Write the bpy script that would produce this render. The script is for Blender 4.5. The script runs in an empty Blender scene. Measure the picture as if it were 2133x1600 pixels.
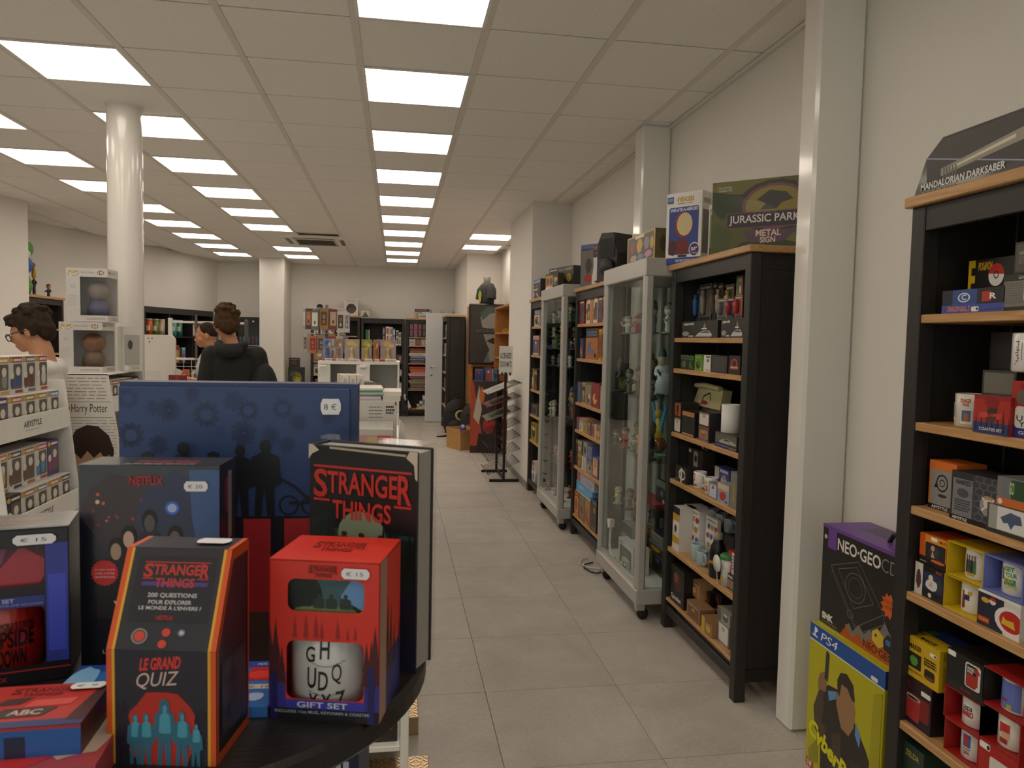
import bpy, math, random
from mathutils import Vector, Matrix
pi = math.pi
SC = bpy.context.scene
COL = SC.collection

# ------------------------------------------------------------------ camera
HC = 1.57142
YAW, PIT, ROL, FPX = 0.15696, -0.05866, 0.02081, 1535.33
def _basis():
    cy, sy = math.cos(YAW), math.sin(YAW)
    F = Vector((sy * math.cos(PIT), cy * math.cos(PIT), math.sin(PIT)))
    Rt = Vector((cy, -sy, 0)); U = Rt.cross(F)
    c, s = math.cos(ROL), math.sin(ROL)
    return c * Rt + s * U, c * U - s * Rt, F
CR, CU, CF = _basis()
CAM = Vector((0, 0, HC))
cd = bpy.data.cameras.new('camera'); cam = bpy.data.objects.new('camera', cd); COL.objects.link(cam)
cd.sensor_width = 36.0; cd.lens = FPX / 2133.0 * 36.0; cd.clip_start = 0.05; cd.clip_end = 100
cam.matrix_world = Matrix(((CR.x, CU.x, -CF.x, 0), (CR.y, CU.y, -CF.y, 0), (CR.z, CU.z, -CF.z, HC), (0, 0, 0, 1)))
cd.dof.use_dof = True; cd.dof.focus_distance = 4.5; cd.dof.aperture_fstop = 14.0
SC.camera = cam
def at(x, y, X=None, Y=None, Z=None):
    """the point of the room seen at a photo pixel, on a plane of known position"""
    d = CF + CR * ((x - 1066.5) / FPX) - CU * ((y - 800) / FPX)
    t = X / d.x if X is not None else Y / d.y if Y is not None else (Z - HC) / d.z
    return CAM + d * t

# ------------------------------------------------------------------ world, exposure
W = bpy.data.worlds.new('world'); SC.world = W; W.use_nodes = True
W.node_tree.nodes['Background'].inputs[0].default_value = (1.0, 0.94, 0.86, 1)
W.node_tree.nodes['Background'].inputs[1].default_value = 0.95
SC.view_settings.view_transform = 'Standard'; SC.view_settings.look = 'None'
SC.view_settings.gamma = 1.0; SC.view_settings.use_curve_mapping = False
SC.view_settings.exposure = 0.38
PANEL = 4.6            # radiance of the ceiling light panels
PANEL_COL = (1.0, 0.88, 0.75)

# ------------------------------------------------------------------ materials
def lin(h):
    out = []
    for i in (0, 2, 4):
        c = int(h[i:i + 2], 16) / 255
        out.append(c / 12.92 if c <= .04045 else ((c + .055) / 1.055) ** 2.4)
    return out
_mc = {}
def mat(h, rough=.5, metal=0.0, n=0.0, ns=30.0, bump=0.0, bs=200.0, coat=0.0, st=None, spec=.5):
    """plain painted / printed / plastic material, with optional procedural mottling and relief"""
    key = (h, rough, metal, n, ns, bump, bs, coat, st, spec)
    if key in _mc: return _mc[key]
    m = bpy.data.materials.new('m_' + h); m.use_nodes = True
    nt = m.node_tree; b = nt.nodes['Principled BSDF']; c = lin(h)
    b.inputs['Base Color'].default_value = (*c, 1); b.inputs['Roughness'].default_value = rough
    b.inputs['Metallic'].default_value = metal; b.inputs['Specular IOR Level'].default_value = spec
    if coat: b.inputs['Coat Weight'].default_value = coat; b.inputs['Coat Roughness'].default_value = .08
    if n or bump:
        tc = nt.nodes.new('ShaderNodeTexCoord'); src = tc.outputs['Object']
        if st:
            mp = nt.nodes.new('ShaderNodeMapping'); mp.inputs['Scale'].default_value = st
            nt.links.new(src, mp.inputs['Vector']); src = mp.outputs['Vector']
    if n:
        tx = nt.nodes.new('ShaderNodeTexNoise'); tx.inputs['Scale'].default_value = ns; tx.inputs['Detail'].default_value = 5
        nt.links.new(src, tx.inputs['Vector'])
        mx = nt.nodes.new('ShaderNodeMix'); mx.data_type = 'RGBA'
        mx.inputs[6].default_value = (*[x * (1 - n) for x in c], 1); mx.inputs[7].default_value = (*[min(1, x * (1 + n)) for x in c], 1)
        rp = nt.nodes.new('ShaderNodeMapRange'); rp.inputs[1].default_value = .3; rp.inputs[2].default_value = .7
        nt.links.new(tx.outputs['Fac'], rp.inputs[0]); nt.links.new(rp.outputs[0], mx.inputs[0])
        nt.links.new(mx.outputs[2], b.inputs['Base Color'])
    if bump:
        t2 = nt.nodes.new('ShaderNodeTexNoise'); t2.inputs['Scale'].default_value = bs; t2.inputs['Detail'].default_value = 3
        nt.links.new(src, t2.inputs['Vector'])
        bp = nt.nodes.new('ShaderNodeBump'); bp.inputs['Strength'].default_value = bump; bp.inputs['Distance'].default_value = .002
        nt.links.new(t2.outputs['Fac'], bp.inputs['Height']); nt.links.new(bp.outputs['Normal'], b.inputs['Normal'])
    _mc[key] = m
    return m
def clear_mat(name, tint, gloss, base=0.03):
    m = bpy.data.materials.new(name); m.use_nodes = True; nt = m.node_tree
    for x in list(nt.nodes): nt.nodes.remove(x)
    o = nt.nodes.new('ShaderNodeOutputMaterial'); t = nt.nodes.new('ShaderNodeBsdfTransparent'); g = nt.nodes.new('ShaderNodeBsdfGlossy')
    t.inputs[0].default_value = (*tint, 1); g.inputs['Roughness'].default_value = gloss; g.inputs[0].default_value = (1, 1, 1, 1)
    lw = nt.nodes.new('ShaderNodeLayerWeight'); lw.inputs[0].default_value = .5
    pw = nt.nodes.new('ShaderNodeMath'); pw.operation = 'POWER'; pw.inputs[1].default_value = 5; nt.links.new(lw.outputs['Facing'], pw.inputs[0])
    fr = nt.nodes.new('ShaderNodeMath'); fr.operation = 'MULTIPLY_ADD'; fr.inputs[1].default_value = .4; fr.inputs[2].default_value = base; nt.links.new(pw.outputs[0], fr.inputs[0])
    mx = nt.nodes.new('ShaderNodeMixShader')
    nt.links.new(fr.outputs[0], mx.inputs[0]); nt.links.new(t.outputs[0], mx.inputs[1]); nt.links.new(g.outputs[0], mx.inputs[2])
    nt.links.new(mx.outputs[0], o.inputs[0])
    return m
GLASS = clear_mat('glass_pane', (.93, .97, .96), .02)
FILM = clear_mat('clear_film', (.96, .96, .96), .12, .012)
def emit_mat(name, col, s):
    m = bpy.data.materials.new(name); m.use_nodes = True; nt = m.node_tree
    b = nt.nodes['Principled BSDF']; b.inputs['Base Color'].default_value = (.9, .9, .88, 1)
    b.inputs['Emission Color'].default_value = (*col, 1); b.inputs['Emission Strength'].default_value = s
    return m
def wood_mat(name, h1, h2, scale=(1, 1, 1), rough=.45):
    m = bpy.data.materials.new(name); m.use_nodes = True; nt = m.node_tree; b = nt.nodes['Principled BSDF']
    tc = nt.nodes.new('ShaderNodeTexCoord'); mp = nt.nodes.new('ShaderNodeMapping'); mp.inputs['Scale'].default_value = scale
    nt.links.new(tc.outputs['Object'], mp.inputs['Vector'])
    tx = nt.nodes.new('ShaderNodeTexNoise'); tx.inputs['Scale'].default_value = 6; tx.inputs['Detail'].default_value = 8; tx.inputs['Distortion'].default_value = .6
    nt.links.new(mp.outputs[0], tx.inputs['Vector'])
    cr = nt.nodes.new('ShaderNodeValToRGB'); e = cr.color_ramp.elements
    e[0].position = .3; e[0].color = (*lin(h1), 1); e[1].position = .7; e[1].color = (*lin(h2), 1)
    nt.links.new(tx.outputs['Fac'], cr.inputs[0]); nt.links.new(cr.outputs[0], b.inputs['Base Color'])
    bp = nt.nodes.new('ShaderNodeBump'); bp.inputs['Strength'].default_value = .15; bp.inputs['Distance'].default_value = .002
    nt.links.new(tx.outputs['Fac'], bp.inputs['Height']); nt.links.new(bp.outputs[0], b.inputs['Normal'])
    b.inputs['Roughness'].default_value = rough
    return m
WALL = mat('dfdbd4', .75, n=.02, ns=1.5, bump=.08, bs=90)
GLOSSW = mat('e2ded7', .16, bump=.10, bs=45, coat=.4)
CEILT = mat('f0ede7', .9, n=.03, ns=60, bump=.15, bs=300)
GRID = mat('ded9d0', .5)
OAK = wood_mat('oak', 'a87c4a', 'c49a68', (1.2, 14, 14))
OAKX = wood_mat('oak_x', 'a87c4a', 'c49a68', (14, 1.2, 14))
PINE = wood_mat('pine', '9a642e', 'b67c40', (12, 12, 1.2))
BLK = mat('24211f', .5, n=.25, ns=9, bump=.12, bs=30, st=(14, 14, .9))
BLKX = mat('201d1b', .48, n=.25, ns=9, bump=.12, bs=30, st=(14, .9, 14))
BLKIN = mat('1a1716', .6)
ALU = mat('b9b6b0', .4, metal=.35, n=.04, ns=20)
STEEL = mat('b8b8b8', .25, metal=1)
BLACKM = mat('141414', .45)
WHITEP = mat('e9e6df', .4, n=.02, ns=4)
CHROME = mat('c8c8c8', .12, metal=1)
RUB = mat('1b1b1b', .7)
CARD = mat('e2dfd9', .65, n=.03, ns=25, bump=.05, bs=120)
KRAFT = mat('b58850', .8, n=.08, ns=18)
TILE = bpy.data.materials.new('floor_tile'); TILE.use_nodes = True
def _tile():
    nt = TILE.node_tree; b = nt.nodes['Principled BSDF']; tc = nt.nodes.new('ShaderNodeTexCoord'); oi = nt.nodes.new('ShaderNodeObjectInfo')
    add = nt.nodes.new('ShaderNodeVectorMath'); add.operation = 'ADD'; sc = nt.nodes.new('ShaderNodeVectorMath'); sc.operation = 'SCALE'
    cmb = nt.nodes.new('ShaderNodeCombineXYZ')
    for i in range(3): nt.links.new(oi.outputs['Random'], cmb.inputs[i])
    nt.links.new(cmb.outputs[0], sc.inputs[0]); sc.inputs[3].default_value = 40
    nt.links.new(tc.outputs['Object'], add.inputs[0]); nt.links.new(sc.outputs[0], add.inputs[1])
    a = nt.nodes.new('ShaderNodeTexNoise'); a.inputs['Scale'].default_value = 3.0; a.inputs['Detail'].default_value = 9; a.inputs['Roughness'].default_value = .62; a.inputs['Distortion'].default_value = .8
    nt.links.new(add.outputs[0], a.inputs['Vector'])
    f = nt.nodes.new('ShaderNodeTexNoise'); f.inputs['Scale'].default_value = 70; f.inputs['Detail'].default_value = 4
    nt.links.new(add.outputs[0], f.inputs['Vector'])
    mx = nt.nodes.new('ShaderNodeMix'); mx.inputs[0].default_value = .35; nt.links.new(a.outputs['Fac'], mx.inputs[2]); nt.links.new(f.outputs['Fac'], mx.inputs[3])
    cr = nt.nodes.new('ShaderNodeValToRGB'); e = cr.color_ramp.elements
    e[0].position = .33; e[0].color = (*lin('a8a198'), 1); e[1].position = .68; e[1].color = (*lin('c6bfb5'), 1)
    nt.links.new(mx.outputs[0], cr.inputs[0]); nt.links.new(cr.outputs[0], b.inputs['Base Color'])
    rr = nt.nodes.new('ShaderNodeMapRange'); rr.inputs[3].default_value = .36; rr.inputs[4].default_value = .55
    nt.links.new(a.outputs['Fac'], rr.inputs[0]); nt.links.new(rr.outputs[0], b.inputs['Roughness'])
    bp = nt.nodes.new('ShaderNodeBump'); bp.inputs['Strength'].default_value = .06; bp.inputs['Distance'].default_value = .003
    nt.links.new(f.outputs['Fac'], bp.inputs['Height']); nt.links.new(bp.outputs[0], b.inputs['Normal'])
_tile()

# ------------------------------------------------------------------ objects
def tag(o, label=None, cat=None, group=None, kind=None):
    if label: o['label'] = label
    if cat: o['category'] = cat
    if group: o['group'] = group
    if kind: o['kind'] = kind
    return o
def thing(name, label, cat, loc=(0, 0, 0), rz=0.0, group=None, rot=None):
    o = bpy.data.objects.new(name, None); COL.objects.link(o); o.empty_display_size = .05
    o.location = loc; o.rotation_euler = rot if rot else (0, 0, rz)
    return tag(o, label, cat, group)
def link(name, me, parent=None, loc=None, rz=0.0):
    o = bpy.data.objects.new(name, me); COL.objects.link(o)
    if parent is not None: o.parent = parent
    if loc is not None: o.location = loc
    if rz: o.rotation_euler = (0, 0, rz)
    return o
class MB:
    """collects shapes and links them as ONE mesh object"""
    def __init__(s): s.v = []; s.f = []; s.mi = []; s.sm = []; s.mats = []
    def add(s, vs, fs, m, smooth=False, M=None):
        if m not in s.mats: s.mats.append(m)
        k = s.mats.index(m); n = len(s.v)
        s.v += [tuple(M @ Vector(p)) if M else tuple(p) for p in vs]
        for f in fs: s.f.append([i + n for i in f]); s.mi.append(k); s.sm.append(smooth)
        return s
    def box(s, x0, y0, z0, x1, y1, z1, m, ch=0.0, M=None):
        if not ch:
            v = [(x, y, z) for z in (z0, z1) for y in (y0, y1) for x in (x0, x1)]
            return s.add(v, [(0, 2, 3, 1), (4, 5, 7, 6), (0, 1, 5, 4), (2, 6, 7, 3), (0, 4, 6, 2), (1, 3, 7, 5)], m, False, M)
        cx, cy, cz, hx, hy, hz = (x0 + x1) / 2, (y0 + y1) / 2, (z0 + z1) / 2, (x1 - x0) / 2, (y1 - y0) / 2, (z1 - z0) / 2
        v = []; ix = {}
        for sx in (-1, 1):
            for sy in (-1, 1):
                for sz in (-1, 1):
                    for a in range(3):
                        p = [sx * (hx - ch), sy * (hy - ch), sz * (hz - ch)]; p[a] += (sx, sy, sz)[a] * ch
                        ix[sx, sy, sz, a] = len(v); v.append((cx + p[0], cy + p[1], cz + p[2]))
        f = []
        for sg in (-1, 1):
            o = [(-1, -1), (1, -1), (1, 1), (-1, 1)]
            if sg < 0: o = o[::-1]
            f.append([ix[sg, a, b, 0] for a, b in o]); f.append([ix[b, sg, a, 1] for a, b in o]); f.append([ix[a, b, sg, 2] for a, b in o])
        for a in (-1, 1):
            for b in (-1, 1):
                q = [ix[-1, a, b, 1], ix[1, a, b, 1], ix[1, a, b, 2], ix[-1, a, b, 2]]; f.append(q if a * b < 0 else q[::-1])
                q = [ix[a, -1, b, 2], ix[a, 1, b, 2], ix[a, 1, b, 0], ix[a, -1, b, 0]]; f.append(q if a * b < 0 else q[::-1])
                q = [ix[a, b, -1, 0], ix[a, b, 1, 0], ix[a, b, 1, 1], ix[a, b, -1, 1]]; f.append(q if a * b < 0 else q[::-1])
                for c in (-1, 1):
                    t = [ix[a, b, c, 0], ix[a, b, c, 1], ix[a, b, c, 2]]; f.append(t if a * b * c > 0 else t[::-1])
        return s.add(v, f, m, False, M)
    def prism(s, pts, a0, a1, m, axis='y', M=None):
        def P(u, w, t): return (u, t, w) if axis == 'y' else (t, u, w) if axis == 'x' else (u, w, t)
        n = len(pts); v = [P(u, w, a0) for u, w in pts] + [P(u, w, a1) for u, w in pts]
        f = [list(range(n))[::-1], list(range(n, 2 * n))] + [(i, (i + 1) % n, n + (i + 1) % n, n + i) for i in range(n)]
        return s.add(v, f, m, False, M)
    def tube(s, path, r, m, n=8, caps=True, closed=False, M=None):
        P = [Vector(p) for p in path]; k = len(P); rs = r if isinstance(r, (list, tuple)) else [r] * k
        v = []; f = []; up = None
        for i in range(k):
            a = P[i - 1] if (i > 0 or closed) else P[i]; b = P[(i + 1) % k] if (i < k - 1 or closed) else P[i]
            t = (b - a).normalized()
            if up is None: up = t.orthogonal().normalized()
            else:
                up = up - t * up.dot(t); up = up.normalized() if up.length > 1e-6 else t.orthogonal().normalized()
            w = t.cross(up)
            for j in range(n):
                c, q = math.cos(2 * pi * j / n), math.sin(2 * pi * j / n); v.append(P[i] + (up * c + w * q) * rs[i])
        for i in range(k if closed else k - 1):
            for j in range(n):
                a, b = i * n, ((i + 1) % k) * n; f.append((a + j, a + (j + 1) % n, b + (j + 1) % n, b + j))
        s.add(v, f, m, True, M)
        if caps and not closed: s.add(v[:n], [list(range(n))[::-1]], m, False, M); s.add(v[-n:], [list(range(n))], m, False, M)
        return s
    def lathe(s, prof, m, n=20, c=(0, 0, 0), M=None, a0=0.0, a1=2 * pi, smooth=True):
        full = abs(a1 - a0 - 2 * pi) < 1e-6; cols = n if full else n + 1; v = []; f = []
        for r, z in prof:
            for j in range(cols):
                a = a0 + (a1 - a0) * j / n; v.append((c[0] + r * math.cos(a), c[1] + r * math.sin(a), c[2] + z))
        for i in range(len(prof) - 1):
            for j in range(n):
                a, b = i * cols, (i + 1) * cols; j2 = (j + 1) % cols
                f.append((a + j, a + j2, b + j2, b + j))
        return s.add(v, f, m, smooth, M)
    def ball(s, c, r, m, n=12, M=None):
        rx, ry, rz = r if isinstance(r, (list, tuple)) else (r, r, r); h = max(4, n // 2 + 1); v = []; f = []
        for i in range(h + 1):
            t = pi * i / h
            for j in range(n):
                a = 2 * pi * j / n; v.append((c[0] + rx * math.sin(t) * math.cos(a), c[1] + ry * math.sin(t) * math.sin(a), c[2] - rz * math.cos(t)))
        for i in range(h):
            for j in range(n): f.append((i * n + j, i * n + (j + 1) % n, (i + 1) * n + (j + 1) % n, (i + 1) * n + j))
        return s.add(v, f, m, True, M)
    def mesh(s, name):
        me = bpy.data.meshes.new(name); me.from_pydata(s.v, [], s.f)
        for m in s.mats: me.materials.append(m)
        me.polygons.foreach_set('material_index', s.mi); me.polygons.foreach_set('use_smooth', s.sm); me.update()
        return me
    def build(s, name, parent=None, loc=None, rz=0.0): return link(name, s.mesh(name), parent, loc, rz)
def struct(name, mb, label=None, parent=None):
    o = mb.build(name, parent)
    if parent is None: o['kind'] = 'structure'
    if label: o['label'] = label
    return o

# ------------------------------------------------------------------ flat print
_tc = {}
def textmesh(t, bold=0.0, shear=0.0):
    k = (t, bold, shear)
    if k not in _tc:
        cu = bpy.data.curves.new('txt', 'FONT'); cu.body = t; cu.offset = bold; cu.shear = shear; cu.resolution_u = 3; cu.fill_mode = 'FRONT'
        ob = bpy.data.objects.new('txt', cu); me = ob.to_mesh()
        v = [(p.co.x, p.co.y) for p in me.vertices]; f = [list(p.vertices) for p in me.polygons]
        ob.to_mesh_clear(); bpy.data.objects.remove(ob); bpy.data.curves.remove(cu)
        x0, x1 = min(p[0] for p in v), max(p[0] for p in v); y0, y1 = min(p[1] for p in v), max(p[1] for p in v)
        _tc[k] = ([((a - x0) / (x1 - x0), (b - y0) / (y1 - y0)) for a, b in v], f)
    return _tc[k]
GAIN = 1.0
def vivid(h):
    if GAIN == 1.0: return h
    c = [int(h[i:i + 2], 16) for i in (0, 2, 4)]
    if max(c) - min(c) < .25 * max(c): return h
    k = min(GAIN, 242 / max(c))
    return '%02x%02x%02x' % tuple(int(x * k) for x in c)
class Pr:
    """ink on one flat face: O lower left corner, U to the right, V up; positions are fractions of the face"""
    def __init__(s, O, U, V, lift=.0004, rough=.4):
        s.O, s.U, s.V = Vector(O), Vector(U), Vector(V); s.N = s.U.cross(s.V).normalized(); s.k = 0; s.l = lift; s.mb = MB(); s.rough = rough
    def put(s, vs, fs, c):
        o = s.N * (s.l + s.k * 4e-5); s.k += 1
        m = mat(vivid(c), s.rough) if isinstance(c, str) else c
        s.mb.add([s.O + s.U * min(1, max(0, u)) + s.V * min(1, max(0, v)) + o for u, v in vs], fs, m)
        return s
    def poly(s, pts, c): return s.put(pts, [list(range(len(pts)))], c)
    def rect(s, u0, v0, u1, v1, c): return s.poly([(u0, v0), (u1, v0), (u1, v1), (u0, v1)], c)
    def ell(s, u, v, ru, rv, c, n=18, a0=0, a1=2 * pi): return s.poly([(u + ru * math.cos(a0 + (a1 - a0) * i / n), v + rv * math.sin(a0 + (a1 - a0) * i / n)) for i in range(n)], c)
    def rrect(s, u0, v0, u1, v1, r, c):
        asp = s.U.length / s.V.length; rv = r * asp; p = []
        for cx, cy, a in ((u1 - r, v1 - rv, 0), (u0 + r, v1 - rv, 90), (u0 + r, v0 + rv, 180), (u1 - r, v0 + rv, 270)):
            for i in range(5): t = math.radians(a + i * 22.5); p.append((cx + r * math.cos(t), cy + rv * math.sin(t)))
        return s.poly(p, c)
    def ring(s, u, v, ru, rv, w, c, n=28):
        a = [(math.cos(2 * pi * i / n), math.sin(2 * pi * i / n)) for i in range(n)]
        vs = [(u + ru * x, v + rv * y) for x, y in a] + [(u + ru * (1 - w) * x, v + rv * (1 - w) * y) for x, y in a]
        return s.put(vs, [(i, (i + 1) % n, n + (i + 1) % n, n + i) for i in range(n)], c)
    def line(s, pts, w, c):
        asp = s.U.length / s.V.length
        for (a, b), (e, g) in zip(pts, pts[1:]):
            dx, dy = (e - a), (g - b) / asp; L = math.hypot(dx, dy) or 1; px, py = -dy / L * w / 2, dx / L * w / 2 * asp
            s.poly([(a + px, b + py), (a - px, b - py), (e - px, g - py), (e + px, g + py)], c); s.k -= 1
        s.k += 1
        return s
    def text(s, t, u0, v0, u1, v1, c, bold=0.0, shear=0.0, slope=0.0):
        vs, fs = textmesh(t, bold, shear)
        return s.put([(u0 + (u1 - u0) * a, v0 + (v1 - v0) * b + slope * a) for a, b in vs], fs, c)
    def burst(s, u, v, r, n, c, r2=.7):
        asp = s.U.length / s.V.length
        return s.poly([(u + (r if i % 2 else r * r2) * math.cos(pi * i / n), v + (r if i % 2 else r * r2) * asp * math.sin(pi * i / n)) for i in range(2 * n)], c)
    def firework(s, u, v, r, n, c, hole=.15):
        asp = s.U.length / s.V.length; vs = []; fs = []
        for i in range(n):
            a = 2 * pi * i / n; q = r * (.8 + .2 * ((i * 7) % 3) / 2); w = .05
            for rr, da in ((hole * r, w), (hole * r, -w), (q, -w * .6), (q, w * .6)): vs.append((u + rr * math.cos(a + da), v + rr * asp * math.sin(a + da)))
            fs.append((4 * i, 4 * i + 1, 4 * i + 2, 4 * i + 3))
        return s.put(vs, fs, c)
    def person(s, u, v, h, c, wide=1.0, long_hair=False, legs=True):
        """a plain standing figure, feet at u,v"""
        k = s.V.length / s.U.length * h * wide
        if legs: s.poly([(u - .13 * k, v), (u - .05 * k, v), (u - .01 * k, v + .42 * h), (u + .03 * k, v), (u + .12 * k, v), (u + .11 * k, v + .5 * h), (u - .11 * k, v + .5 * h)], c)
        s.poly([(u - .12 * k, v + .42 * h), (u + .12 * k, v + .42 * h), (u + .2 * k, v + .45 * h), (u + .17 * k, v + .78 * h), (u + .06 * k, v + .84 * h), (u - .06 * k, v + .84 * h), (u - .17 * k, v + .78 * h), (u - .2 * k, v + .45 * h)], c)
        s.ell(u, v + .92 * h, .07 * k, .085 * h, c, 12)
        if long_hair: s.poly([(u - .1 * k, v + .76 * h), (u + .1 * k, v + .76 * h), (u + .08 * k, v + .98 * h), (u - .08 * k, v + .98 * h)], c)
        return s
    def blob(s, u, v, ru, rv, c, seed=0, n=14, j=.25):
        rn = random.Random(seed)
        return s.poly([(u + ru * (1 - j * rn.random()) * math.cos(2 * pi * i / n), v + rv * (1 - j * rn.random()) * math.sin(2 * pi * i / n)) for i in range(n)], c)
    def lines(s, u0, v0, u1, v1, n, c, seed=0, fill=.45):
        rn = random.Random(seed); h = (v1 - v0) / n; vs = []; fs = []
        for i in range(n):
            u = u0
            while u < u1 - .02:
                w = (u1 - u0) * (.06 + .12 * rn.random()); e = min(u1, u + w); y = v1 - (i + .5) * h; k = len(vs)
                vs += [(u, y - h * fill / 2), (e, y - h * fill / 2), (e, y + h * fill / 2), (u, y + h * fill / 2)]; fs.append((k, k + 1, k + 2, k + 3)); u = e + (u1 - u0) * .03
        return s.put(vs, fs, c)
    def build(s, name, parent): return s.mb.build(name, parent)
def price_tag(parent, P, u0, v0, u1, v1, t):
    q = Pr(P.O, P.U, P.V, P.l + 60 * 4e-5); e = (u1 - u0) * .1; d = (v1 - v0) * .22
    q.poly([(u0, v0 + d * 1.4), (u0 + e, v0), (u1 - e, v0), (u1, v0 + d * 1.4), (u1, v1 - d * 1.4), (u1 - e, v1), (u0 + e, v1), (u0, v1 - d * 1.4)], 'e8e6ea')
    if t: q.text(t, u0 + (u1 - u0) * .16, v0 + (v1 - v0) * .3, u0 + (u1 - u0) * .78, v0 + (v1 - v0) * .68, '3a3a40')
    return tag(q.build('price_tag', parent), 'small white price sticker')

# ------------------------------------------------------------------ ready-made kinds of goods
def faces(w, d, h):
    """frames of a box standing at its base centre, front towards -Y"""
    return dict(front=((-w / 2, -d / 2, 0), (w, 0, 0), (0, 0, h)), right=((w / 2, -d / 2, 0), (0, d, 0), (0, 0, h)),
                left=((-w / 2, d / 2, 0), (0, -d, 0), (0, 0, h)), top=((-w / 2, -d / 2, h), (w, 0, 0), (0, d, 0)), back=((w / 2, d / 2, 0), (-w, 0, 0), (0, 0, h)))
def carton(name, label, cat, loc, rz, w, d, h, col, front=None, right=None, left=None, top=None, group=None, rough=.4, rot=None, ch=0):
    T = thing(name, label, cat, loc, rz, group, rot)
    MB().box(-w / 2, -d / 2, 0, w / 2, d / 2, h, mat(vivid(col), rough, n=.06, ns=14) if isinstance(col, str) else col, ch).build('carton', T)
    F = faces(w, d, h)
    for k, fn in (('front', front), ('right', right), ('left', left), ('top', top)):
        if fn: p = Pr(*F[k]); fn(p); p.build('printed_' + ('side' if k in ('left', 'right') else k), T)
    return T
def art_random(seed, pal):
    def f(p):
        rn = random.Random(seed); c = lambda: rn.choice(pal)
        st = rn.randrange(4)
        if st == 0:
            p.rect(.06, .8, .94, .96, c()); p.lines(.12, .84, .88, .92, 1, c(), seed, .8); p.rrect(.1, .14, .9, .76, .06, c()); p.blob(.5, .42, .24, .24, c(), seed); p.blob(.5, .62, .14, .1, c(), seed + 1); p.rect(.06, .03, .94, .1, c())
        elif st == 1:
            p.rect(0, .7, 1, 1, c()); p.lines(.1, .74, .9, .92, 2, c(), seed, .7); p.blob(.45, .36, .32, .26, c(), seed); p.blob(.6, .45, .2, .16, c(), seed + 2); p.ell(.8, .14, .1, .08, c())
        elif st == 2:
            p.rect(0, 0, .3, 1, c()); p.blob(.64, .45, .26, .3, c(), seed); p.ell(.64, .68, .12, .1, c()); p.lines(.36, .84, .94, .96, 1, c(), seed, .8); p.lines(.36, .05, .9, .14, 2, c(), seed, .5)
        else:
            p.rrect(.08, .08, .92, .92, .08, c()); p.person(.5, .12, .66, c(), 1.3); p.ell(.5, .7, .14, .1, c()); p.lines(.16, .82, .84, .9, 1, c(), seed, .8)
    return f
def art_pop(seed, tint, fig, head='d9d4cc'):
    """a white collectors' carton with a clear window and a plain figure outline on its left"""
    def f(p):
        p.rect(.02, .83, .98, .98, tint); p.ell(.16, .9, .13, .065, 'c9a23a'); p.lines(.34, .86, .92, .94, 1, 'f2eee6', seed, .8)
        p.rrect(.3, .13, .96, .8, .07, '5d574f'); p.blob(.66, .38, .2, .22, fig, seed, 14, .15); p.ell(.66, .6, .17, .12, head)
        p.blob(.2, .3, .15, .2, fig, seed + 3, 14, .12); p.ell(.2, .5, .14, .1, head); p.rect(.4, .02, .97, .1, tint)
    return f
def glass_figure(name, label, loc, h, cols, seed=0, cat='figurine', group=None, rz=0.0):
    """a small collectible figure: base, body, head"""
    rn = random.Random(seed); T = thing(name, label, cat, loc, rz, group); a, b, c = (cols * 3)[:3]
    k = rn.random(); w = min(h * (.2 + .1 * k), .03)
    MB().lathe([(0, 0), (w * 1.2, 0), (w * 1.2, h * .04), (w * 1.1, h * .06), (0, h * .06)], mat(c, .4), 14).build('base', T)
    m = MB(); m.lathe([(w * .5, h * .055), (w * .62, h * .15), (w * .5, h * .28), (w * .72, h * .42), (w * .62, h * .55), (w * .28, h * .62), (0, h * .63)], mat(a, .35), 12)
    m.tube([(-w * .6, 0, h * .55), (-w * 1.1, -w * .4, h * .42), (-w * (1.0 + .4 * k), -w * .9, h * (.36 + .3 * k))], [w * .26, w * .22, w * .2], mat(a, .35), 7)
    m.tube([(w * .6, 0, h * .55), (w * 1.1, -w * .3, h * .45), (w * 1.15, -w * .8, h * (.62 - .25 * k))], [w * .26, w * .22, w * .2], mat(a, .35), 7)
    m.build('body', T)
    m = MB(); m.ball((0, 0, h * .79), (w * .85, w * .8, h * .2), mat(b, .35), 12); m.build('head', T)
    m = MB(); m.lathe([(w * .88, 0), (w * .8, h * .09), (w * .5, h * .16), (0, h * .19)], mat(c, .4), 12, (0, w * .05, h * .82)); m.build('cap', T)
    return T
def mug(name, label, loc, rz, r, h, col, inner=None, art=None, group=None, hs=1.0, ha=0.0):
    T = thing(name, label, 'mug', loc, rz, group); m = mat(col, .2, coat=.3)
    MB().lathe([(0, .002), (r * .9, 0), (r, r * .1), (r, h - .002), (r - .002, h), (r - .005, h - .002)], m, 28).build('cup', T)
    MB().lathe([(r - .005, h - .002), (r - .005, .008), (0, .008)], mat(inner or col, .25), 28).build('inside', T)
    if hs: MB().tube([(r - .002, 0, h * .8), (r + h * .22 * hs, 0, h * .84), (r + h * .34 * hs, 0, h * .66), (r + h * .34 * hs, 0, h * .38), (r + h * .2 * hs, 0, h * .18), (r - .002, 0, h * .22)], .006 * min(1, hs + .2), m, 8, M=Matrix.Rotation(ha, 4, 'Z')).build('handle', T)
    if art:
        a = MB(); art(a, r + .0006, h); a.build('printed_band', T)
    return T
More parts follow.
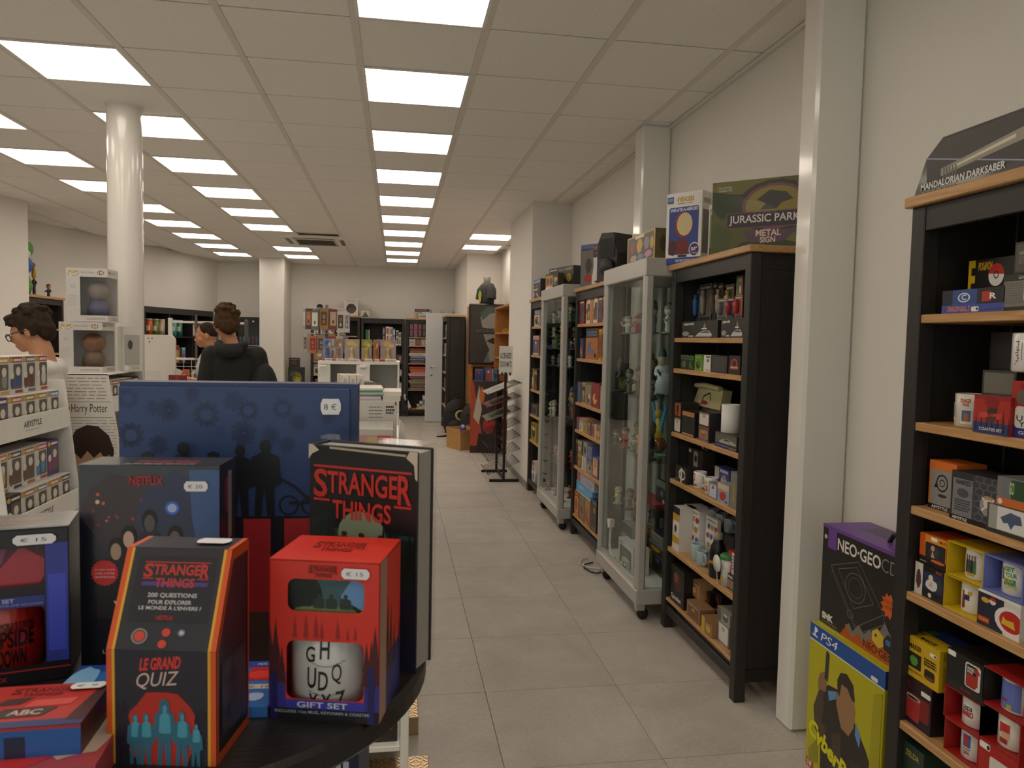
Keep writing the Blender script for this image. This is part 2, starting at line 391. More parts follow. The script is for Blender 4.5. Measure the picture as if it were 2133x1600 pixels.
def curved(a, r, h, ang0, ang1, z0, z1, c, vs=None, fs=None):
    """lay a flat patch of ink round a cylinder"""
    if vs is None:
        n = 8; vs = [(i / n, j) for j in (0, 1) for i in range(n + 1)]; fs = [(i, i + 1, n + 2 + i, n + 1 + i) for i in range(n)]
    a.add([(r * math.cos(ang0 + (ang1 - ang0) * u), r * math.sin(ang0 + (ang1 - ang0) * u), z0 + (z1 - z0) * v) for u, v in vs], fs, mat(c, .3))
ORD = 'first second third fourth fifth sixth seventh eighth ninth tenth eleventh twelfth thirteenth fourteenth fifteenth'.split()
# ================================================================== the room
CZ = 3.022
fl = struct('floor', MB().box(-6, -3, -.2, 2, 15.6, -.0035, mat('77726a', .8)), 'grey floor of large square stone-look tiles')
tm = MB().box(-.3018, -.3003, -.012, .3018, .3003, 0, TILE, .0008).mesh('tile')
TX0, TY0, TPX, TPY = .412, 3.185, .606, .603
for j in range(-5, 21):
    for i in range(-9, 3):
        x = TX0 + (i + .5) * TPX; y = TY0 + (j + .5) * TPY
        if x > 1.95 or x < -4.9 + max(0, (y - 10.3) * .27) - .4 : continue
        link('tile', tm, fl, (x, y, 0))
ce = struct('ceiling', MB().box(-6, -3, CZ + .03, 2, 15.6, CZ + .2, mat('d8d3ca', .9)), 'white suspended ceiling of square panels in a grid')
PX, PY = .604, .6
def cx(i): return .098 + PX * i
def cy(k): return 8.015 + PY * k
LIGHTS = [(0, 2 * k) for k in range(-7, 6)] + [(-3, 2 * k) for k in range(-7, 6) if k != 3] + [(-5, 2 * k) for k in range(-5, 6)] + [(2, 4), (2, 6)]
AC = (-1.11, 11.315)
ct = MB().box(-.285, -.2935, 0, .285, .2935, .02, CEILT, .002).mesh('ceiling_panel')
hx = MB().box(-.1, -.2935, 0, .09, .2935, .02, CEILT, .002).mesh('ceiling_panel')
for k in range(-18, 13):
    y = cy(k)
    for i in range(-8, 3):
        if (i, k) in LIGHTS: continue
        x = cx(i)
        if abs(x - AC[0]) < .1 and abs(y - AC[1]) < .4: continue
        if x < -5.3 + max(0, (y - 9) * .27): continue
        link('ceiling_panel', ct, ce, (x, y, CZ))
    if -12 < k < 2: link('ceiling_panel', hx, ce, (1.72, y, CZ))
gb = MB().box(-.017, -9.3, -.003, .017, 9.3, .012, GRID).mesh('grid_bar')
for i in range(-9, 3): link('grid_bar', gb, ce, (cx(i) + PX / 2, 6.05, CZ))
cb = MB().box(-3.4, -.0035, .004, 3.4, .0035, .012, mat('8f8a80', .7)).mesh('cross_bar')
for k in range(-18, 13): link('cross_bar', cb, ce, (-1.65, cy(k) + PY / 2, CZ))
# light panels
EM = emit_mat('light_panel', PANEL_COL, PANEL)
fr = MB()
for a in ((-.295, -.293, -.279, .293), (.279, -.293, .295, .293), (-.279, -.293, .279, -.277), (-.279, .277, .279, .293)): fr.box(a[0], a[1], -.004, a[2], a[3], .02, WHITEP)
frm = fr.mesh('frame'); dfm = MB().box(-.279, -.277, 0, .279, .277, .012, EM).mesh('diffuser')
side = {0: 'middle row', -3: 'row by the round column', -5: 'leftmost row', 2: 'alcove row on the right'}
cnt = {}
for i, k in sorted(LIGHTS, key=lambda q: q[1]):
    y = cy(k); n = cnt.get(i, 0); cnt[i] = n + 1
    first = {0: 3, -3: 4, -5: 4, 2: 0}[i]
    lb = 'glowing ceiling panel, %s in view of the %s' % (ORD[n - first], side[i]) if n >= first else 'ceiling panel out of view, %s before the %s' % (ORD[first - n - 1], side[i])
    o = thing('ceiling_light', lb, 'ceiling light', (cx(i), y, CZ), 0, 'ceiling light panels')
    link('frame', frm, o); link('diffuser', dfm, o)
# air conditioning cassette
T = thing('air_conditioner', 'white ceiling cassette air conditioner with a dark slotted grille', 'air conditioner', (AC[0] - .09, AC[1] + .2, CZ))
b = MB(); b.box(-.47, -.47, -.03, .47, .47, .01, WHITEP, .01); b.build('cover', T)
b = MB(); b.box(-.30, -.30, -.036, .30, .30, -.029, mat('c9c4ba', .5), .003); b.build('grille_panel', T)
for j in range(13): MB().box(-.27, -.245 + j * .041, -.04, .27, -.228 + j * .041, -.034, mat('4a463f', .6)).build('grille_slot', T)
for sx, sy, hw, hd in ((0, -.39, .3, .03), (0, .39, .3, .03), (-.39, 0, .03, .3), (.39, 0, .03, .3)):
    MB().box(sx - hw, sy - hd, -.034, sx + hw, sy + hd, -.028, mat('6b665d', .5), .002).build('air_outlet', T)
# walls
WX = 1.80
struct('wall_right', MB().box(WX, -3, -.02, 2, 7.63, CZ + .03, WALL), 'long white painted wall behind the shelves on the right')
struct('wall_corner', MB().box(1.39, 7.63, -.02, 2, 9.12, CZ + .03, WALL), 'white wall block jutting out beside the wire rack')
struct('wall_alcove', MB().box(1.75, 9.12, -.02, 2, 12.5, CZ + .03, WALL), 'white side wall of the alcove behind the wire rack')
struct('wall_jog', MB().box(1.17, 12.5, -.02, 2, 15.6, CZ + .03, WALL), 'white wall stepping out beside the dark bookcase at the back')
struct('wall_back', MB().box(-3.7, 15.35, -.02, 1.17, 15.6, CZ + .03, WALL), 'white back wall of the shop')
rw = MB()
for q in ((-6, 2.72, 2, CZ + .03), (-6, -.02, 2, .12), (-6, .12, -5.1, 2.72), (1.5, .12, 2, 2.72)): rw.box(q[0], -3.2, q[1], q[2], -3, q[3], WALL)
struct('wall_rear', rw, 'white wall with the shop window behind the viewer')
T = thing('window_1', 'wide shop window behind the viewer', 'window'); T['kind'] = 'structure'
for i in range(5): MB().box(-5.13 + i * 1.65, -3.12, .12, -5.07 + i * 1.65, -3.05, 2.72, ALU).build('mullion', T)
for i in range(4): MB().box(-5.07 + i * 1.65, -3.09, .12, -3.48 + i * 1.65, -3.08, 2.72, GLASS).build('pane', T)
struct('wall_left', MB().prism([(-5.6, 8.6), (-5.37, 8.6), (-3.49, 15.35), (-3.75, 15.6)], -.02, CZ + .03, WALL, 'z'), 'angled white wall on the far left')
struct('wall_left_front', MB().prism([(-6, -3), (-5.4, -3), (-5.4, 7.4), (-4.62, 7.4), (-4.12, 9.16), (-5.4, 9.16), (-6, 9)], -.02, CZ + .03, WALL, 'z'), 'near white wall edge at the far left')
struct('wall_column', MB().box(-2.52, 14.35, -.02, -2.08, 15.35, CZ + .03, WALL, .004), 'square white column against the back wall')
for nm, y0, y1, lb in (('pillar', 2.70, 2.82, 'glossy white painted steel pillar beside the stacked console boxes'), ('pillar', 4.78, 4.94, 'glossy white painted pillar behind the near glass showcase')):
    struct(nm, MB().box(1.60, y0, 0, WX, y1, CZ, GLOSSW, .012), lb)
T = thing('round_column', 'round glossy white column in the middle of the shop', 'column', (-1.74, 5.16, 0)); T['kind'] = 'structure'
MB().lathe([(.105, 0), (.105, CZ)], GLOSSW, 40).build('shaft', T)
MB().lathe([(.105, CZ - .012), (.113, CZ - .012), (.113, CZ)], WHITEP, 40).build('collar', T)
struct('trim_1', MB().box(WX - .022, -3, CZ - .022, WX, 7.63, CZ - .004, GRID), 'white shadow-gap trim between wall and ceiling')
SK = mat('8a847b', .5, n=.05, ns=8)
struct('baseboard_right', MB().box(1.378, 7.62, 0, 1.392, 9.12, .075, SK), 'grey tile skirting along the wall corner')
struct('baseboard_back', MB().box(-2.08, 15.335, 0, 1.17, 15.35, .075, SK), 'grey tile skirting along the back wall')
struct('baseboard_wall', MB().box(WX - .012, -3, 0, WX, 7.63, .075, SK), 'grey tile skirting behind the shelves')
# door leaf standing open in front of the back wall
T = thing('door_1', 'pale grey door leaf standing open by the back shelves', 'door', (0, 13.95, 0)); T['kind'] = 'structure'
DM = mat('cfd0d2', .45)
MB().box(.56, 0, .012, 1.15, .04, 2.06, DM, .002).build('leaf', T)
MB().box(.552, -.001, .012, .562, .041, 2.06, mat('e6e2d8', .4)).build('edge_band', T)
h = MB(); h.lathe([(0, 0), (.024, 0), (.024, .008), (0, .008)], STEEL, 16, M=Matrix.Translation((.66, 0, 1.05)) @ Matrix.Rotation(pi / 2, 4, 'X')); h.tube([(.66, 0, 1.05), (.66, -.045, 1.05), (.675, -.05, 1.05), (.79, -.05, 1.05)], .009, STEEL, 8); h.build('handle', T)
MB().lathe([(0, 0), (.024, 0), (.024, .008), (0, .008)], STEEL, 16, M=Matrix.Translation((.66, 0, .9)) @ Matrix.Rotation(pi / 2, 4, 'X')).build('keyhole_rosette', T)
MB().box(.549, .012, .82, .553, .028, 1.15, mat('4a4642', .4, metal=.6)).build('lock_plate', T)
# ================================================================== shelving
SHELF = {}
def bookcase(key, name, label, loc, rz, w, d, h, zs, top=True, topm=OAK, group='dark wooden bookcases'):
    """black-brown bookcase with oak shelves; local x to the right seen from the front, y into the case"""
    T = thing(name, label, 'bookcase', loc, rz, group); p = .052
    for x in (0, w - p):
        MB().box(x, 0, 0, x + p, p, h - .03, BLK, .003).build('front_post', T)
        MB().box(x, d - p, 0, x + p, d, h - .03, BLK, .003).build('rear_post', T)
        MB().box(x + .014, p, .14, x + .034, d - p, h - .03, BLK).build('side_panel', T)
        MB().box(x + .008, p, .085, x + .042, d - p, .14, BLKX).build('side_rail', T)
        MB().box(x + .010, p, 1.02, x + .018, d - p, 1.028, BLKIN).build('panel_joint', T)
        MB().box(x + .012, p, h - .1, x + .036, d - p, h - .03, BLKX).build('side_rail', T)
    MB().box(p, .004, h - .1, w - p, .022, h - .03, BLKX, .002).build('top_rail', T)
    MB().box(p, .004, .085, w - p, .022, .135, BLKX, .002).build('bottom_rail', T)
    MB().box(p * .6, d - .02, .14, w - p * .6, d - .008, h - .03, mat('2a2422', .6)).build('back_panel', T)
    for z in zs:
        lo = z == zs[-1]
        MB().box(p * .7, .006, z - (.016 if lo else .024), w - p * .7, d - .022, z, topm if not lo else topm, .002).build('shelf', T)
    if top: MB().box(-.014, -.016, h - .03, w + .014, d, h, topm, .003).build('top_board', T)
    else: MB().box(0, 0, h - .03, w, d, h, BLKX, .003).build('top_board', T)
    return T
RZ = -pi / 2
def right_case(key, label, xf, y0, y1, zs, d=None, top=True):
    SHELF[key] = (xf, zs)
    return bookcase(key, 'bookcase', label, (xf, y1, 0), RZ, y1 - y0, d or (1.79 - xf), 2.0, zs, top)
right_case('A', 'tall black-brown bookcase of mugs at the right edge of the picture', 1.445, 1.01, 1.92, [1.668, 1.366, 1.128, .88, .50, .17])
right_case('B', 'black-brown bookcase with oak shelves beside the near white pillar', 1.485, 2.96, 3.87, [1.605, 1.44, 1.095, .838, .46, .175])
right_case('D', 'black-brown bookcase standing between the two glass showcases', 1.435, 4.95, 5.85, [1.715, 1.442, 1.09, .868, .574, .175])
right_case('F', 'black-brown bookcase beyond the far glass showcase, next to the wall corner', 1.385, 6.84, 7.6, [1.72, 1.43, 1.075, .815, .55, .12])

def showcase(label, xf, y0, y1, zs, d):
    """aluminium glass cabinet on castors, fronts towards -X"""
    w = y1 - y0; T = thing('glass_showcase', label, 'showcase', (xf, y1, 0), RZ, 'glass showcases'); p = .055; h0, h1 = .105, 2.04
    for x in (0, w - p):
        for y in (0, d - p): MB().box(x, y, h0 + .01, x + p, y + p, h1 - .01, ALU, .012).build('corner_post', T)
    MB().box(-.003, -.003, h1 - .1, w + .003, d + .003, h1 + .002, ALU, .006).build('top_frame', T)
    MB().box(-.003, -.003, h0 - .002, w + .003, d + .003, h0 + .085, ALU, .006).build('base_frame', T)
    MB().box(p, .018, h0 + .085, w - p, .035, h0 + .11, ALU).build('door_track', T)
    MB().box(p * .6, p * .6, h0 + .085, w - p * .6, d - p * .6, h0 + .088, mat('d8d6d0', .5)).build('floor_panel', T)
    for i, (a, b, y) in enumerate(((p, w * .53, .02), (w * .47, w - p, .03))):
        g = MB().box(a, y, h0 + .105, b, y + .005, h1 - .1, GLASS).build('sliding_door', T)
    MB().lathe([(0, 0), (.012, 0), (.012, .012), (0, .012)], STEEL, 12, M=Matrix.Translation((w * .5, .02, .98)) @ Matrix.Rotation(pi / 2, 4, 'X')).build('lock', T)
    for x in (.016, w - .021): MB().box(x, p, h0 + .09, x + .005, d - p, h1 - .1, GLASS).build('side_pane', T)
    MB().box(p, d - .03, h0 + .09, w - p, d - .025, h1 - .1, GLASS).build('back_pane', T)
    for z in zs: MB().box(.03, .045, z - .006, w - .03, d - .035, z, GLASS).build('glass_shelf', T)
    for x in (.06, w - .06):
        for y in (.05, d - .05):
            q = tag(MB().box(x - .02, y - .032, .05, x + .02, y + .024, h0, CHROME, .006).build('castor', T), 'chrome castor with a black wheel')
            MB().lathe([(0, -.013), (.03, -.013), (.034, -.006), (.034, .006), (.03, .013), (0, .013)], RUB, 18, M=Matrix.Translation((x, y + .012, .034)) @ Matrix.Rotation(pi / 2, 4, 'Y')).build('wheel', q)
    return T
showcase('aluminium glass showcase of figures standing next to the nearer bookcase', 1.345, 3.895, 4.72, [1.63, 1.255, .905, .53], .42)
showcase('aluminium glass showcase of figures farther down the aisle', 1.335, 5.89, 6.79, [1.735, 1.615, 1.505, 1.355, .885, .52], .42)

# ------------------------------------------------------------------ goods on the right-hand shelves
def spot(X, a, b, y=900):
    """middle and width, along the wall, of what spans photo columns a..b in the plane X"""
    p, q = at(a, y, X=X).y, at(b, y, X=X).y
    return (p + q) / 2, abs(p - q)
def onto(name, label, cat, X, a, b, z, h, d, col, front=None, right=None, top=None, group=None, y=900, rough=.4):
    yc, w = spot(X, a, b, y)
    return carton(name, label, cat, (X + d / 2, yc, z), RZ, w, d, h, col, front, right, None, top, group, rough)
def frame_art(fn): return fn
# --- bookcase A, top: long black display box with slanted ends
T = thing('display_box', 'long black display carton with slanted ends lying on the right-hand bookcase', 'box', (0, 0, 2.0))
prof = [(1.93, 0), (1.885, .10), (1.825, .145), (1.18, .145), (1.12, .10), (1.06, 0)]
MB().prism(prof, 1.455, 1.70, mat('1f1e1c', .22, coat=.5), 'x').build('carton', T)
p = Pr((1.4545, 1.93, 0), (0, -.87, 0), (0, 0, .145))
p.poly([(.06, .12), (.5, .2), (.5, .95), (.13, .95), (.055, .68)], '2f2d29'); p.line([(.05, .7), (.45, .12)], .004, '8f93ad'); p.line([(.5, .2), (.62, .95)], .004, '8f93ad')
p.poly([(.12, .28), (.44, .5), (.45, .72), (.12, .42)], '8d8877'); p.poly([(.16, .36), (.4, .56), (.4, .62), (.16, .4)], 'c9c3ad')
for i in range(5): p.rect(.13 + i * .012, .18, .137 + i * .012, .42, '5b584f')
for i in range(4): p.rect(.46 + i * .014, .45, .468 + i * .014, .74, 'd8d6cc')
p.poly([(.53, .45), (.62, .55), (.66, .8), (.58, .72)], '3c3b36'); p.line([(.44, .76), (.5, .9), (.56, .93)], .008, '8d8a80'); p.line([(.55, .8), (.7, .62)], .012, 'b9c8ff')
p.text('MANDALORIAN DARKSABER', .035, .1, .37, .23, 'd9d7d2', .02); p.lines(.04, .04, .2, .08, 1, '8d8a84', 3)
p.build('printed_front', T)
# --- A, upper shelf
xa = 1.47
def f_dbz(p):
    p.rect(0, .36, 1, 1, '1d2230'); p.rect(.18, .36, .58, 1, '2a4a86'); p.ring(.37, .66, .1, .2, .22, 'd6dce4'); p.text('C', .33, .56, .41, .78, 'd6dce4', .02)
    p.rect(.62, .36, .94, .98, '1a1a1c'); p.rect(.66, .45, .8, .85, 'b02a22'); p.text('R', .78, .54, .88, .78, 'e6e4e0', .03); p.rect(0, 0, 1, .36, '3d4a9a'); p.text('DRAGON BALL Z', .1, .08, .48, .3, 'e07a28', .02, .2); p.lines(.62, .08, .97, .16, 1, '20254a', 4)
    price_tag_dot(p, .5, .06, .62, .26)
def price_tag_dot(p, a, b, c, d): p.rrect(a, b, c, d, .02, 'e4e2dc'); p.ell(c - (c - a) * .22, (b + d) / 2, (c - a) * .14, (d - b) * .3, '1d1b1a')
onto('glass_set_box', 'low dark carton with two printed glasses and a purple-blue strip on the upper shelf', 'box', xa, 1948, 2076, 1.668, .062, .09, '23252c', f_dbz)
def f_poke(p):
    p.poly([(0, 0), (.14, 0), (.14, .12), (.06, .12), (.06, .28), (.14, .28), (.14, .42), (.06, .42), (.06, .58), (.14, .58), (.14, .72), (.06, .72), (.06, .86), (.14, .86), (.14, 1), (0, 1)], 'd8b21e')
    p.text('POKéMON', .2, .8, .48, .95, 'd8a81e', .03, .1); p.ell(.56, .7, .15, .2, 'e8e4dc'); p.ell(.56, .7, .15, .2, 'c22a22', 20, 0, pi); p.ring(.56, .7, .05, .07, .35, '2a2a2a'); p.rect(.55, .1, .9, .42, 'd8b61c'); p.rrect(.22, .02, .5, .24, .06, 'd8a81e'); p.burst(.88, .42, .1, 12, 'b52c22', .85); p.poly([(.72, .2), (.86, .34), (.8, .22)], '2a2620')
onto('gift_carton', 'black carton with a red and white ball and a yellow toothed edge', 'box', xa + .1, 1999, 2105, 1.668, .15, .05, '211f1d', f_poke)
def f_got(p):
    p.rect(.02, .12, .98, .82, '77736c'); p.lines(.04, .2, .45, .78, 9, '5f5b55', 5, .5); p.text('GAME OF THRONES', .3, .86, 1.0, .95, 'b9b4aa', .01); p.rrect(.42, .25, .98, .72, .04, 'd2d0cb'); p.lines(.5, .42, .9, .6, 3, '9a978f', 6, .3)
onto('gift_carton', 'grey patterned carton with a white label at the end of the upper shelf', 'box', xa, 2072, 2180, 1.668, .088, .1, '24211e', f_got)
def f_gb(p):
    p.rect(.03, .05, .97, .93, '4c4842'); p.text('GIFT BOX', .1, .6, .62, .7, 'a9a59b', .01); p.lines(.1, .3, .6, .55, 4, '8a867c', 7, .3); p.rect(.72, 0, .97, .9, 'b7a23c')
onto('gift_carton', 'dark grey gift carton lying on top of the grey patterned one', 'box', xa, 2092, 2190, 1.757, .075, .1, '2b2926', f_gb)
# --- A, second shelf
def art_st(a, r, h):
    v, f = textmesh('STRANGER', .02); curved(a, r, h, -1.75, -1.1, h * .74, h * .86, 'b0241e', v, f)
    v, f = textmesh('THINGS', .02); curved(a, r, h, -1.62, -1.2, h * .64, h * .73, 'b0241e', v, f)
    curved(a, r, h, -2.7, -2.15, h * .2, h * .72, 'd8d2c2'); curved(a, r + .0003, h, -2.62, -2.22, h * .3, h * .67, '7da0bd'); curved(a, r + .0006, h, -2.5, -2.3, h * .3, h * .55, 'a8683a')
    curved(a, r, h, -1.7, -1.0, h * .12, h * .56, 'd8d2c2'); curved(a, r + .0003, h, -1.62, -1.08, h * .2, h * .52, '44639a'); curved(a, r + .0006, h, -1.48, -1.22, h * .2, h * .44, 'a86a3c')
mug('mug', 'cream mug with red lettering and a red rim, alone on its shelf', (xa + .05, spot(xa, 1954, 2024)[0], 1.366), RZ + .3, .041, .09, 'cfc8ba', 'a02620', art_st)
def f_coaster(p):
    p.rect(0, 0, 1, .3, '1f3d78'); p.rect(0, .3, 1, .9, 'a82a22')
    for i in range(7): p.poly([(.05 + i * .15, .05), (.12 + i * .15, .05), (.085 + i * .15, .5 + .1 * (i % 3))], '3a1416')
    p.text('STRANGER', .3, .78, .72, .9, '6d1412', .02); p.text('THINGS', .36, .68, .66, .77, '6d1412', .02)
    for u, v, c in ((.28, .48, 'c0463a'), (.52, .6, '3a2420'), (.66, .46, 'b84034'), (.5, .38, '57302a')): p.poly([(u - .14, v - .08), (u + .12, v - .04), (u + .15, v + .1), (u - .1, v + .07)], c)
    p.text('COASTER SET', .18, .08, .82, .16, 'd9d4cc', .02)
c0 = onto('coaster_box', 'red and blue coaster set carton standing beside the cream mug', 'box', xa - .02, 2026, 2102, 1.366, .094, .05, '8d211c', f_coaster, lambda p: p.text('COASTER SET', .2, .1, .8, .2, '1a1212'))
onto('glass_jar_box', 'dark clear-windowed carton behind the red coaster set', 'box', xa + .05, 2040, 2110, 1.366, .155, .1, '3a3733', lambda p: (p.rect(.06, .62, .94, .96, '6d695f'), p.rect(0, 0, 1, .55, '9a2a22'), p.rrect(.3, .3, .7, .36, .05, '2b1614')))
def f_mugbox(p): p.rect(.03, .04, .97, .96, '2b2a29')
onto('mug_carton', 'black open-sided carton holding a white mug, on top of the shelf stack', 'box', xa + .11, 2052, 2190, 1.521, .1, .06, '1c1b1a', f_mugbox)
def art_sketch(a, r, h):
    for i in range(9): curved(a, r, h, -1.9 + .08 * (i % 4), -1.82 + .1 * (i % 3), h * (.2 + .07 * i), h * (.225 + .07 * i), '55545a')
    curved(a, r, h, -1.72, -1.69, h * .25, h * .8, '55545a'); curved(a, r, h, -1.5, -1.47, h * .3, h * .75, '55545a')
mug('mug', 'tall white mug with a thin grey line sketch, topmost on the second shelf', (xa + .052, spot(xa, 2064, 2140)[0], 1.521), RZ + .2, .042, .095, 'dedbd6', None, art_sketch)
def f_gift(p):
    p.rect(0, 0, 1, .25, '25286a'); p.text('STRANGER THINGS', .2, .88, .8, .95, '5c1512', .02); p.rrect(.12, .6, .88, .84, .07, '5a564e'); p.rrect(.1, .18, .9, .56, .07, 'c9c6c0')
    for t, u, v in (('H', .3, .44), ('U', .14, .3), ('D', .34, .3), ('Y', .2, .2), ('Y', .36, .2)): p.text(t, u, v, u + .14, v + .1, '1c1a1a', .01)
    p.text('GIFT SET', .2, .07, .85, .13, 'bfc0d8', .02)
onto('gift_set_box', 'red gift set carton at the picture edge beside the coaster set', 'box', xa - .01, 2103, 2200, 1.366, .135, .1, 'a0261f', f_gift)
# --- A, third shelf
def f_or(p):
    p.rect(.06, .1, .94, .82, '8d8b87'); p.rect(0, .82, 1, 1, 'd4702a'); p.ring(.5, .56, .22, .18, .2, '232323'); p.ring(.5, .56, .1, .08, .3, '232323'); p.poly([(.2, .45), (.3, .6), (.34, .45)], '232323'); p.blob(.52, .3, .2, .04, '3a3836', 3)
    p.rect(0, 0, 1, .1, '1d1a18'); p.text('ABYSTYLE', .14, .02, .74, .08, 'd9d6d0', .02); p.ell(.88, .05, .06, .035, 'b03a26')
onto('glass_carton', 'orange-topped carton with a clear drinking glass, left end of the third shelf', 'box', xa + .02, 1941, 1998, 1.128, .135, .09, 'd4702a', f_or)
def f_net(p):
    p.rect(.04, .1, .46, .86, '77777a'); p.rect(.46, 0, 1, 1, '3a3c42')
    for i in range(8):
        for j in range(3): p.ring(.52 + j * .16 + (i % 2) * .08, .06 + i * .125, .09, .07, .12, '6c6e76')
    p.text('WANTED', .1, .74, .42, .84, '35353a', .02); p.ell(.26, .58, .12, .09, '4a4a4e'); p.lines(.1, .2, .42, .45, 5, '3b3b40', 8, .45)
    p.ell(.78, .45, .16, .2, '8f8d88'); p.ell(.78, .5, .09, .09, 'd0ccc2'); p.ell(.75, .5, .022, .025, '1c1c1c'); p.ell(.81, .5, .022, .025, '1c1c1c'); p.rect(.68, .57, .88, .61, 'c08a3a'); p.line([(.66, .34), (.9, .6)], .03, 'd0ccc2'); p.line([(.9, .34), (.66, .6)], .03, 'd0ccc2')
    p.rect(0, 0, 1, .1, '1d1a18'); p.text('ABYSTYLE', .06, .02, .38, .08, 'd9d6d0', .02)
onto('glass_carton', 'dark net-patterned carton with a printed drinking glass on the third shelf', 'box', xa - .015, 1988, 2092, 1.128, .128, .1, '2b2c30', f_net)
onto('glass_carton', 'small clear carton with green glass and orange base on the third shelf', 'box', xa - .02, 2084, 2190, 1.199, .07, .09, '77756e', lambda p: (p.rect(.1, .3, .5, 1, '6d7078'), p.rect(.3, .3, 1, .95, '2c4a30'), p.text('GO', .26, .44, .36, .86, 'a9d08a', .02), p.rect(0, 0, 1, .28, 'c0672a'), p.ell(.08, .14, .05, .1, 'd8d2c6')))
def f_wolf(p):
    p.rect(.04, .14, .96, .97, '9a9894'); p.rect(.2, .16, .8, .96, 'd2d0cd'); p.poly([(.26, .6), (.44, .84), (.62, .78), (.66, .5), (.52, .46), (.46, .26), (.4, .46), (.32, .42)], '4a5672'); p.rect(0, 0, 1, .13, '33302c'); p.ell(.9, .42, .1, .2, '8a3020')
onto('mug_carton', 'clear carton with a white mug bearing a blue-grey crest', 'box', xa - .02, 2066, 2185, 1.128, .07, .1, '47443f', f_wolf)
# --- A, fourth shelf: two layers of mug cartons
def f_m1(p):
    p.rect(0, 0, 1, .26, '211a18'); p.rect(0, .26, .2, 1, 'c8521e'); p.rect(.2, .26, 1, 1, 'd88a1e'); p.rrect(.22, .22, .97, .76, .05, '26272b'); p.blob(.55, .48, .2, .24, '3b3d45', 4); p.ell(.5, .6, .07, .09, 'c09070'); p.poly([(.44, .3), (.58, .3), (.5, .52)], 'c09a80'); p.blob(.7, .2, .3, .06, 'd2622a', 9); p.text('MUG', .74, .83, .98, .92, '3a2612', .02); p.rrect(.42, .84, .66, .96, .04, 'e4e2dc'); p.lines(.05, .06, .3, .12, 1, 'b0aca6', 2)
onto('mug_carton', 'orange and black mug carton, upper left on the fourth shelf', 'box', xa, 1929, 1986, .972, .085, .1, 'c8521e', f_m1)
def f_m2(p):
    p.rect(0, 0, .28, 1, 'cfc9c2'); p.blob(.14, .5, .1, .34, '5c3d38', 5); p.rect(.28, 0, 1, 1, '1e1d1e'); p.rrect(.3, .25, .97, .82, .04, '2a3050'); p.blob(.6, .45, .24, .2, 'cfcdd0', 6); p.ell(.56, .66, .08, .1, 'd8cfae'); p.poly([(.5, .4), (.64, .4), (.58, .56)], 'c8a088'); p.blob(.86, .5, .08, .2, '3a3a3e', 7); p.text('MUG', .72, .86, .92, .94, 'c0502a', .02); p.ell(.55, .12, .06, .07, 'cfcac4')
onto('mug_carton', 'black mug carton with a white side, lower left on the fourth shelf', 'box', xa, 1922, 1984, .88, .09, .1, '1e1d1e', f_m2)
def open_carton(label, X, a, b, z, h, col, group=None):
    yc, w = spot(X, a, b); d = .1; T = thing('open_mug_carton', label, 'box', (X + d / 2, yc, z), RZ, group); m = mat(col, .4); t = .003
    MB().box(-w / 2, d / 2 - t, 0, w / 2, d / 2, h, m).build('back_panel', T)
    for s in (-1, 1): MB().box(s * w / 2 - t / 2, -d / 2, 0, s * w / 2 + t / 2, d / 2 - t, h, m).build('side_panel', T)
    MB().box(-w / 2 + t, -d / 2, 0, w / 2 - t, d / 2 - t, t, m).build('bottom_panel', T); MB().box(-w / 2 + t, -d / 2, h - t, w / 2 - t, d / 2 - t, h, m).build('top_panel', T)
    return (X + d / 2, yc, z + t)
def art_group(a, r, h):
    for i, (u, c) in enumerate(((-1.95, '2a2826'), (-1.72, '4a4a48'), (-1.5, '2b2a28'), (-1.3, '3c6a3a'))):
        curved(a, r, h, u - .1, u + .1, h * .2, h * .62, c); curved(a, r, h, u - .06, u + .07, h * .62, h * .78, '6a5a4c')
    curved(a, r + .0003, h, -1.85, -1.3, h * .12, h * .22, 'b89a2a')
def art_bird(a, r, h):
    curved(a, r, h, -1.98, -1.72, h * .15, h * .55, '7a2c2c'); curved(a, r, h, -1.98, -1.78, h * .55, h * .72, '7a5a3c'); curved(a, r, h, -1.74, -1.35, h * .42, h * .6, '33344f'); curved(a, r, h, -1.5, -1.2, h * .6, h * .72, 'c8a02a')
l1 = open_carton('yellow open-fronted mug carton, upper of two on the fourth shelf', xa, 1988, 2064, .972, .09, 'c8a818')
mug('mug', 'white mug with a row of printed figures inside the upper yellow carton', l1, RZ + .15, .036, .082, 'e2dfd8', None, art_group, None, .3, .9)
l2 = open_carton('yellow open-fronted mug carton, lower of two on the fourth shelf', xa, 1984, 2058, .88, .09, 'c8a818')
mug('mug', 'white mug with a red and purple print inside the lower yellow carton', l2, RZ + .15, .036, .082, 'e2dfd8', None, art_bird, None, .3, .9)
def art_get(a, r, h):
    for i, t in enumerate(('GET', 'YOUR', 'ROOT', 'ON!')):
        v, f = textmesh(t, .04); curved(a, r, h, -2.0 + .06 * (i % 2), -1.35 + .16 * (i % 2), h * (.72 - i * .17), h * (.86 - i * .17), '3f9a4a' if i < 2 else 'b9b32a', v, f)
    curved(a, r - .0003, h, -2.02, -1.25, h * .3, h * .5, '2e7f86'); curved(a, r, h, -2.22, -2.06, h * .45, h * .8, '7a5230')
l3 = open_carton('blue and violet open mug carton, upper right on the fourth shelf', xa, 2066, 2150, .972, .09, '6d78b8')
mug('mug', 'white mug lettered in green inside the blue and violet carton', l3, RZ + .25, .038, .083, 'dfdcd6', None, art_get, None, .3, .9)
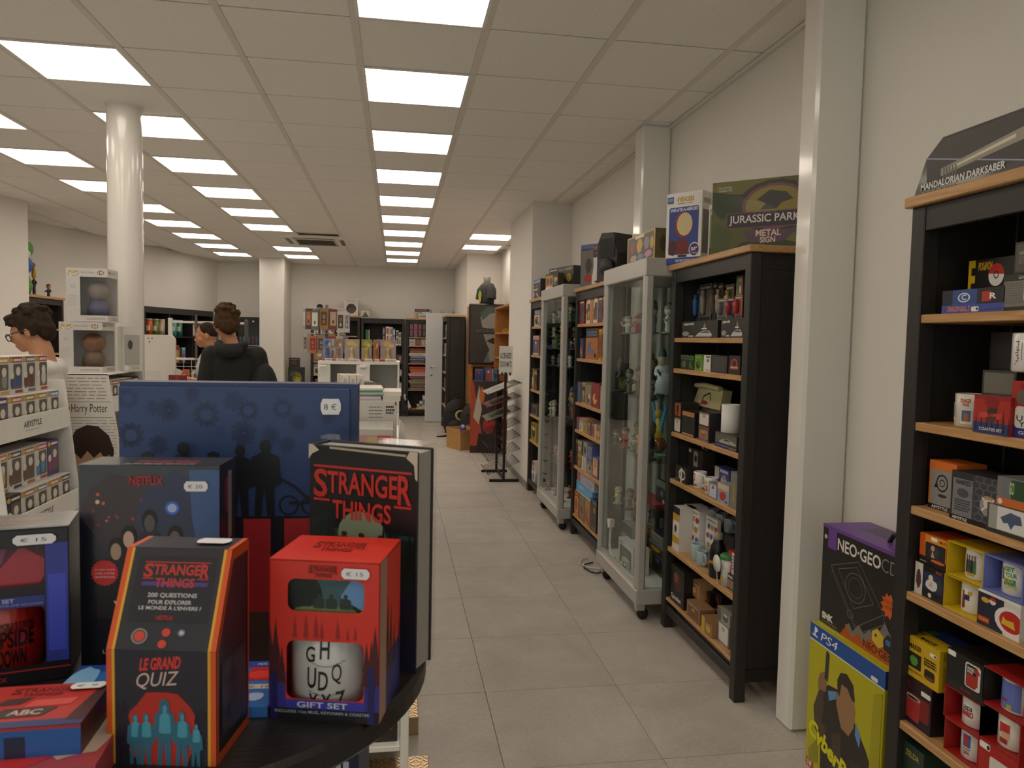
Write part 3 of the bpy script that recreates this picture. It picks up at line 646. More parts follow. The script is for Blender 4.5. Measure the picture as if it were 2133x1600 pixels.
def f_pk(p):
    p.rect(0, 0, .62, .96, '262a3a'); p.rect(.0, .92, 1, 1, 'dcd9d4'); p.ell(.78, .42, .36, .38, 'dcd9d4'); p.ell(.8, .42, .27, .29, 'b82a24'); p.poly([(.58, .3), (.9, .26), (.86, .46), (.68, .44), (.62, .52)], 'd2b02c'); p.rect(.02, .1, .3, .26, 'b8352a'); p.text('POKéMON', .04, .14, .28, .22, 'd8b030', .02); p.ell(.36, .78, .08, .1, 'd8d4cc'); p.ell(.36, .78, .08, .1, 'b82a24', 16, 0, pi); p.blob(.18, .74, .12, .08, 'd0a42c', 3); p.rect(.7, 0, 1, .14, 'dcd9d4')
onto('mug_carton', 'navy and white mug carton with a red round window, lower right on the fourth shelf', 'box', xa, 2058, 2150, .88, .09, .1, 'cfccc6', f_pk)
# --- A, fifth shelf
def f_smm(p):
    p.text('SUPER', .04, .84, .34, .93, '2a2310', .02); p.text('MARIO MAKER', .04, .7, .62, .83, '2a2310', .03); p.poly([(0, .3), (.02, .62), (.62, .62), (.62, .24), (.3, .24)], '1f1c1a'); p.rect(.34, .26, .62, .62, '242422'); p.blob(.46, .42, .1, .14, '5c9a3c', 4); p.poly([(.0, .3), (.18, .34), (.26, .6), (.12, .56)], 'b9b6ae')
    p.lines(.68, .48, .94, .66, 3, '3a300f', 5, .5); p.text('FLAMES', .68, .6, .9, .66, '2a2310'); p.text('APPEAR', .68, .53, .92, .59, '2a2310'); p.text('WHEN HOT', .68, .46, .96, .52, '2a2310'); p.rrect(.7, .16, .92, .4, .04, '25231f'); p.rect(.72, .18, .9, .24, '8a3a20'); p.text('250ML HEAT CHANGING COFFEE MUG', .04, .12, .66, .18, '4a3d12'); price_tag_dot(p, .8, .76, .94, .86)
def r_smm(p): p.text('SUPER', .1, .86, .7, .93, '5c4c10'); p.text('MARIO', .1, .76, .8, .84, '5c4c10'); p.lines(.1, .1, .85, .6, 9, '7a6618', 3, .3)
def t_smm(p): p.rect(0, .5, 1, 1, '2c3f78'); p.rect(0, .5, .4, .8, '4f7a3a'); p.text('SUPER', .1, .26, .4, .42, '2a2310', .02); p.text('MARIO MAKER', .1, .08, .8, .24, '2a2310', .02)
onto('mug_carton', 'yellow heat-changing mug carton stacked on a dark red one, fifth shelf', 'box', xa, 1887, 1984, .636, .115, .12, 'c9a51c', f_smm, r_smm, t_smm)
def f_st2(p):
    p.rect(0, 0, 1, .2, '1c1a2a'); p.text('STRANGER', .06, .78, .52, .92, '7e2420', .02, 0, -.02); p.text('THINGS', .14, .66, .44, .76, '7e2420', .02); p.rrect(.38, .2, .96, .66, .05, '7a1f1c'); p.poly([(.42, .12), (.74, .1), (.76, .58), (.42, .6)], 'a02a24'); p.ell(.58, .58, .18, .05, 'b9b4ae'); p.ell(.58, .57, .14, .03, '2a1a18'); p.lines(.04, .12, .3, .22, 2, 'a9a4a0', 8, .3); p.rrect(.76, .74, .98, .84, .03, 'dedcd6')
onto('mug_carton', 'dark red carton with red lettering under the yellow mug carton', 'box', xa, 1880, 1972, .50, .135, .13, '2e1719', f_st2, lambda p: p.rect(0, 0, 1, 1, '14110f'))
def f_blk(p): p.rect(.02, .02, .98, .2, '2a2624'); p.rrect(.5, .25, .9, .9, .06, 'd5d2cc'); p.rrect(.53, .28, .8, .86, .05, '1f1d1c'); p.rect(.54, .3, .79, .62, 'a8322a'); p.poly([(.78, .36), (.84, .36), (.84, .7), (.9, .7), (.8, .88), (.7, .7), (.78, .7)], 'a8322a'); p.text('MAGIC', .56, .72, .74, .8, 'e4e0d8', .03); p.text('MUG', .56, .64, .7, .71, 'e4e0d8', .03); p.rrect(.02, .84, .24, .98, .03, 'e4e2dc'); p.text('SUPER', .4, .08, .7, .16, '8a2a22', .02)
onto('mug_carton', 'black mug carton with a red arrow emblem on the fifth shelf', 'box', xa, 2000, 2082, .677, .1, .12, '1f1d1c', f_blk)
def art_its(a, r, h):
    curved(a, r, h, -2.05, -1.3, h * .54, h * .66, '22201e'); v, f = textmesh("IT'S-A ME,", .03); curved(a, r + .0003, h, -2.0, -1.36, h * .565, h * .64, 'e4e0d8', v, f)
    v, f = textmesh('MARIO', .05); curved(a, r, h, -2.1, -1.2, h * .32, h * .52, 'b02a22', v, f)
def art_06(a, r, h):
    curved(a, r, h, -1.9, -1.3, h * .42, h * .84, '3a62a0'); curved(a, r + .0003, h, -1.75, -1.45, h * .48, h * .8, 'b03028'); v, f = textmesh('2006', .02); curved(a, r, h, -1.82, -1.36, h * .18, h * .3, '9a3a34', v, f); curved(a, r, h, -1.9, -1.3, h * .34, h * .37, '6a3a36')
l4 = open_carton('red open-fronted mug carton under the black one, fifth shelf', xa, 1999, 2078, .588, .088, '9c1f1b')
mug('mug', 'white mug with black and red lettering in the red carton', l4, RZ + .15, .037, .08, 'dedbd4', None, art_its, None, .3, .9)
l5 = open_carton('red open-fronted mug carton at the bottom of its stack, fifth shelf', xa, 2003, 2076, .50, .088, '9c1f1b')
mug('mug', 'white mug with a blue square print and the year 2006', l5, RZ + .15, .037, .08, 'dedbd4', None, art_06, None, .3, .9)
def art_blue(a, r, h): curved(a, r, h, -2.3, -.9, h * .1, h * .9, '6272b8'); curved(a, r + .0003, h, -2.1, -1.7, h * .3, h * .38, '8a3a2c'); curved(a, r + .0003, h, -1.7, -1.4, h * .1, h * .24, 'b0a03a')
def art_face(a, r, h): curved(a, r, h, -2.0, -1.3, h * .45, h * .75, 'b8302a'); curved(a, r + .0003, h, -1.8, -1.3, h * .3, h * .5, 'd0a080'); curved(a, r, h, -1.95, -1.4, h * .15, h * .3, '9a2a26')
l6 = open_carton('red open mug carton at the picture edge, upper one on the fifth shelf', xa, 2080, 2170, .69, .092, '9c1f1b')
mug('mug', 'blue-printed white mug in the red carton at the picture edge', l6, RZ + .15, .04, .084, 'dedbd4', None, art_blue, None, .3, .9)
l7 = open_carton('red open mug carton at the picture edge, middle one on the fifth shelf', xa, 2078, 2165, .597, .092, '9c1f1b')
mug('mug', 'white mug with a red printed patch at the picture edge', l7, RZ + .15, .04, .084, 'e0dccf', None, art_face, None, .3, .9)
onto('mug_carton', 'plain red mug carton with a price sticker, bottom of the edge stack', 'box', xa, 2078, 2165, .50, .096, .1, 'a81f1b', lambda p: (p.rrect(.02, .78, .3, .95, .04, 'e4e2dc'), p.ell(.25, .86, .04, .06, '1c1a18'), p.rrect(.3, .1, .95, .7, .06, 'cfccc4')))
def f_zel(p): p.text('ZELDA', .52, .74, .88, .86, 'b3a04a', .01); p.rrect(.08, .1, .46, .86, .05, 'd2d0ca'); p.text('ZELDA', .1, .4, .44, .6, '9a2a22', .02); p.rrect(.04, .88, .32, .98, .03, 'dedbd4')
onto('mug_carton', 'dark green mug carton with a white cup on the lowest shelf', 'box', xa, 1882, 1962, .30, .14, .12, '23382a', f_zel)
onto('storage_carton', 'plain black carton underneath the dark green mug carton', 'box', xa, 1878, 1980, .17, .13, .14, '1c1b1a', lambda p: p.lines(.1, .5, .9, .7, 2, '4a4844', 2))

# --- cartons on the floor between bookcase and pillar
T = thing('game_carton', 'large yellow game carton with a blue top band standing on the floor', 'box', (1.66, 2.285, 0), RZ); w, d, h = .43, .22, .545
MB().box(-w / 2, -d / 2, 0, w / 2, d / 2, h, mat('b3ad10', .35), .002).build('carton', T); F = faces(w, d, h)
p = Pr(*F['front']); p.rect(0, .89, 1, 1, '1c4f9c'); p.rect(0, .885, 1, .893, 'd9dce0')
p.poly([(.06, .915), (.085, .92), (.085, .985), (.07, .985)], 'e4e8ec'); p.ell(.09, .965, .025, .016, 'e4e8ec'); p.poly([(.03, .93), (.12, .925), (.11, .915), (.04, .918)], 'e4e8ec'); p.text('PS4', .16, .917, .4, .975, 'e4e8ec', .0, .2)
p.poly([(.13, .3), (.16, .56), (.3, .66), (.46, .68), (.66, .56), (.82, .44), (.95, .3), (.98, 0), (.24, 0), (.22, .26)], '2a241e')      # coat
p.poly([(.13, .3), (.1, .44), (.18, .6), (.24, .6), (.25, .5), (.23, .38), (.3, .36), (.26, .22)], '4b3a2a'); p.poly([(.16, .58), (.27, .6), (.28, .7), (.24, .73), (.17, .69), (.15, .63)], '8d6a48')
p.poly([(.24, .68), (.29, .68), (.3, .86), (.26, .88), (.25, .86)], '33312e')                                                   # handgun
p.poly([(.46, .74), (.43, .68), (.42, .58), (.5, .45), (.6, .44), (.66, .52), (.67, .62), (.63, .7), (.56, .77)], '9a7350'); p.poly([(.43, .66), (.42, .74), (.46, .8), (.54, .82), (.63, .78), (.66, .68), (.62, .68), (.56, .73), (.48, .73), (.46, .64)], '2f2620')
p.poly([(.3, .62), (.42, .66), (.42, .61), (.32, .56)], '5b8fc0'); p.poly([(.68, .56), (.75, .5), (.74, .42), (.68, .48)], '5b8fc0'); p.poly([(.38, .36), (.5, .42), (.52, .1), (.4, .1)], '47382a'); p.poly([(.62, .3), (.8, .34), (.86, .1), (.66, .06)], '3a3026')
p.text('CyberPunk', .05, .2, .86, .36, 'd6d400', .04, .3, -.16); p.rect(.03, .0, .13, .06, 'b02c26'); p.text('18', .05, .01, .11, .05, 'e8e4dc', .03); p.poly([(.05, .12), (.18, .24), (.2, .08), (.08, .04)], '8f8a14')
p.poly([(.86, .2), (.98, .18), (.98, .86), (.88, .82)], 'a39d10'); p.rrect(.84, .9, .92, .925, .012, 'e2e0da'); p.build('printed_front', T)
p = Pr(*F['right']); p.rect(0, .89, 1, 1, '24407c'); p.text('P S', .06, .92, .4, .97, 'dfe3e8', .02); p.rect(.1, .3, .6, .8, '9a9510'); p.rect(.2, .05, .8, .25, '8f8a12'); p.build('printed_side', T)
p = Pr(*F['top']); p.rect(.04, .3, .42, .92, '3a3830'); p.rect(.48, .2, .62, .9, '57534a'); p.rect(.68, .3, .96, .92, '2e2c27'); p.line([(.02, .1), (.4, .1)], .012, 'd8d49a'); p.lines(.06, .4, .4, .85, 4, '6a665a', 3, .3); p.build('printed_top', T)
T = thing('console_carton', 'black console carton with a purple top and carry handle on the yellow carton', 'box', (1.682, 2.285, .545), RZ); w, d, h = .44, .19, .37
MB().box(-w / 2, -d / 2, 0, w / 2, d / 2, h, mat('23211f', .4, n=.1, ns=10), .002).build('carton', T); F = faces(w, d, h)
p = Pr(*F['front']); p.rect(.08, .78, .2, 1, '6b4492'); p.rect(0, .97, 1, 1, '6b4492'); p.text('NEO·GEO', .215, .8, .76, .92, 'dad6cf', .02); p.text('CD', .77, .8, .95, .92, '8d8a84', -.012)
L = '6a6660'
for q in ([(.14, .62), (.5, .78), (.82, .42), (.5, .16), (.14, .62)], [(.24, .62), (.48, .72), (.7, .46), (.46, .32), (.24, .62)], [(.5, .16), (.52, .1), (.84, .34), (.82, .42)], [(.14, .62), (.16, .56), (.52, .1)]): p.line(q, .006, L)
p.ring(.47, .52, .13, .14, .06, L); p.ring(.47, .52, .09, .095, .05, L); p.ring(.42, .25, .04, .04, .2, L)
p.poly([(.5, 0), (.36, .12), (.42, .16), (.46, .1), (.54, .2), (.6, .14), (.68, .22), (.74, .16), (.84, .36), (.9, .28), (1, .34), (1, 0)], '77736d'); p.poly([(.3, .0), (.38, .12), (.46, .04), (.54, .12), (.6, .06), (.7, .16), (.78, .1), (.88, .26), (1, .24), (1, 0)], 'b0501f')
p.poly([(.7, .14), (.78, .1), (.84, .14), (.84, .22), (.76, .27), (.7, .22)], 'd0b23a'); p.ell(.745, .2, .012, .014, '2a2620'); p.poly([(.84, .12), (.92, .1), (.97, .15), (.96, .24), (.88, .27), (.83, .2)], '2a2826'); p.rect(.86, .17, .94, .22, '3c6ea8')
p.text('NEO·GEO', .6, .03, .95, .1, '3a2414', .01); p.text('SNK', .04, .05, .2, .12, 'dad6cf', .06); p.lines(.04, .02, .25, .04, 1, '8d8a84', 4)
p.burst(.88, .52, .1, 11, 'd2601e', .72); p.text('FATAL FURY', .81, .54, .94, .57, '3a1c0c'); p.text('OFFERT', .83, .49, .92, .52, '3a1c0c'); p.rrect(.92, .66, .99, .7, .01, 'dedbd4'); p.rrect(.03, .86, .07, .9, .01, 'b9b6ae'); p.build('printed_front', T)
p = Pr(*F['top']); p.rect(0, 0, 1, 1, '6b4492'); p.rect(.2, .45, .6, .95, '57456a'); p.lines(.24, .5, .56, .9, 3, '3d3448', 4); p.rect(.82, .1, .98, .2, '4a3566'); p.build('printed_top', T)
MB().tube([(.05, -.02, h), (.07, -.02, h + .03), (.13, -.02, h + .042), (.19, -.02, h + .03), (.21, -.02, h)], .008, BLACKM, 8).build('carry_handle', T)

# ------------------------------------------------------------------ bookcase B
z = 2.0
T = carton('sign_carton', 'big green metal-sign carton leaning on top of the bookcase', 'box', (1.473 + .2 * .75 + .02 * .66, 3.35 - .2 * .66 + .02 * .75, z), -.722, .40, .04, .335, '3c4428',
  lambda p: (p.rect(0, 0, 1, 1, '57562c'), p.blob(.16, .75, .22, .28, '2e3d24', 3), p.blob(.1, .2, .16, .24, '47502a', 4), p.blob(.85, .12, .3, .16, '6b6a34', 5), p.blob(.4, .92, .5, .12, '6d6430', 8), p.blob(.62, .08, .4, .1, '2f3a20', 9), p.ell(.72, .62, .43, .36, '3a3524'), p.ell(.72, .62, .37, .31, '6f4a58'), p.ell(.72, .62, .33, .275, '8a7a34'),
    p.rrect(.17, .34, 1.0, .56, .03, '6a4652'), p.rrect(.185, .355, 1.0, .545, .03, '2e2930'), p.text('JURASSIC PARK', .21, .38, 1.0, .52, 'd9cfcb', .015), p.poly([(.36, .3), (.46, .14), (.84, .14), (.98, .3)], '574052'), p.text('METAL', .52, .22, .8, .31, 'd4b8b0', .03), p.text('SIGN', .57, .13, .74, .21, 'd4b8b0', .03),
    p.poly([(.52, .72), (.66, .84), (.84, .8), (.92, .7), (.8, .66), (.74, .58), (.56, .58), (.62, .66)], '3a3a34'), p.text('COLLECTOR', .07, .86, .23, .93, 'a9b0a0', .02)))
MB().add([(-.19, -.0212, .28), (-.14, -.0212, .28), (.09, -.0212, .205), (.1, -.0212, .175), (-.06, -.0212, .145)], [(0, 1, 2, 3, 4)], FILM).build('torn_film', T)
carton('plush_carton', 'white and blue inflatable-toy carton at the far end of the bookcase top', 'box', (1.452 + .11 * .6 + .05 * .8, 3.90 - .11 * .8 + .05 * .6, z), -.927, .215, .1, .385, 'dcd9d4',
  lambda p: (p.rrect(.08, .14, .92, .8, .05, '2b3f86'), p.rect(0, 0, 1, .1, '28408c'), p.text('INFLATE-A-HEROES', .12, .74, .9, .785, 'dfe3ea', .02, .2), p.text('AVENGERS', .28, .87, .78, .94, 'b99a3a', .04), p.text('INFINITY WAR', .32, .835, .74, .86, 'b08a3a', .02), p.rect(.02, .86, .2, .95, '2f4a94'), p.text('LOGO', .04, .89, .18, .93, 'b9c4d8', .02), p.ell(.5, .55, .26, .18, '8d2a26'), p.ell(.53, .56, .22, .16, 'c9b98a'), p.blob(.46, .25, .26, .12, '6d1f22', 5), p.blob(.2, .24, .14, .13, '4a1d20', 6), p.ell(.82, .2, .15, .1, 'd9d6d2'), p.ell(.82, .2, .13, .085, '3a2a6a'), p.text('30"', .73, .185, .9, .235, 'e4e2de', .03), p.text('76cm', .75, .14, .9, .17, 'b9a0d0', .02), p.rrect(.36, .105, .62, .135, .02, '1d1c20'), p.text('INFLATABLE STANDING PLUSH', .3, .04, .86, .075, 'd0d8e8', .02)),
  lambda p: (p.text('AVENGERS', .15, .84, .85, .91, 'a8842c', .03), p.rect(.1, .15, .9, .75, '77736c')))
carton('toy_carton', 'narrow white-green toy carton between the white carton and the green sign', 'box', (1.62, 3.52, z), -.8, .14, .08, .27, 'd2cfc8',
  lambda p: (p.rect(.05, .05, .95, .92, '6f7d5c'), p.text('playmobil', .08, .82, .9, .92, 'e8e6e0', .03, .1), p.blob(.3, .6, .2, .1, 'a0382a', 3), p.blob(.6, .45, .3, .16, 'c9c6a8', 4), p.rect(.05, .05, .95, .2, '2e2c2a'), p.lines(.1, .08, .5, .16, 2, 'c4c0b8', 5)))
bx = 1.505
CAR = lambda p: (p.text('playmobil', .06, .74, .36, .92, 'e2e0da', .03, .1), p.poly([(.4, .08), (.5, .3), (.62, .42), (.78, .42), (.86, .2), (.84, .08)], 'b9b7b2'), p.poly([(.53, .3), (.62, .38), (.76, .38), (.8, .28)], '3b3a39'), p.blob(.12, .26, .12, .16, '8f8d88', 3), p.rect(.58, .5, .72, .58, 'cfcdc6'), p.poly([(.62, .58), (.66, .9), (.7, .58)], '7a8a5a'), p.lines(.22, .06, .36, .16, 1, 'c9c6c0', 4, .9))
onto('toy_carton', 'black vehicle toy carton with a grey car, farther one on the top shelf', 'box', bx, 1413, 1487, 1.605, .085, .1, '1f1e1d', CAR)
onto('toy_carton', 'black vehicle toy carton with a grey car, nearer one on the top shelf', 'box', bx, 1494, 1546, 1.605, .088, .1, '1f1e1d', CAR)
def blister(label, X, a, b, z, h, back, figc, seed, strip=None):
    yc, w = spot(X, a, b, 620); T = thing('figure_pack', label, 'toy pack', (X, yc, z), RZ, 'figure packs on the top shelf')
    MB().box(-w / 2, .012, 0, w / 2, .016, h, mat(back, .45)).build('backing_card', T)
    p = Pr((-w / 2, .012, 0), (w, 0, 0), (0, 0, h)); p.rect(.05, .84, .95, .97, strip or '3a3532'); p.lines(.1, .87, .9, .94, 1, 'c9c4b8', seed, .8); p.rect(.05, .03, .95, .14, strip or '3a3532'); p.build('printed_front', T)
    q = MB(); q.lathe([(.006, h * .2), (.012, h * .3), (.013, h * .52), (.016, h * .66), (.006, h * .72), (.01, h * .76), (.011, h * .82), (0, h * .85)], mat(figc, .4), 10); q.build('toy_figure', T)
    MB().box(-w * .42, -.02, h * .15, w * .42, .012, h * .85, FILM, .004).build('clear_bubble', T)
for i, (a, b, zz, h, bk, fc, lb) in enumerate([(1418, 1444, 1.692, .17, '6a4a4e', 'a8403a', 'dark figure pack with two red figures at the far end of the top shelf'), (1446, 1451, 1.692, .18, '2b4a8c', '3a6ab0', 'narrow blue figure pack on the top shelf'), (1452, 1477, 1.692, .2, '77746b', '8d8a7d', 'large grey figure pack with a standing figure on the top shelf'), (1480, 1488, 1.692, .2, '3a4358', '5a4636', 'dark blue figure pack behind the grey one on the top shelf'), (1491, 1500, 1.694, .19, '57463c', 'a08a78', 'brown figure pack in the middle of the top shelf'), (1507, 1523, 1.694, .175, '8a7a5a', 'c0a050', 'tan and yellow figure pack on the top shelf'), (1490, 1510, 1.6945, .1, '8f8d88', '6d6a64', 'small clear figure pack with a tapered top'), (1511, 1524, 1.6945, .1, '4a3a5a', '9a2a28', 'small violet and red figure pack on the black cartons'), (1526, 1541, 1.6945, .105, 'b0705a', 'b8302a', 'small figure pack with a red and yellow figure, near end of the top shelf')]):
    blister(lb, bx + (.1 if h > .15 else .035), a, b, zz, h, bk, fc, i)
for i, (a, b, zz, h, bk, fc, lb) in enumerate([(1430, 1446, 1.692, .2, '3a3230', '8a4a44', 'dark backing pack behind the red figures on the top shelf'), (1500, 1512, 1.694, .2, '4a4a58', '9a8a6c', 'slate figure pack at the back of the top shelf'), (1514, 1526, 1.694, .19, '6a3a34', 'c09a5a', 'maroon figure pack at the back of the top shelf'), (1456, 1472, 1.692, .19, '2e3448', 'b0a890', 'navy figure pack at the back of the top shelf')]):
    blister(lb, bx + .16, a, b, zz, h, bk, fc, i + 20)
onto('toy_carton', 'tall brown toy carton at the near end of the top shelf', 'box', bx + .06, 1533, 1546, 1.694, .2, .1, '6a4630', art_random(5, ['8a5a3a', 'b08a50', '3a6a50', 'c9c0a8']), y=620)
# second shelf of B
s2 = [(1418, 1433, .075, '26281f', 'dark green-black mug carton at the far end of the second shelf', ['1a1c18', '3f6a34', '56603c', 'cfccc4']), (1434, 1445, .073, '1f2a1c', 'black and green carton, second along the second shelf', ['2a5a2a', '3f7a34', '1d1c1a']), (1447, 1464, .082, '5f8a28', 'lime green slime carton on the second shelf', ['86b030', '4a6a20', 'a8302a', '2a2620']), (1466, 1480, .08, 'd6d3cc', 'white carton with a black round window on the second shelf', ['d6d3cc', '1f1e1d', '2a2a2a']), (1481, 1515, .08, '262523', 'black carton with a grey square panel on the second shelf', ['4a4a48', '3a3938', '8a6a4a', '2a2928'])]
for i, (a, b, h, c, lb, pal) in enumerate(s2): onto('mug_carton', lb, 'box', bx, a, b, 1.44, h, .09, c, art_random(20 + i, pal), y=750)
def f_jp(p): p.ell(.5, .55, .3, .3, 'a8382a'); p.blob(.5, .58, .2, .2, '241f1d', 3); p.rect(.16, .28, .84, .44, 'b0352a'); p.text('JURASSIC PARK', .18, .31, .82, .41, 'e0d8cc', .03)
onto('mug_carton', 'black mug carton with a round red emblem at the near end of the second shelf', 'box', bx, 1518, 1542, 1.44, .085, .09, '1e1c1b', f_jp, y=750)
# third shelf of B
def soft_bag():
    yc, w = spot(bx + .1, 1436, 1498, 830); T = thing('tshirt_roll', 'folded cream T-shirt propped up at the back of the third shelf', 'shirt', (bx + .12, yc, 1.24), RZ)
    m = MB(); m.prism([(-w / 2, 0), (w * .42, 0), (w / 2, .1), (w * .2, .11), (-w * .3, .1)], 0, .05, mat('b9b184', .8, n=.08)); m.build('folded_body', T)
    MB().tube([(-w * .38, .0, .11), (0, -.01, .118), (w * .42, .0, .108)], .014, mat('c2ba8c', .8), 10).build('rolled_top', T)
    p = Pr((-w / 2, -.001, 0), (w, 0, 0), (0, 0, .1)); p.line([(.3, .1), (.4, .6), (.6, .8), (.62, .4)], .02, '2a2822'); p.blob(.42, .25, .12, .12, '9a3a2c', 3); p.build('printed_front', T)
onto('storage_carton', 'dark carton under the folded cream T-shirt', 'box', bx + .12, 1432, 1500, 1.095, .145, .1, '221f1d', art_random(31, ['3a302a', '8a5a30', '2a2624', '5a4a3a']), y=860)
soft_bag()
s3 = [(1404, 1418, .085, '2a2522', 'small black and tan carton at the far end of the third shelf', 0), (1404, 1418, .08, '2a2522', 'second small black and tan carton on top of the other', 1), (1420, 1447, .13, '1f1c1b', 'black carton with copper mug print on the third shelf', 0), (1455, 1478, .075, '26242a', 'low dark model-car carton with an orange line on the third shelf', 0), (1455, 1478, .07, '26242a', 'dark model-car carton stacked on the low one', 1)]
zt = {}
for i, (a, b, h, c, lb, st) in enumerate(s3):
    zz = 1.095 if not st else zt[a]
    onto('toy_carton', lb, 'box', bx, a, b, zz, h, .1, c, art_random(40 + i, ['c08a58', '1c1a19', 'a8522a', '8d7a6a', 'cfc8bc']), y=880); zt[a] = zz + h
T = thing('paper_roll', 'white cardboard tube standing on the third shelf', 'tube', (bx + .05, spot(bx, 1483, 1521, 880)[0], 1.095)); MB().lathe([(0, 0), (.044, 0), (.044, .2), (.038, .2), (.038, .002)], mat('d5d2cc', .6), 28).build('tube_wall', T)
def f_car(p): p.rect(.02, .3, .98, .97, '5c5a52'); p.poly([(.2, .42), (.34, .6), (.56, .68), (.78, .6), (.96, .48), (.96, .36), (.22, .34)], 'a5a294'); p.poly([(.4, .58), (.54, .64), (.72, .58), (.68, .52), (.42, .52)], '38362f'); p.rect(0, 0, 1, .26, '2f2a52'); p.text('BACK TO THE FUTURE', .06, .12, .6, .2, '8d9ad0', .02); p.lines(.64, .06, .96, .2, 2, 'b9a43a', 7)
onto('toy_carton', 'clear-fronted silver car carton with a violet band, near end of the third shelf', 'box', bx - .005, 1490, 1536, 1.095, .07, .06, '2a2824', f_car, y=900)
# fourth shelf of B
onto('mug_carton', 'black and white mug carton with a cut-out handle, far end of the fourth shelf', 'box', bx, 1406, 1429, .838, .085, .08, '1f1d1c', lambda p: (p.rect(.5, 0, .62, .9, 'd2cfc8'), p.ring(.62, .5, .3, .34, .3, 'd2cfc8'), p.blob(.8, .5, .1, .16, '4a2a30', 3), p.lines(.1, .1, .4, .25, 2, '77736c', 3)), y=1000)
onto('mug_carton', 'dark clear carton with a dog-tag print stacked at the back of the fourth shelf', 'box', bx + .09, 1430, 1462, .838, .175, .07, '35322e', lambda p: (p.rrect(.42, .45, .7, .92, .06, '9a978f'), p.blob(.56, .7, .1, .12, '2a2826', 3), p.rrect(.1, .84, .26, .94, .03, 'dedbd4')), y=1000)
def art_gb(a, r, h):
    curved(a, r, h, -1.9, -1.3, h * .45, h * .9, 'b0352c'); curved(a, r + .0003, h, -1.78, -1.42, h * .54, h * .82, 'd8d4cc'); v, f = textmesh('GHOSTBUSTERS', .03); curved(a, r, h, -2.3, -.9, h * .14, h * .26, '2a2826', v, f)
mug('mug', 'white mug with a red ring emblem on the fourth shelf', (bx + .045, spot(bx, 1431, 1452, 1000)[0], .838), RZ, .034, .085, 'd9d6d0', None, art_gb)
def art_bttf(a, r, h):
    v, f = textmesh('BACK', .04); curved(a, r, h, -2.1, -1.1, h * .62, h * .78, 'c07a2a', v, f); curved(a, r, h, -2.1, -1.1, h * .2, h * .5, 'b8402a'); curved(a, r + .0003, h, -1.8, -1.3, h * .28, h * .44, 'd8d0c0')
mug('mug', 'white mug with orange lettering and a red band on the fourth shelf', (bx + .04, spot(bx, 1457, 1476, 1000)[0], .838), RZ, .032, .082, 'cfcac2', None, art_bttf)
mug('mug', 'dark mug with orange lettering standing on the carton behind the white ones', (bx + .125, spot(bx + .12, 1462, 1482, 950)[0], 1.0135), RZ, .03, .05, '2a2326', None, art_bttf)
for i, (a, b, h, c, lb) in enumerate([(1477, 1494, .075, '77746d', 'clear pack with a grey card on the fourth shelf'), (1495, 1519, .09, '8d9ab0', 'clear pack with a pale blue and red card on the fourth shelf'), (1488, 1519, .135, '3a3f7c', 'blue and red carton behind the clear packs on the fourth shelf')]):
    onto('toy_carton', lb, 'box', bx + (.07 if i == 2 else 0), a, b, .838, h, .06, c, art_random(50 + i, ['a8a49c', 'b0382c', 'b8c4d8', '8d8a82', 'd0b090']), y=1010)
onto('long_carton', 'tall grey speckled carton at the near end of the fourth shelf', 'box', bx, 1521, 1536, .838, .165, .12, '77756f', lambda p: (p.lines(.3, .2, .7, .7, 9, 'a89a30', 3, .6),), y=1020)
# fifth shelf of B
onto('game_carton', 'yellow, white and black carton at the far end of the fifth shelf', 'box', bx, 1401, 1415, .46, .235, .1, 'd2cfc8', lambda p: (p.rect(0, .84, 1, 1, '1d1c1b'), p.rect(0, .68, 1, .84, 'c49a20'), p.rect(.1, .42, .9, .66, 'e0ddd8'), p.blob(.45, .5, .2, .1, '2a2826', 3), p.rect(0, .16, 1, .32, 'c49a20')), y=1100)
def f_fr(p):
    p.text('FRIENDS', .12, .9, .88, .95, '33312e', .01)
    for i in range(4):
        for j in range(3):
            u, v = .2 + .3 * j + .08 * (i % 2), .12 + .22 * i; c = ('2f5fa8', 'b08a20', 'a82a26')[(i + j) % 3]; p.blob(u, v, .13, .075, c, i * 3 + j, 10, .2); p.line([(u + .1, v + .02), (u + .16, v + .08)], .02, '3a3a38')
onto('game_carton', 'white carton patterned with blue, yellow and red bags on the fifth shelf', 'box', bx + .075, 1424, 1456, .46, .235, .1, 'd8d6d0', f_fr, y=1100)
onto('game_carton', 'second white bag-patterned carton behind the bottle on the fifth shelf', 'box', bx + .105, 1470, 1494, .46, .225, .02, 'd8d6d0', f_fr, y=1100)
mug('mug', 'pale blue mug with its handle to the left, standing on the fifth shelf', (bx + .05, spot(bx, 1424, 1446, 1140)[0], .46), RZ + pi, .034, .085, '9fb4b8')
mug('mug', 'smaller pale blue mug in front of the other on the fifth shelf', (bx + .03, spot(bx, 1443, 1458, 1150)[0], .46), RZ, .026, .075, '9fb4b8')
onto('storage_carton', 'black stacked carton at the back of the fifth shelf', 'box', bx + .135, 1476, 1530, .46, .17, .1, '1f1d1d', art_random(61, ['2a2928', '3a3838', '55524e']), y=1100)
for i, (a, b, lb) in enumerate([(1470, 1489, 'grey-blue mug upside down at the far end of the back carton'), (1488, 1506, 'grey-blue mug in the middle on the back carton'), (1505, 1526, 'grey-blue mug at the near end on the back carton')]):
    mug('mug', lb, (bx + .17, spot(bx + .15, a, b, 1080)[0], .63), RZ, .034, .075, '7d8a90')
T = thing('bottle', 'black flask with an orange printed band on the fifth shelf', 'bottle', (bx + .03, spot(bx, 1468, 1496, 1180)[0], .46))
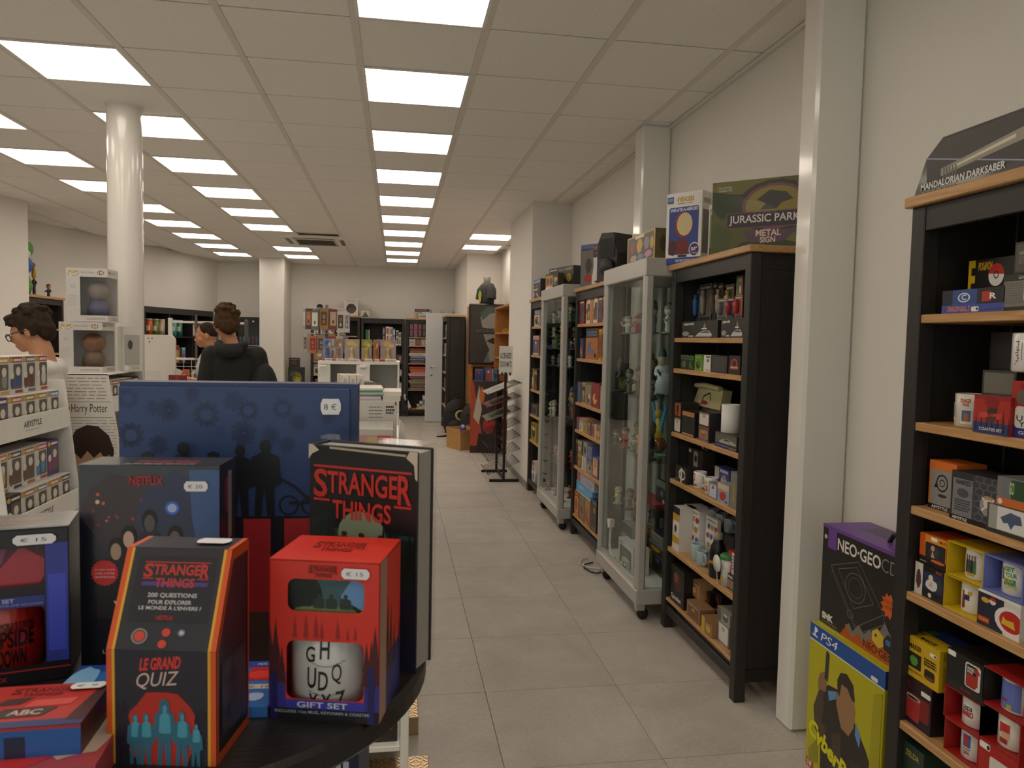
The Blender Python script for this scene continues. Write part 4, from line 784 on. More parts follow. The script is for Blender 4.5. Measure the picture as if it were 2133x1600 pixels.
MB().lathe([(0, 0), (.036, 0), (.04, .01), (.04, .12), (.034, .15), (.02, .175), (.02, .19), (0, .19)], mat('1d1b1b', .3), 22).build('flask', T); MB().lathe([(.022, .185), (.022, .215), (0, .218)], mat('8d8270', .4), 16).build('cap', T)
MB().lathe([(.0405, .07), (.0405, .085)], mat('b06a24', .4), 22).build('printed_band', T)
T = thing('price_disc', 'round white card hanging over the shelf edge in front of the bottle', 'card', (bx - .025, spot(bx - .02, 1492, 1502, 1140)[0], .562), RZ)
MB().lathe([(0, 0), (.04, 0), (.04, .002), (0, .002)], mat('d6d3cc', .5), 24, M=Matrix.Rotation(pi / 2, 4, 'X')).build('disc', T); MB().tube([(0, 0, -.04), (.0, .006, -.1)], .002, mat('cfccc6', .5), 6).build('clip_stem', T)
T = thing('tumbler', 'white doodle-printed tumbler with a green lid on the fifth shelf', 'tumbler', (bx + .02, spot(bx, 1497, 1516, 1190)[0], .46))
MB().lathe([(0, 0), (.026, 0), (.032, .13), (0, .13)], mat('d5d3cd', .35), 20).build('cup', T); MB().lathe([(.036, .128), (.036, .142), (.026, .15), (0, .15)], mat('2f7a3a', .4), 20).build('lid', T)
a = MB(); curved(a, .0325, .13, 2.6, 3.2, .08, .105, '2f5a34'); curved(a, .031, .13, 3.0, 3.5, .03, .05, 'c0a030'); a.build('printed_band', T)
onto('toy_carton', 'red and white carton at the near end of the fifth shelf', 'box', bx + .02, 1516, 1530, .53, .1, .09, 'b0241f', lambda p: (p.rect(.55, 0, 1, 1, 'd5d2cc'), p.lines(.6, .2, .95, .9, 5, '2a2826', 3)), y=1190)
onto('toy_carton', 'black carton with an orange figure picture under the red one', 'box', bx + .01, 1510, 1530, .46, .07, .1, '1d1b1a', lambda p: (p.rect(.2, .1, .9, .65, '8a8478'), p.blob(.55, .35, .18, .22, 'a8683a', 4), p.rect(.3, .75, .8, .92, 'b9b6ae')), y=1210)
# bottom shelf of B
def f_q(p): p.blob(.5, .62, .36, .3, '4a2622', 3); p.blob(.4, .7, .18, .16, '7a4a34', 4); p.text('Qposket', .05, .06, .8, .22, 'd2cec6', .03)
onto('figure_carton', 'tall dark carton with a reddish picture at the far end of the bottom shelf', 'box', bx, 1397, 1425, .175, .2, .12, '1d1a19', f_q, y=1220)
bt = [(1430, 1458, .08, .175, 0, '8a6a4a', 'wooden-fronted toy car carton on the bottom shelf, farther one', ['b08a5c', '6a4a30', 'c9a878']), (1462, 1484, .075, .175, -.008, '8f6c48', 'wooden-fronted toy car carton on the bottom shelf, nearer one', ['b08a5c', '57402c', 'c8a020']), (1432, 1455, .09, .255, .05, 'b08a62', 'tan carton at the back of the bottom shelf', ['9a7650', 'c9a47a', '7a5a3c']), (1459, 1478, .13, .175, .09, '1d1b1a', 'black carton with a red round emblem on the bottom shelf', None), (1480, 1502, .14, .175, .12, '1f1d1c', 'second black carton with a red round emblem on the bottom shelf', None), (1496, 1520, .1, .175, .02, '77756e', 'clear pack stacked at the near end of the bottom shelf', ['a8a59c', '4a4844', '3f5aa0', 'd6d3cc']), (1494, 1521, .06, .275, .02, '8d8a82', 'grey pack on top of the clear one, bottom shelf', ['c9c6be', '5a5852', '3a3836'])]
for i, (a, b, h, zz, off, c, lb, pal) in enumerate(bt): onto('toy_carton', lb, 'box', bx + off, a, b, zz, h, .08, c, art_random(70 + i, pal) if pal else f_jp, y=1280)
T = thing('leaflet', 'blue saw-edged leaflet lying on the bottom shelf', 'leaflet', (bx + .03, 3.07, .176)); MB().prism([(0, -.06), (.06, -.06), (.05, -.03), (.06, 0), (.05, .03), (.06, .06), (0, .06)], 0, .002, mat('4a8fc0', .4), 'z').build('sheet', T)
# ------------------------------------------------------------------ on top of the showcases and bookcases
onto('toy_carton', 'yellow robot toy carton lying on the near glass showcase', 'box', 1.40, 1307, 1364, 2.043, .165, .1, 'b08a1e', lambda p: (p.rect(.04, .06, .96, .94, '3a3226'), p.rect(.3, .86, .62, .97, 'cfc7a8'), p.blob(.2, .6, .1, .24, '8d2a24', 2), p.blob(.46, .6, .12, .28, 'c2961e', 3), p.blob(.72, .6, .1, .26, '77726c', 4), p.blob(.9, .58, .07, .24, 'b0882a', 5), p.blob(.25, .2, .14, .14, 'a59a80', 6), p.blob(.5, .2, .12, .12, '5f7a9a', 7), p.blob(.78, .22, .13, .13, 'b07a94', 8)), lambda p: (p.rect(0, 0, 1, 1, '57502c'), p.blob(.5, .5, .3, .3, '3a3226', 3)), y=520)
T = thing('loudspeaker', 'black desktop loudspeaker standing on the bookcase beside the near showcase', 'speaker', (1.53, 5.1, 2.0), -1.1)
MB().prism([(-.1, 0), (.1, 0), (.1, .2), (.06, .34), (-.06, .345), (-.1, .27)], -.08, .1, mat('2a2928', .45), 'y').build('cabinet', T)
MB().lathe([(0, 0), (.055, 0), (.065, .02), (.06, .03), (0, .035)], mat('171717', .6), 20, M=Matrix.Translation((.02, -.08, .1)) @ Matrix.Rotation(pi / 2, 4, 'X')).build('driver_cone', T)
MB().box(-.08, -.084, .17, .08, -.078, .3, mat('1d1d1d', .7)).build('grille', T); MB().box(-.1, -.1, 0, .1, .1, .012, mat('242322', .5)).build('foot_plate', T)
T = thing('toy_carton', 'tall clear-fronted toy carton with a blue panel on the middle bookcase', 'box', (1.55, 5.62, 2.0), -1.0)
MB().box(-.12, -.07, 0, .12, .07, .33, mat('4c5a8a', .4)).build('carton', T); p = Pr((-.12, -.07, 0), (.24, 0, 0), (0, 0, .33)); p.rect(.03, .06, .55, .86, '6d675c'); p.blob(.34, .5, .16, .2, '3a3632', 3); p.blob(.36, .2, .2, .12, 'a02f2c', 4); p.text('COLUMBIA', .46, .86, .96, .93, 'c8762a', .03); p.lines(.6, .74, .92, .82, 1, 'b03a2a', 4, .8); p.blob(.74, .55, .2, .14, '7d8a90', 5); p.rect(.5, .04, .95, .3, 'b9b4ac'); p.build('printed_front', T)
p = Pr((-.12, .07, 0), (0, -.14, 0), (0, 0, .33)); p.rect(.05, .05, .95, .95, '8d897f'); p.build('printed_side', T); MB().box(-.124, -.075, .02, .05, -.07, .3, FILM, .002).build('clear_window', T)
T = thing('folded_card', 'folded white card insert in front of the clear toy carton', 'card', (1.475, 5.34, 2.0), -1.3); MB().prism([(-.05, 0), (.05, 0), (.055, .06), (.04, .075), (.05, .14), (.035, .155), (.045, .2), (-.045, .2), (-.035, .15), (-.05, .07)], -.02, .02, mat('c9c4c0', .5), 'y').build('card', T)
carton('toy_carton', 'wide black toy carton with orange corner on the far showcase', 'box', (1.40 + .225 * .277 + .065 * .961, 6.76 - .225 * .961 + .065 * .277, 2.043), -1.29, .45, .13, .2, '2c2a2a', lambda p: (p.text('playmobil', .04, .84, .32, .95, 'cfccc6', .04, .1), p.rect(0, .02, .3, .26, 'b04a24'), p.lines(.4, .8, .9, .94, 2, '8d8a84', 3), p.blob(.5, .5, .2, .2, '4a4846', 4), p.blob(.82, .5, .12, .2, 'a88a2c', 5), p.text('BACK', .7, .84, .98, .94, 'b08424', .03, .2), p.blob(.16, .5, .12, .12, '6a7a90', 6)))
carton('toy_carton', 'smaller yellow-fronted toy carton before the wide black one on the far showcase', 'box', (1.40, 6.52, 2.043), -1.29, .24, .06, .135, '3a3326', lambda p: (p.rect(.04, .1, .6, .9, 'b0882a'), p.blob(.2, .5, .12, .26, '9a2c26', 2), p.blob(.44, .5, .12, .26, '3a5a7a', 3), p.blob(.8, .6, .16, .2, 'c0a030', 4), p.blob(.74, .35, .1, .12, '5a84b0', 5), p.poly([(0, 0), (.6, 0), (.5, .2), (.4, .08), (.3, .26), (.2, .1), (.1, .2)], 'd2d0cc')))
onto('toy_carton', 'black toy carton with a blue header on the farthest bookcase', 'box', 1.42, 1099, 1126, 2.0, .2, .12, '2b2526', lambda p: (p.rect(0, .8, 1, 1, '2e6a9c'), p.text('playmobil', .06, .84, .94, .95, 'd6dce0', .04, .1), p.text('BACK', .2, .64, .8, .74, 'b8882c', .04), p.rect(.4, .46, .8, .56, 'c9c4bc'), p.poly([(.4, .1), (.52, .36), (.62, .34), (.56, .1)], 'b8a8b8'), p.poly([(.66, .34), (.74, .34), (.92, .1), (.8, .1)], 'b8a8b8'), p.rect(.04, .1, .16, .6, '7a2a26')), y=590)

# ------------------------------------------------------------------ bookcase D
dx = 1.455
d1 = [(1207, 1217, '8d2438', 'f', 'wine red slim figure carton, far end'), (1218, 1220, 'c0b8ae', 'x', ''), (1221, 1229, 'd8d4cc', 'f', 'white slim figure carton with an amber window, second'), (1230, 1235, 'c8761e', 's', 'orange slim figure carton, third'), (1236, 1244, 'd8d4cc', 'f', 'white slim figure carton, fourth'), (1246, 1254, '7a2030', 'f', 'dark red slim figure carton with white emblem, fifth'), (1255, 1260, '8d8a84', 'f', 'grey slim figure carton, near end')]
for i, (a, b, c, k, lb) in enumerate(d1):
    if k == 'x': continue
    onto('figure_carton', lb + ' of the upper shelf between the showcases', 'box', dx, a, b, 1.715, .19, .12, c, art_pop(i, c, 'c9962a' if i == 2 else '5a4a4c', '3a3230') if k == 'f' else None, y=650)
ds = [
 (1.442, [(1206, 1213, .16, '3a4a6a', 'narrow blue pack with a red figure'), (1218, 1243, .235, 'b0682a', 'large clear carton with an orange cap'), (1245, 1250, .225, 'c8a01e', 'slim yellow carton'), (1251, 1258, .24, '25242a', 'black carton with a yellow tab')], 'second'),
 (1.09, [(1203, 1210, .165, '3a5a90', 'blue-edged carton with a small figure'), (1212, 1220, .165, 'b09a58', 'gold-framed carton'), (1221, 1232, .155, '8a8272', 'beige carton with a bronze figure'), (1233, 1249, .18, '8a2a30', 'rounded clear pack with a red figure'), (1250, 1256, .17, 'c9c4bc', 'white carton at the near end')], 'third'),
 (.868, [(1200, 1208, .1, 'b05a50', 'small pink-red carton'), (1209, 1216, .1, 'c9c4bc', 'small white carton with dark picture'), (1211, 1220, .135, '77726c', 'taller grey carton behind'), (1217, 1225, .1, 'b08a3a', 'small mustard carton'), (1226, 1232, .1, 'a0624a', 'small terracotta carton'), (1233, 1240, .1, '6a6a8a', 'small slate blue carton'), (1241, 1253, .105, '8d7a5c', 'small khaki carton at the near end')], 'fourth'),
 (.574, [(1198, 1206, .11, '4a4660', 'lower violet-grey carton at the far end'), (1207, 1215, .11, '7a6440', 'lower brown-gold carton'), (1216, 1226, .11, 'b0aa9c', 'lower cream carton'), (1227, 1238, .11, '8a8890', 'lower pale grey carton'), (1239, 1250, .15, '6d6a84', 'tall lilac carton at the near end')], 'fifth'),
 (.685, [(1198, 1206, .1, '5a4038', 'upper brown carton at the far end'), (1207, 1215, .1, '8a7a44', 'upper olive carton'), (1216, 1226, .11, '9a98a4', 'upper silver-grey carton'), (1227, 1237, .1, '5a64a0', 'upper blue carton')], 'fifth'),
 (.175, [(1202, 1212, .2, 'a0562c', 'large rust-coloured carton at the far end'), (1213, 1224, .2, '8a5a34', 'large brown picture carton'), (1225, 1236, .195, 'a8703a', 'large tan picture carton'), (1237, 1250, .24, '2a2624', 'large black carton at the near end')], 'bottom')]
pals = ['c9c4b8', '3a3430', 'b0882c', '8a3a30', '5a6a8c', 'd8a060', '2a2826', '77806a']
k = 0
for z, row, nm in ds:
    for a, b, h, c, lb in row:
        k += 1; bk = .12 if 'behind' in lb else 0
        onto('figure_carton', lb + ' on the %s shelf between the showcases' % nm, 'box', dx + bk, a, b, z, h, .11, c, art_random(100 + k, [random.Random(k).choice(pals), random.Random(k + 50).choice(pals), random.Random(k + 90).choice(pals), c]), y=800)
onto('storage_carton', 'sky blue and white carton lying on the rust-coloured ones, bottom shelf', 'box', dx, 1202, 1236, .376, .085, .12, '5aa0d0', lambda p: (p.rect(0, 0, 1, .1, 'cfd4d8'), p.blob(.3, .6, .2, .2, '8ac0e0', 3)), y=950)
onto('storage_carton', 'pale lilac carton on top of the sky blue one, bottom shelf', 'box', dx, 1204, 1240, .462, .08, .12, 'a8a4b4', lambda p: (p.rect(.03, .1, .2, .9, 'b05a3c'), p.lines(.5, .2, .9, .6, 4, '77738a', 4)), y=940)
# ------------------------------------------------------------------ bookcase F
fx = 1.405
for z, a, b, h, c, lb in [(1.72, 1111, 1122, .17, 'b9b4a4', 'white pack with a blue figure on the top shelf of the farthest bookcase'), (1.43, 1109, 1122, .2, '8a5a44', 'reddish brown toy pack on the second shelf of the farthest bookcase'), (1.075, 1104, 1113, .21, 'b8941e', 'tall yellow book on the third shelf of the farthest bookcase'), (1.075, 1114, 1119, .21, '3a3632', 'tall dark book beside the yellow one'), (.815, 1107, 1121, .11, '57524a', 'grey-brown carton on the fourth shelf of the farthest bookcase'), (.55, 1105, 1120, .18, 'a08a2c', 'yellow and black picture carton on the fifth shelf of the farthest bookcase')]:
    k += 1; onto('toy_carton', lb, 'box', fx, a, b, z, h, .1, c, art_random(200 + k, ['2a2826', 'c9c4b8', '34508a', 'b03a2c', c]), y=750)
T = thing('toy_pack', 'white and blue hexagonal toy pack on the bottom shelf of the farthest bookcase', 'toy pack', (1.42, 7.38, .12), RZ); MB().prism([(-.07, 0), (.07, 0), (.1, .1), (.06, .22), (-.06, .22), (-.1, .1)], -.01, .1, mat('cfccc8', .45), 'y').build('carton', T)
p = Pr((-.1, -.01, 0), (.2, 0, 0), (0, 0, .22)); p.poly([(.22, .8), (.78, .8), (.74, .98), (.26, .98)], 'b0302a'); p.blob(.5, .3, .26, .2, '34508a', 3); p.rect(.3, .55, .7, .75, 'b0302a'); p.build('printed_front', T)

# ------------------------------------------------------------------ figures in the glass showcases
PALS = {'red': ['a8302a', 'c9a080', '6a2422'], 'orange': ['c06a24', 'd8b060', '4a3a2c'], 'yellow': ['c9a82a', 'd8c890', '6a4a2a'], 'green': ['3f7a38', 'c9b890', '2a4a2a'], 'blue': ['34589c', 'c9a888', '2a3a5c'], 'grey': ['77746e', '9a968e', '3a3836'], 'white': ['c9c6be', 'd6d0c4', '8d8a84'], 'pink': ['b86a84', 'd8b0a8', '7a3a54'], 'brown': ['6a4a30', 'b08a68', '3a2a20'], 'black': ['2a2928', '57524c', '1c1b1a'], 'teal': ['2e7f86', 'c9b48c', '1f4a50'], 'cream': ['c9c29a', 'd8d2b4', '9a9468']}
def row(case, shelf, X, z, lst):
    n = {}
    for i, (px, col, h, off) in enumerate(lst):
        lo, hi = (3.97, 4.65) if case == 'near' else (5.97, 6.72); Y = hi - (hi - lo) * (i + .5) / len(lst); h *= 1.12
        glass_figure('figurine', '%s figure, %s from the far end, %s shelf of the %s showcase' % (col, ORD[i], shelf, case), (X + off, Y, z + .0005), h, PALS[col], i * 7 + int(z * 100), group='figures in the glass showcases', rz=RZ + .4 * (i % 3 - 1))
CX = 1.345
row('near', 'top', CX, 1.63, [(0, 'brown', .1, .12), (0, 'blue', .12, .2), (0, 'white', .1, .1), (0, 'orange', .19, .24), (0, 'red', .1, .12), (0, 'grey', .16, .2), (0, 'pink', .17, .28), (0, 'yellow', .1, .12), (0, 'teal', .12, .3), (0, 'white', .15, .2), (0, 'pink', .16, .3)])
row('near', 'second', CX, 1.255, [(0, 'black', .2, .1), (0, 'grey', .15, .2), (0, 'black', .2, .28), (0, 'grey', .14, .1), (0, 'white', .2, .2), (0, 'brown', .16, .12), (0, 'teal', .26, .24), (0, 'green', .12, .12), (0, 'black', .22, .13), (0, 'brown', .24, .1), (0, 'grey', .12, .09)])
row('near', 'third', CX, .905, [(0, 'green', .09, .08), (0, 'brown', .14, .2), (0, 'red', .12, .1), (0, 'black', .16, .28), (0, 'green', .08, .12), (0, 'orange', .15, .2), (0, 'orange', .13, .1), (0, 'cream', .18, .11), (0, 'yellow', .1, .09), (0, 'black', .2, .1)])
row('near', 'fourth', CX, .53, [(0, 'cream', .1, .09), (0, 'grey', .12, .11), (0, 'brown', .1, .09), (0, 'white', .1, .1)])
# a white and blue droid-like bin, a winged toy and cartons in the near showcase
T = thing('domed_canister', 'white domed canister with blue panels on the second shelf of the near showcase', 'canister', (1.60, at(1381, 780, X=1.6).y, 1.2555), RZ)
MB().lathe([(0, 0), (.05, 0), (.055, .02), (.055, .14), (0, .14)], mat('cdd0d4', .35), 24).build('drum', T); MB().lathe([(.055, .14), (.05, .17), (.03, .19), (0, .197)], mat('b9bcc2', .3), 24).build('dome', T); a = MB(); curved(a, .0555, .1, -2.2, -1.0, .1, .125, '2c4a94'); curved(a, .0555, .1, -1.9, -1.3, .03, .07, '2c4a94'); a.build('panels', T)
T = thing('winged_toy', 'blue-winged yellow toy on an amber ball on the third shelf of the near showcase', 'toy', (1.56, at(1372, 900, X=1.56).y, .9055), RZ)
MB().lathe([(0, 0), (.07, 0), (.07, .012), (0, .014)], mat('7fae9c', .4), 20).build('base', T); MB().ball((0, 0, .062), .05, mat('8a4a16', .12, coat=.6), 16).build('ball', T); MB().tube([(.0, 0, .1), (.01, 0, .15), (-.01, 0, .22)], [.02, .03, .012], mat('c9b02a', .4), 10).build('body', T); MB().ball((-.015, 0, .25), (.022, .022, .03), mat('c9b02a', .4), 12).build('head', T)
for s in (-1, 1): MB().prism([(0, .13), (s * .04, .14), (s * .13, .3), (s * .1, .32), (s * .03, .2)], -.004, .004, mat('2f8fb8', .4), 'y').build('wing', T)
for X, a, b, z, h, d, c, lb, kk in [(1.5, 1306, 1352, .531, .05, .15, '2a2826', 'black flat carton lying on the fourth glass shelf', 1), (1.5, 1302, 1350, .582, .025, .15, '8a2a30', 'red flat case on top of the black flat carton', 2), (1.6, 1360, 1386, .531, .07, .1, '3a3632', 'dark case at the near end of the fourth glass shelf', 3), (1.6, 1366, 1386, .602, .14, .02, '24211f', 'black game case leaning at the near end of the fourth glass shelf', 4), (1.46, 1296, 1318, .194, .23, .1, '8d8a84', 'pale picture carton at the bottom of the near showcase', 5), (1.54, 1326, 1340, .194, .22, .08, 'a8823c', 'ochre picture carton at the bottom of the near showcase', 6), (1.56, 1352, 1386, .194, .12, .14, '3a2a22', 'dark brown carton at the bottom of the near showcase', 7), (1.56, 1354, 1386, .314, .06, .14, '57402e', 'brown carton stacked at the bottom of the near showcase', 8), (1.56, 1356, 1386, .374, .06, .13, '4a3a5c', 'violet case stacked at the bottom of the near showcase', 9), (1.6, 1276, 1290, .906, .09, .08, '9a4a22', 'open orange tray on the third shelf of the near showcase', 10)]:
    onto('display_carton', lb, 'box', X, a, b, z, h, d, c, art_random(300 + kk, ['c9c4b8', '77726a', 'b0882c', '5a6a8c', '2a2826']), y=1050)
def f_cat(p): p.text('CATWOMAN', .86, .1, .98, .12, 'b9b6b0'); p.rect(.03, .84, .97, .98, 'cfccc6'); p.ell(.2, .9, .12, .05, '8d8a84'); p.rrect(.1, .12, .9, .8, .05, '4a4640'); p.blob(.5, .5, .22, .24, '6a5c50', 3)
yc, w = spot(1.4, 1287, 1318, 1180); T = carton('figure_carton', 'white window carton with a name on its side at the bottom of the near showcase', 'box', (1.45, yc, .194), RZ, w, .1, .16, 'c9c6c0', f_cat, lambda p: p.put([(.5 + .22 * (.5 - v), .08 + .7 * (1 - u)) for u, v in textmesh('CATWOMAN', .02)[0]], textmesh('CATWOMAN', .02)[1], '57544e'))
onto('figure_carton', 'second white window carton beside the first at the bottom of the near showcase', 'box', 1.38, 1293, 1305, .194, .07, .05, 'b9b6b0', art_pop(3, '77746c', '4a4640'), y=1200)
# cable with a white plug block inside
T = thing('power_socket', 'white extension socket on a curled cable in the near showcase', 'socket', (1.375, at(1270, 1180, X=1.375).y, .194), RZ)
MB().prism([(-.02, .19), (.02, .2), (.03, .25), (-.035, .245)], -.015, .015, mat('d0ccc4', .4), 'y').build('socket_block', T); MB().tube([(0, 0, .2), (-.01, 0, .14), (-.012, 0, .07), (.01, 0, .03), (.05, .02, .012)], .008, mat('d0ccc4', .5), 8).build('cable', T)
for i, (c, pts, lb) in enumerate([('c9c4ba', [(1.39, 5.1, .012), (1.33, 5.06, .012), (1.30, 4.98, .012), (1.33, 4.88, .012), (1.42, 4.84, .012), (1.5, 4.83, .012)], 'white cable curling out from under the bookcase onto the floor'), ('1c1b1a', [(1.40, 5.0, .01), (1.33, 4.96, .01), (1.305, 4.88, .01), (1.33, 4.8, .01), (1.36, 4.76, .01), (1.42, 4.79, .01), (1.47, 4.86, .01)], 'black cable looping on the floor beside the near showcase')]):
    cu = MB().tube(pts, .005, mat(c, .5), 8).build('cable'); tag(cu, lb, 'cable')
EX = 1.335
row('far', 'top', EX, 1.735, [(0, 'white', .09, .1), (0, 'brown', .12, .2), (0, 'grey', .12, .12), (0, 'red', .14, .26), (0, 'grey', .1, .1), (0, 'black', .14, .2), (0, 'orange', .13, .28), (0, 'green', .14, .12), (0, 'brown', .15, .22)])
row('far', 'second', EX, 1.615, [(1137, 'cream', .08, .1), (1144, 'white', .09, .16), (1154, 'orange', .1, .12), (1163, 'brown', .08, .2), (1180, 'red', .09, .2), (1187, 'yellow', .07, .28)])
row('far', 'third', EX, 1.505, [(1134, 'grey', .08, .1), (1141, 'white', .08, .14), (1148, 'grey', .09, .1), (1157, 'blue', .07, .16), (1163, 'red', .1, .16)])
row('far', 'fourth', EX, 1.355, [(1133, 'grey', .08, .1), (1140, 'green', .1, .14), (1147, 'grey', .08, .1), (1155, 'black', .1, .16), (1162, 'white', .09, .14), (1182, 'brown', .12, .24)])
row('far', 'fifth', EX, .885, [(1129, 'cream', .12, .1), (1133, 'red', .16, .2), (1138, 'white', .14, .1), (1143, 'brown', .2, .24), (1148, 'orange', .18, .14), (1153, 'blue', .26, .22), (1157, 'yellow', .16, .12), (1162, 'orange', .22, .2), (1166, 'white', .12, .1), (1178, 'yellow', .15, .2), (1183, 'red', .12, .2), (1188, 'white', .2, .3)])
row('far', 'lowest glass', EX, .52, [(0, 'pink', .09, .14), (0, 'white', .07, .12), (0, 'red', .1, .2), (0, 'cream', .14, .22)])
row('far', 'bottom', EX, .194, [(0, 'red', .08, .08), (0, 'orange', .1, .16), (0, 'pink', .08, .1), (0, 'red', .1, .2), (0, 'white', .08, .1), (0, 'brown', .13, .18)])
# ------------------------------------------------------------------ wire rack of door mats
RK = mat('1f1d1c', .5, metal=.3)
T = thing('wire_rack', 'black wire display rack of sloping shelves beside the wall corner', 'display rack', (1.2, 8.35, 0))
for y, x0, x1 in ((-.3, -.16, .17), (.3, -.18, .13)): MB().box(x0, y - .015, 0, x1, y + .015, .03, RK, .003).build('foot_bar', T)
MB().box(-.012, -.3, .03, .012, .3, .05, RK).build('cross_bar', T)
for y in (-.3, .3): MB().box(-.013, y - .013, .03, .013, y + .013, 1.22, RK, .002).build('upright', T)
for i in range(7):
    z = .16 + i * .148; q = MB()
    for j in range(8):
        y = -.28 + j * .08; q.tube([(-.17, y, z - .085), (.18, y, z + .06)], .0032, RK, 6); 
    for x, dz in ((-.17, -.085), (0, -.012), (.18, .06)): q.tube([(x, -.29, z + dz), (x, .29, z + dz)], .004, RK, 6)
    for y in (-.29, .29): q.tube([(-.17, y, z - .085), (-.185, y, z - .06)], .004, RK, 6)
    q.build('wire_shelf', T)
for i, (lv, c, lb, tx) in enumerate([(6, 'a5a39c', 'pale grey door mat on the top rack shelf', 'WELCOME'), (5, '6a3a2c', 'brick red door mat on the second rack shelf', None), (4, '6d7262', 'grey-green door mat on the third rack shelf', None)]):
    z = .16 + lv * .148; o = MB(); M = Matrix.Translation((1.2 - .075, 8.33, z - .04)) @ Matrix.Rotation(-.39, 4, 'Y')
    T2 = thing('door_mat', lb, 'door mat', (0, 0, 0)); T2.matrix_world = M
    MB().box(-.12, -.27, .006, .17, .27, .016, mat(c, .9, n=.2, ns=40, bump=.6, bs=150), .003).build('pile', T2)
    p = Pr((-.1, .24, .016), (0, -.48, 0), (.24, 0, 0), .0006)
    if i == 1:
        for a in range(3):
            for b in range(5): p.rect(.03 + b * .195, .04 + a * .33, .21 + b * .195, .32 + a * .33, '57302a')
    else: p.blob(.5, .5, .3, .3, '8a8880' if i == 0 else '565a4c', i, 12, .4)
    p.build('woven_pattern', T2)
T = thing('rack_sign', 'white sign with black capitals clipped on top of the wire rack', 'sign', (1.2, 8.05, 1.2), -.15)
MB().box(-.075, -.004, .0, .075, .004, .31, mat('d2cfca', .5), .001).build('board', T)
p = Pr((-.075, -.0045, 0), (.15, 0, 0), (0, 0, .31)); p.text('LICENSED', .1, .56, .9, .76, '22201e', .01); p.text('DOOR MATS', .08, .26, .92, .46, '22201e', .01); p.build('lettering', T)
for x in (-.04, .05): MB().box(x - .01, -.012, -.012, x + .01, .012, .02, BLACKM).build('clip', T)
# ================================================================== back of the shop
BY = 14.98
bookcase('K', 'bookcase', 'black-brown bookcase with oak top at the back wall, left of three', (-1.66, BY, 0), 0, .95, .35, 2.0, [1.60, 1.43, 1.08, .82, .54, .155], topm=OAKX)
bookcase('L', 'bookcase', 'black bookcase without oak top at the back wall, middle of three', (-.69, BY, 0), 0, .86, .35, 1.96, [1.43, 1.08, .82, .54, .155], False, topm=BLKX)
bookcase('M', 'bookcase', 'narrow bookcase of board games behind the open door', (.2, BY, 0), 0, .62, .35, 1.98, [1.60, 1.43, 1.075, .545, .155], topm=OAKX)
def back(name, label, cat, x0, x1, z, h, c, d=.22, Y=BY + .01, front=None, group=None):
    return carton(name, label, cat, ((x0 + x1) / 2, Y + d / 2, z), 0, x1 - x0, d, h, c, front, group=group)
def spine(seed, c): return lambda p: p.lines(.08, .25, .8, .75, 1, c, seed, .8)
def vsp(seed, c): return lambda p: (p.rect(.15, .6, .85, .92, c), p.rect(.25, .1, .75, .5, c))
GA = 'board games on the back shelves'
for i, (c, e, lb) in enumerate([('4a3038', '8a5a4c', 'dark red picture spine'), ('5a5a9a', 'b04a3c', 'violet picture spine'), ('3a3a3c', 'b04a24', 'black and orange picture spine'), ('2a2c34', '57606a', 'dark grey picture spine')]):
    back('game_box', lb + ' upright on the top shelf behind the door', 'board game', .265 + i * .085, .34 + i * .085, 1.60, .275, c, front=vsp(i, e), group=GA)
for i, (c, lb) in enumerate([('c9c2b4', 'cream round-window game box'), ('8a5a50', 'brownish round-window game box'), ('b9b2a4', 'pale round-window game box')]):
    back('game_box', lb + ' on the second shelf behind the door', 'board game', .265 + i * .12, .38 + i * .12, 1.43, .13, c, front=lambda p, i=i: (p.ell(.5, .5, .36, .4, '4a443e'), p.ell(.5, .5, .28, .32, ('d6d2c8', 'a07a6a', 'd2cec0')[i]), p.blob(.5, .5, .14, .16, '3a3632', i)), group=GA)
lay = [('2a2826', 'b03a2c', 'black'), ('b5703c', '8a3a24', 'orange'), ('d2cfc8', '8a8a94', 'white'), ('3f5a9c', 'a8b4d0', 'blue'), ('2a2a30', '9a968c', 'charcoal'), ('34406a', 'b05a3c', 'navy')]
z = 1.075
for i, (c, e, lb) in list(enumerate(lay))[::-1]: back('game_box', lb + ' board game lying flat in the third-shelf stack behind the door', 'board game', .262 + .02 * (i % 2), .66 - .02 * (i % 3), z, .05, c, front=spine(i, e), group=GA); z += .0505
lay2 = [('8a2a24', 'c05a3c', 'dark red, topmost,'), ('b03a2c', 'd08a70', 'red, second,'), ('b8552c', 'd8a070', 'rust orange, third,'), ('cfc9bc', '9a7a5a', 'cream, fourth,'), ('a83a34', '3a4a8c', 'brick red, fifth,'), ('2e3038', '8d8a84', 'charcoal, sixth,'), ('b09a5c', '57503a', 'mustard, seventh,'), ('4a4a48', '8a8a84', 'dark grey, eighth,'), ('57463c', 'b08a60', 'brown, ninth,'), ('34383f', 'a8a8a4', 'slate, lowest,')]
z = .545
for i, (c, e, lb) in list(enumerate(lay2))[::-1]: back('game_box', lb + ' board game lying flat in the tall stack behind the door', 'board game', .26 + .03 * (i % 3) / 2, .67 - .02 * (i % 2), z, .046, c, front=spine(i + 9, e), group=GA); z += .0465
T = thing('game_box', 'white game box leaning at an angle on the bottom shelf behind the door', 'board game', (.30, BY + .1, .16), rot=(0, -.42, 0)); MB().box(-.03, -.1, .014, .03, .1, .31, mat('d2cec6', .5)).build('carton', T); p = Pr((-.03, -.1, .014), (.06, 0, 0), (0, 0, .3)); p.rect(.3, .4, .7, .5, '4a4642'); p.rect(.3, .6, .7, .8, '8d8a84'); p.build('printed_spine', T)
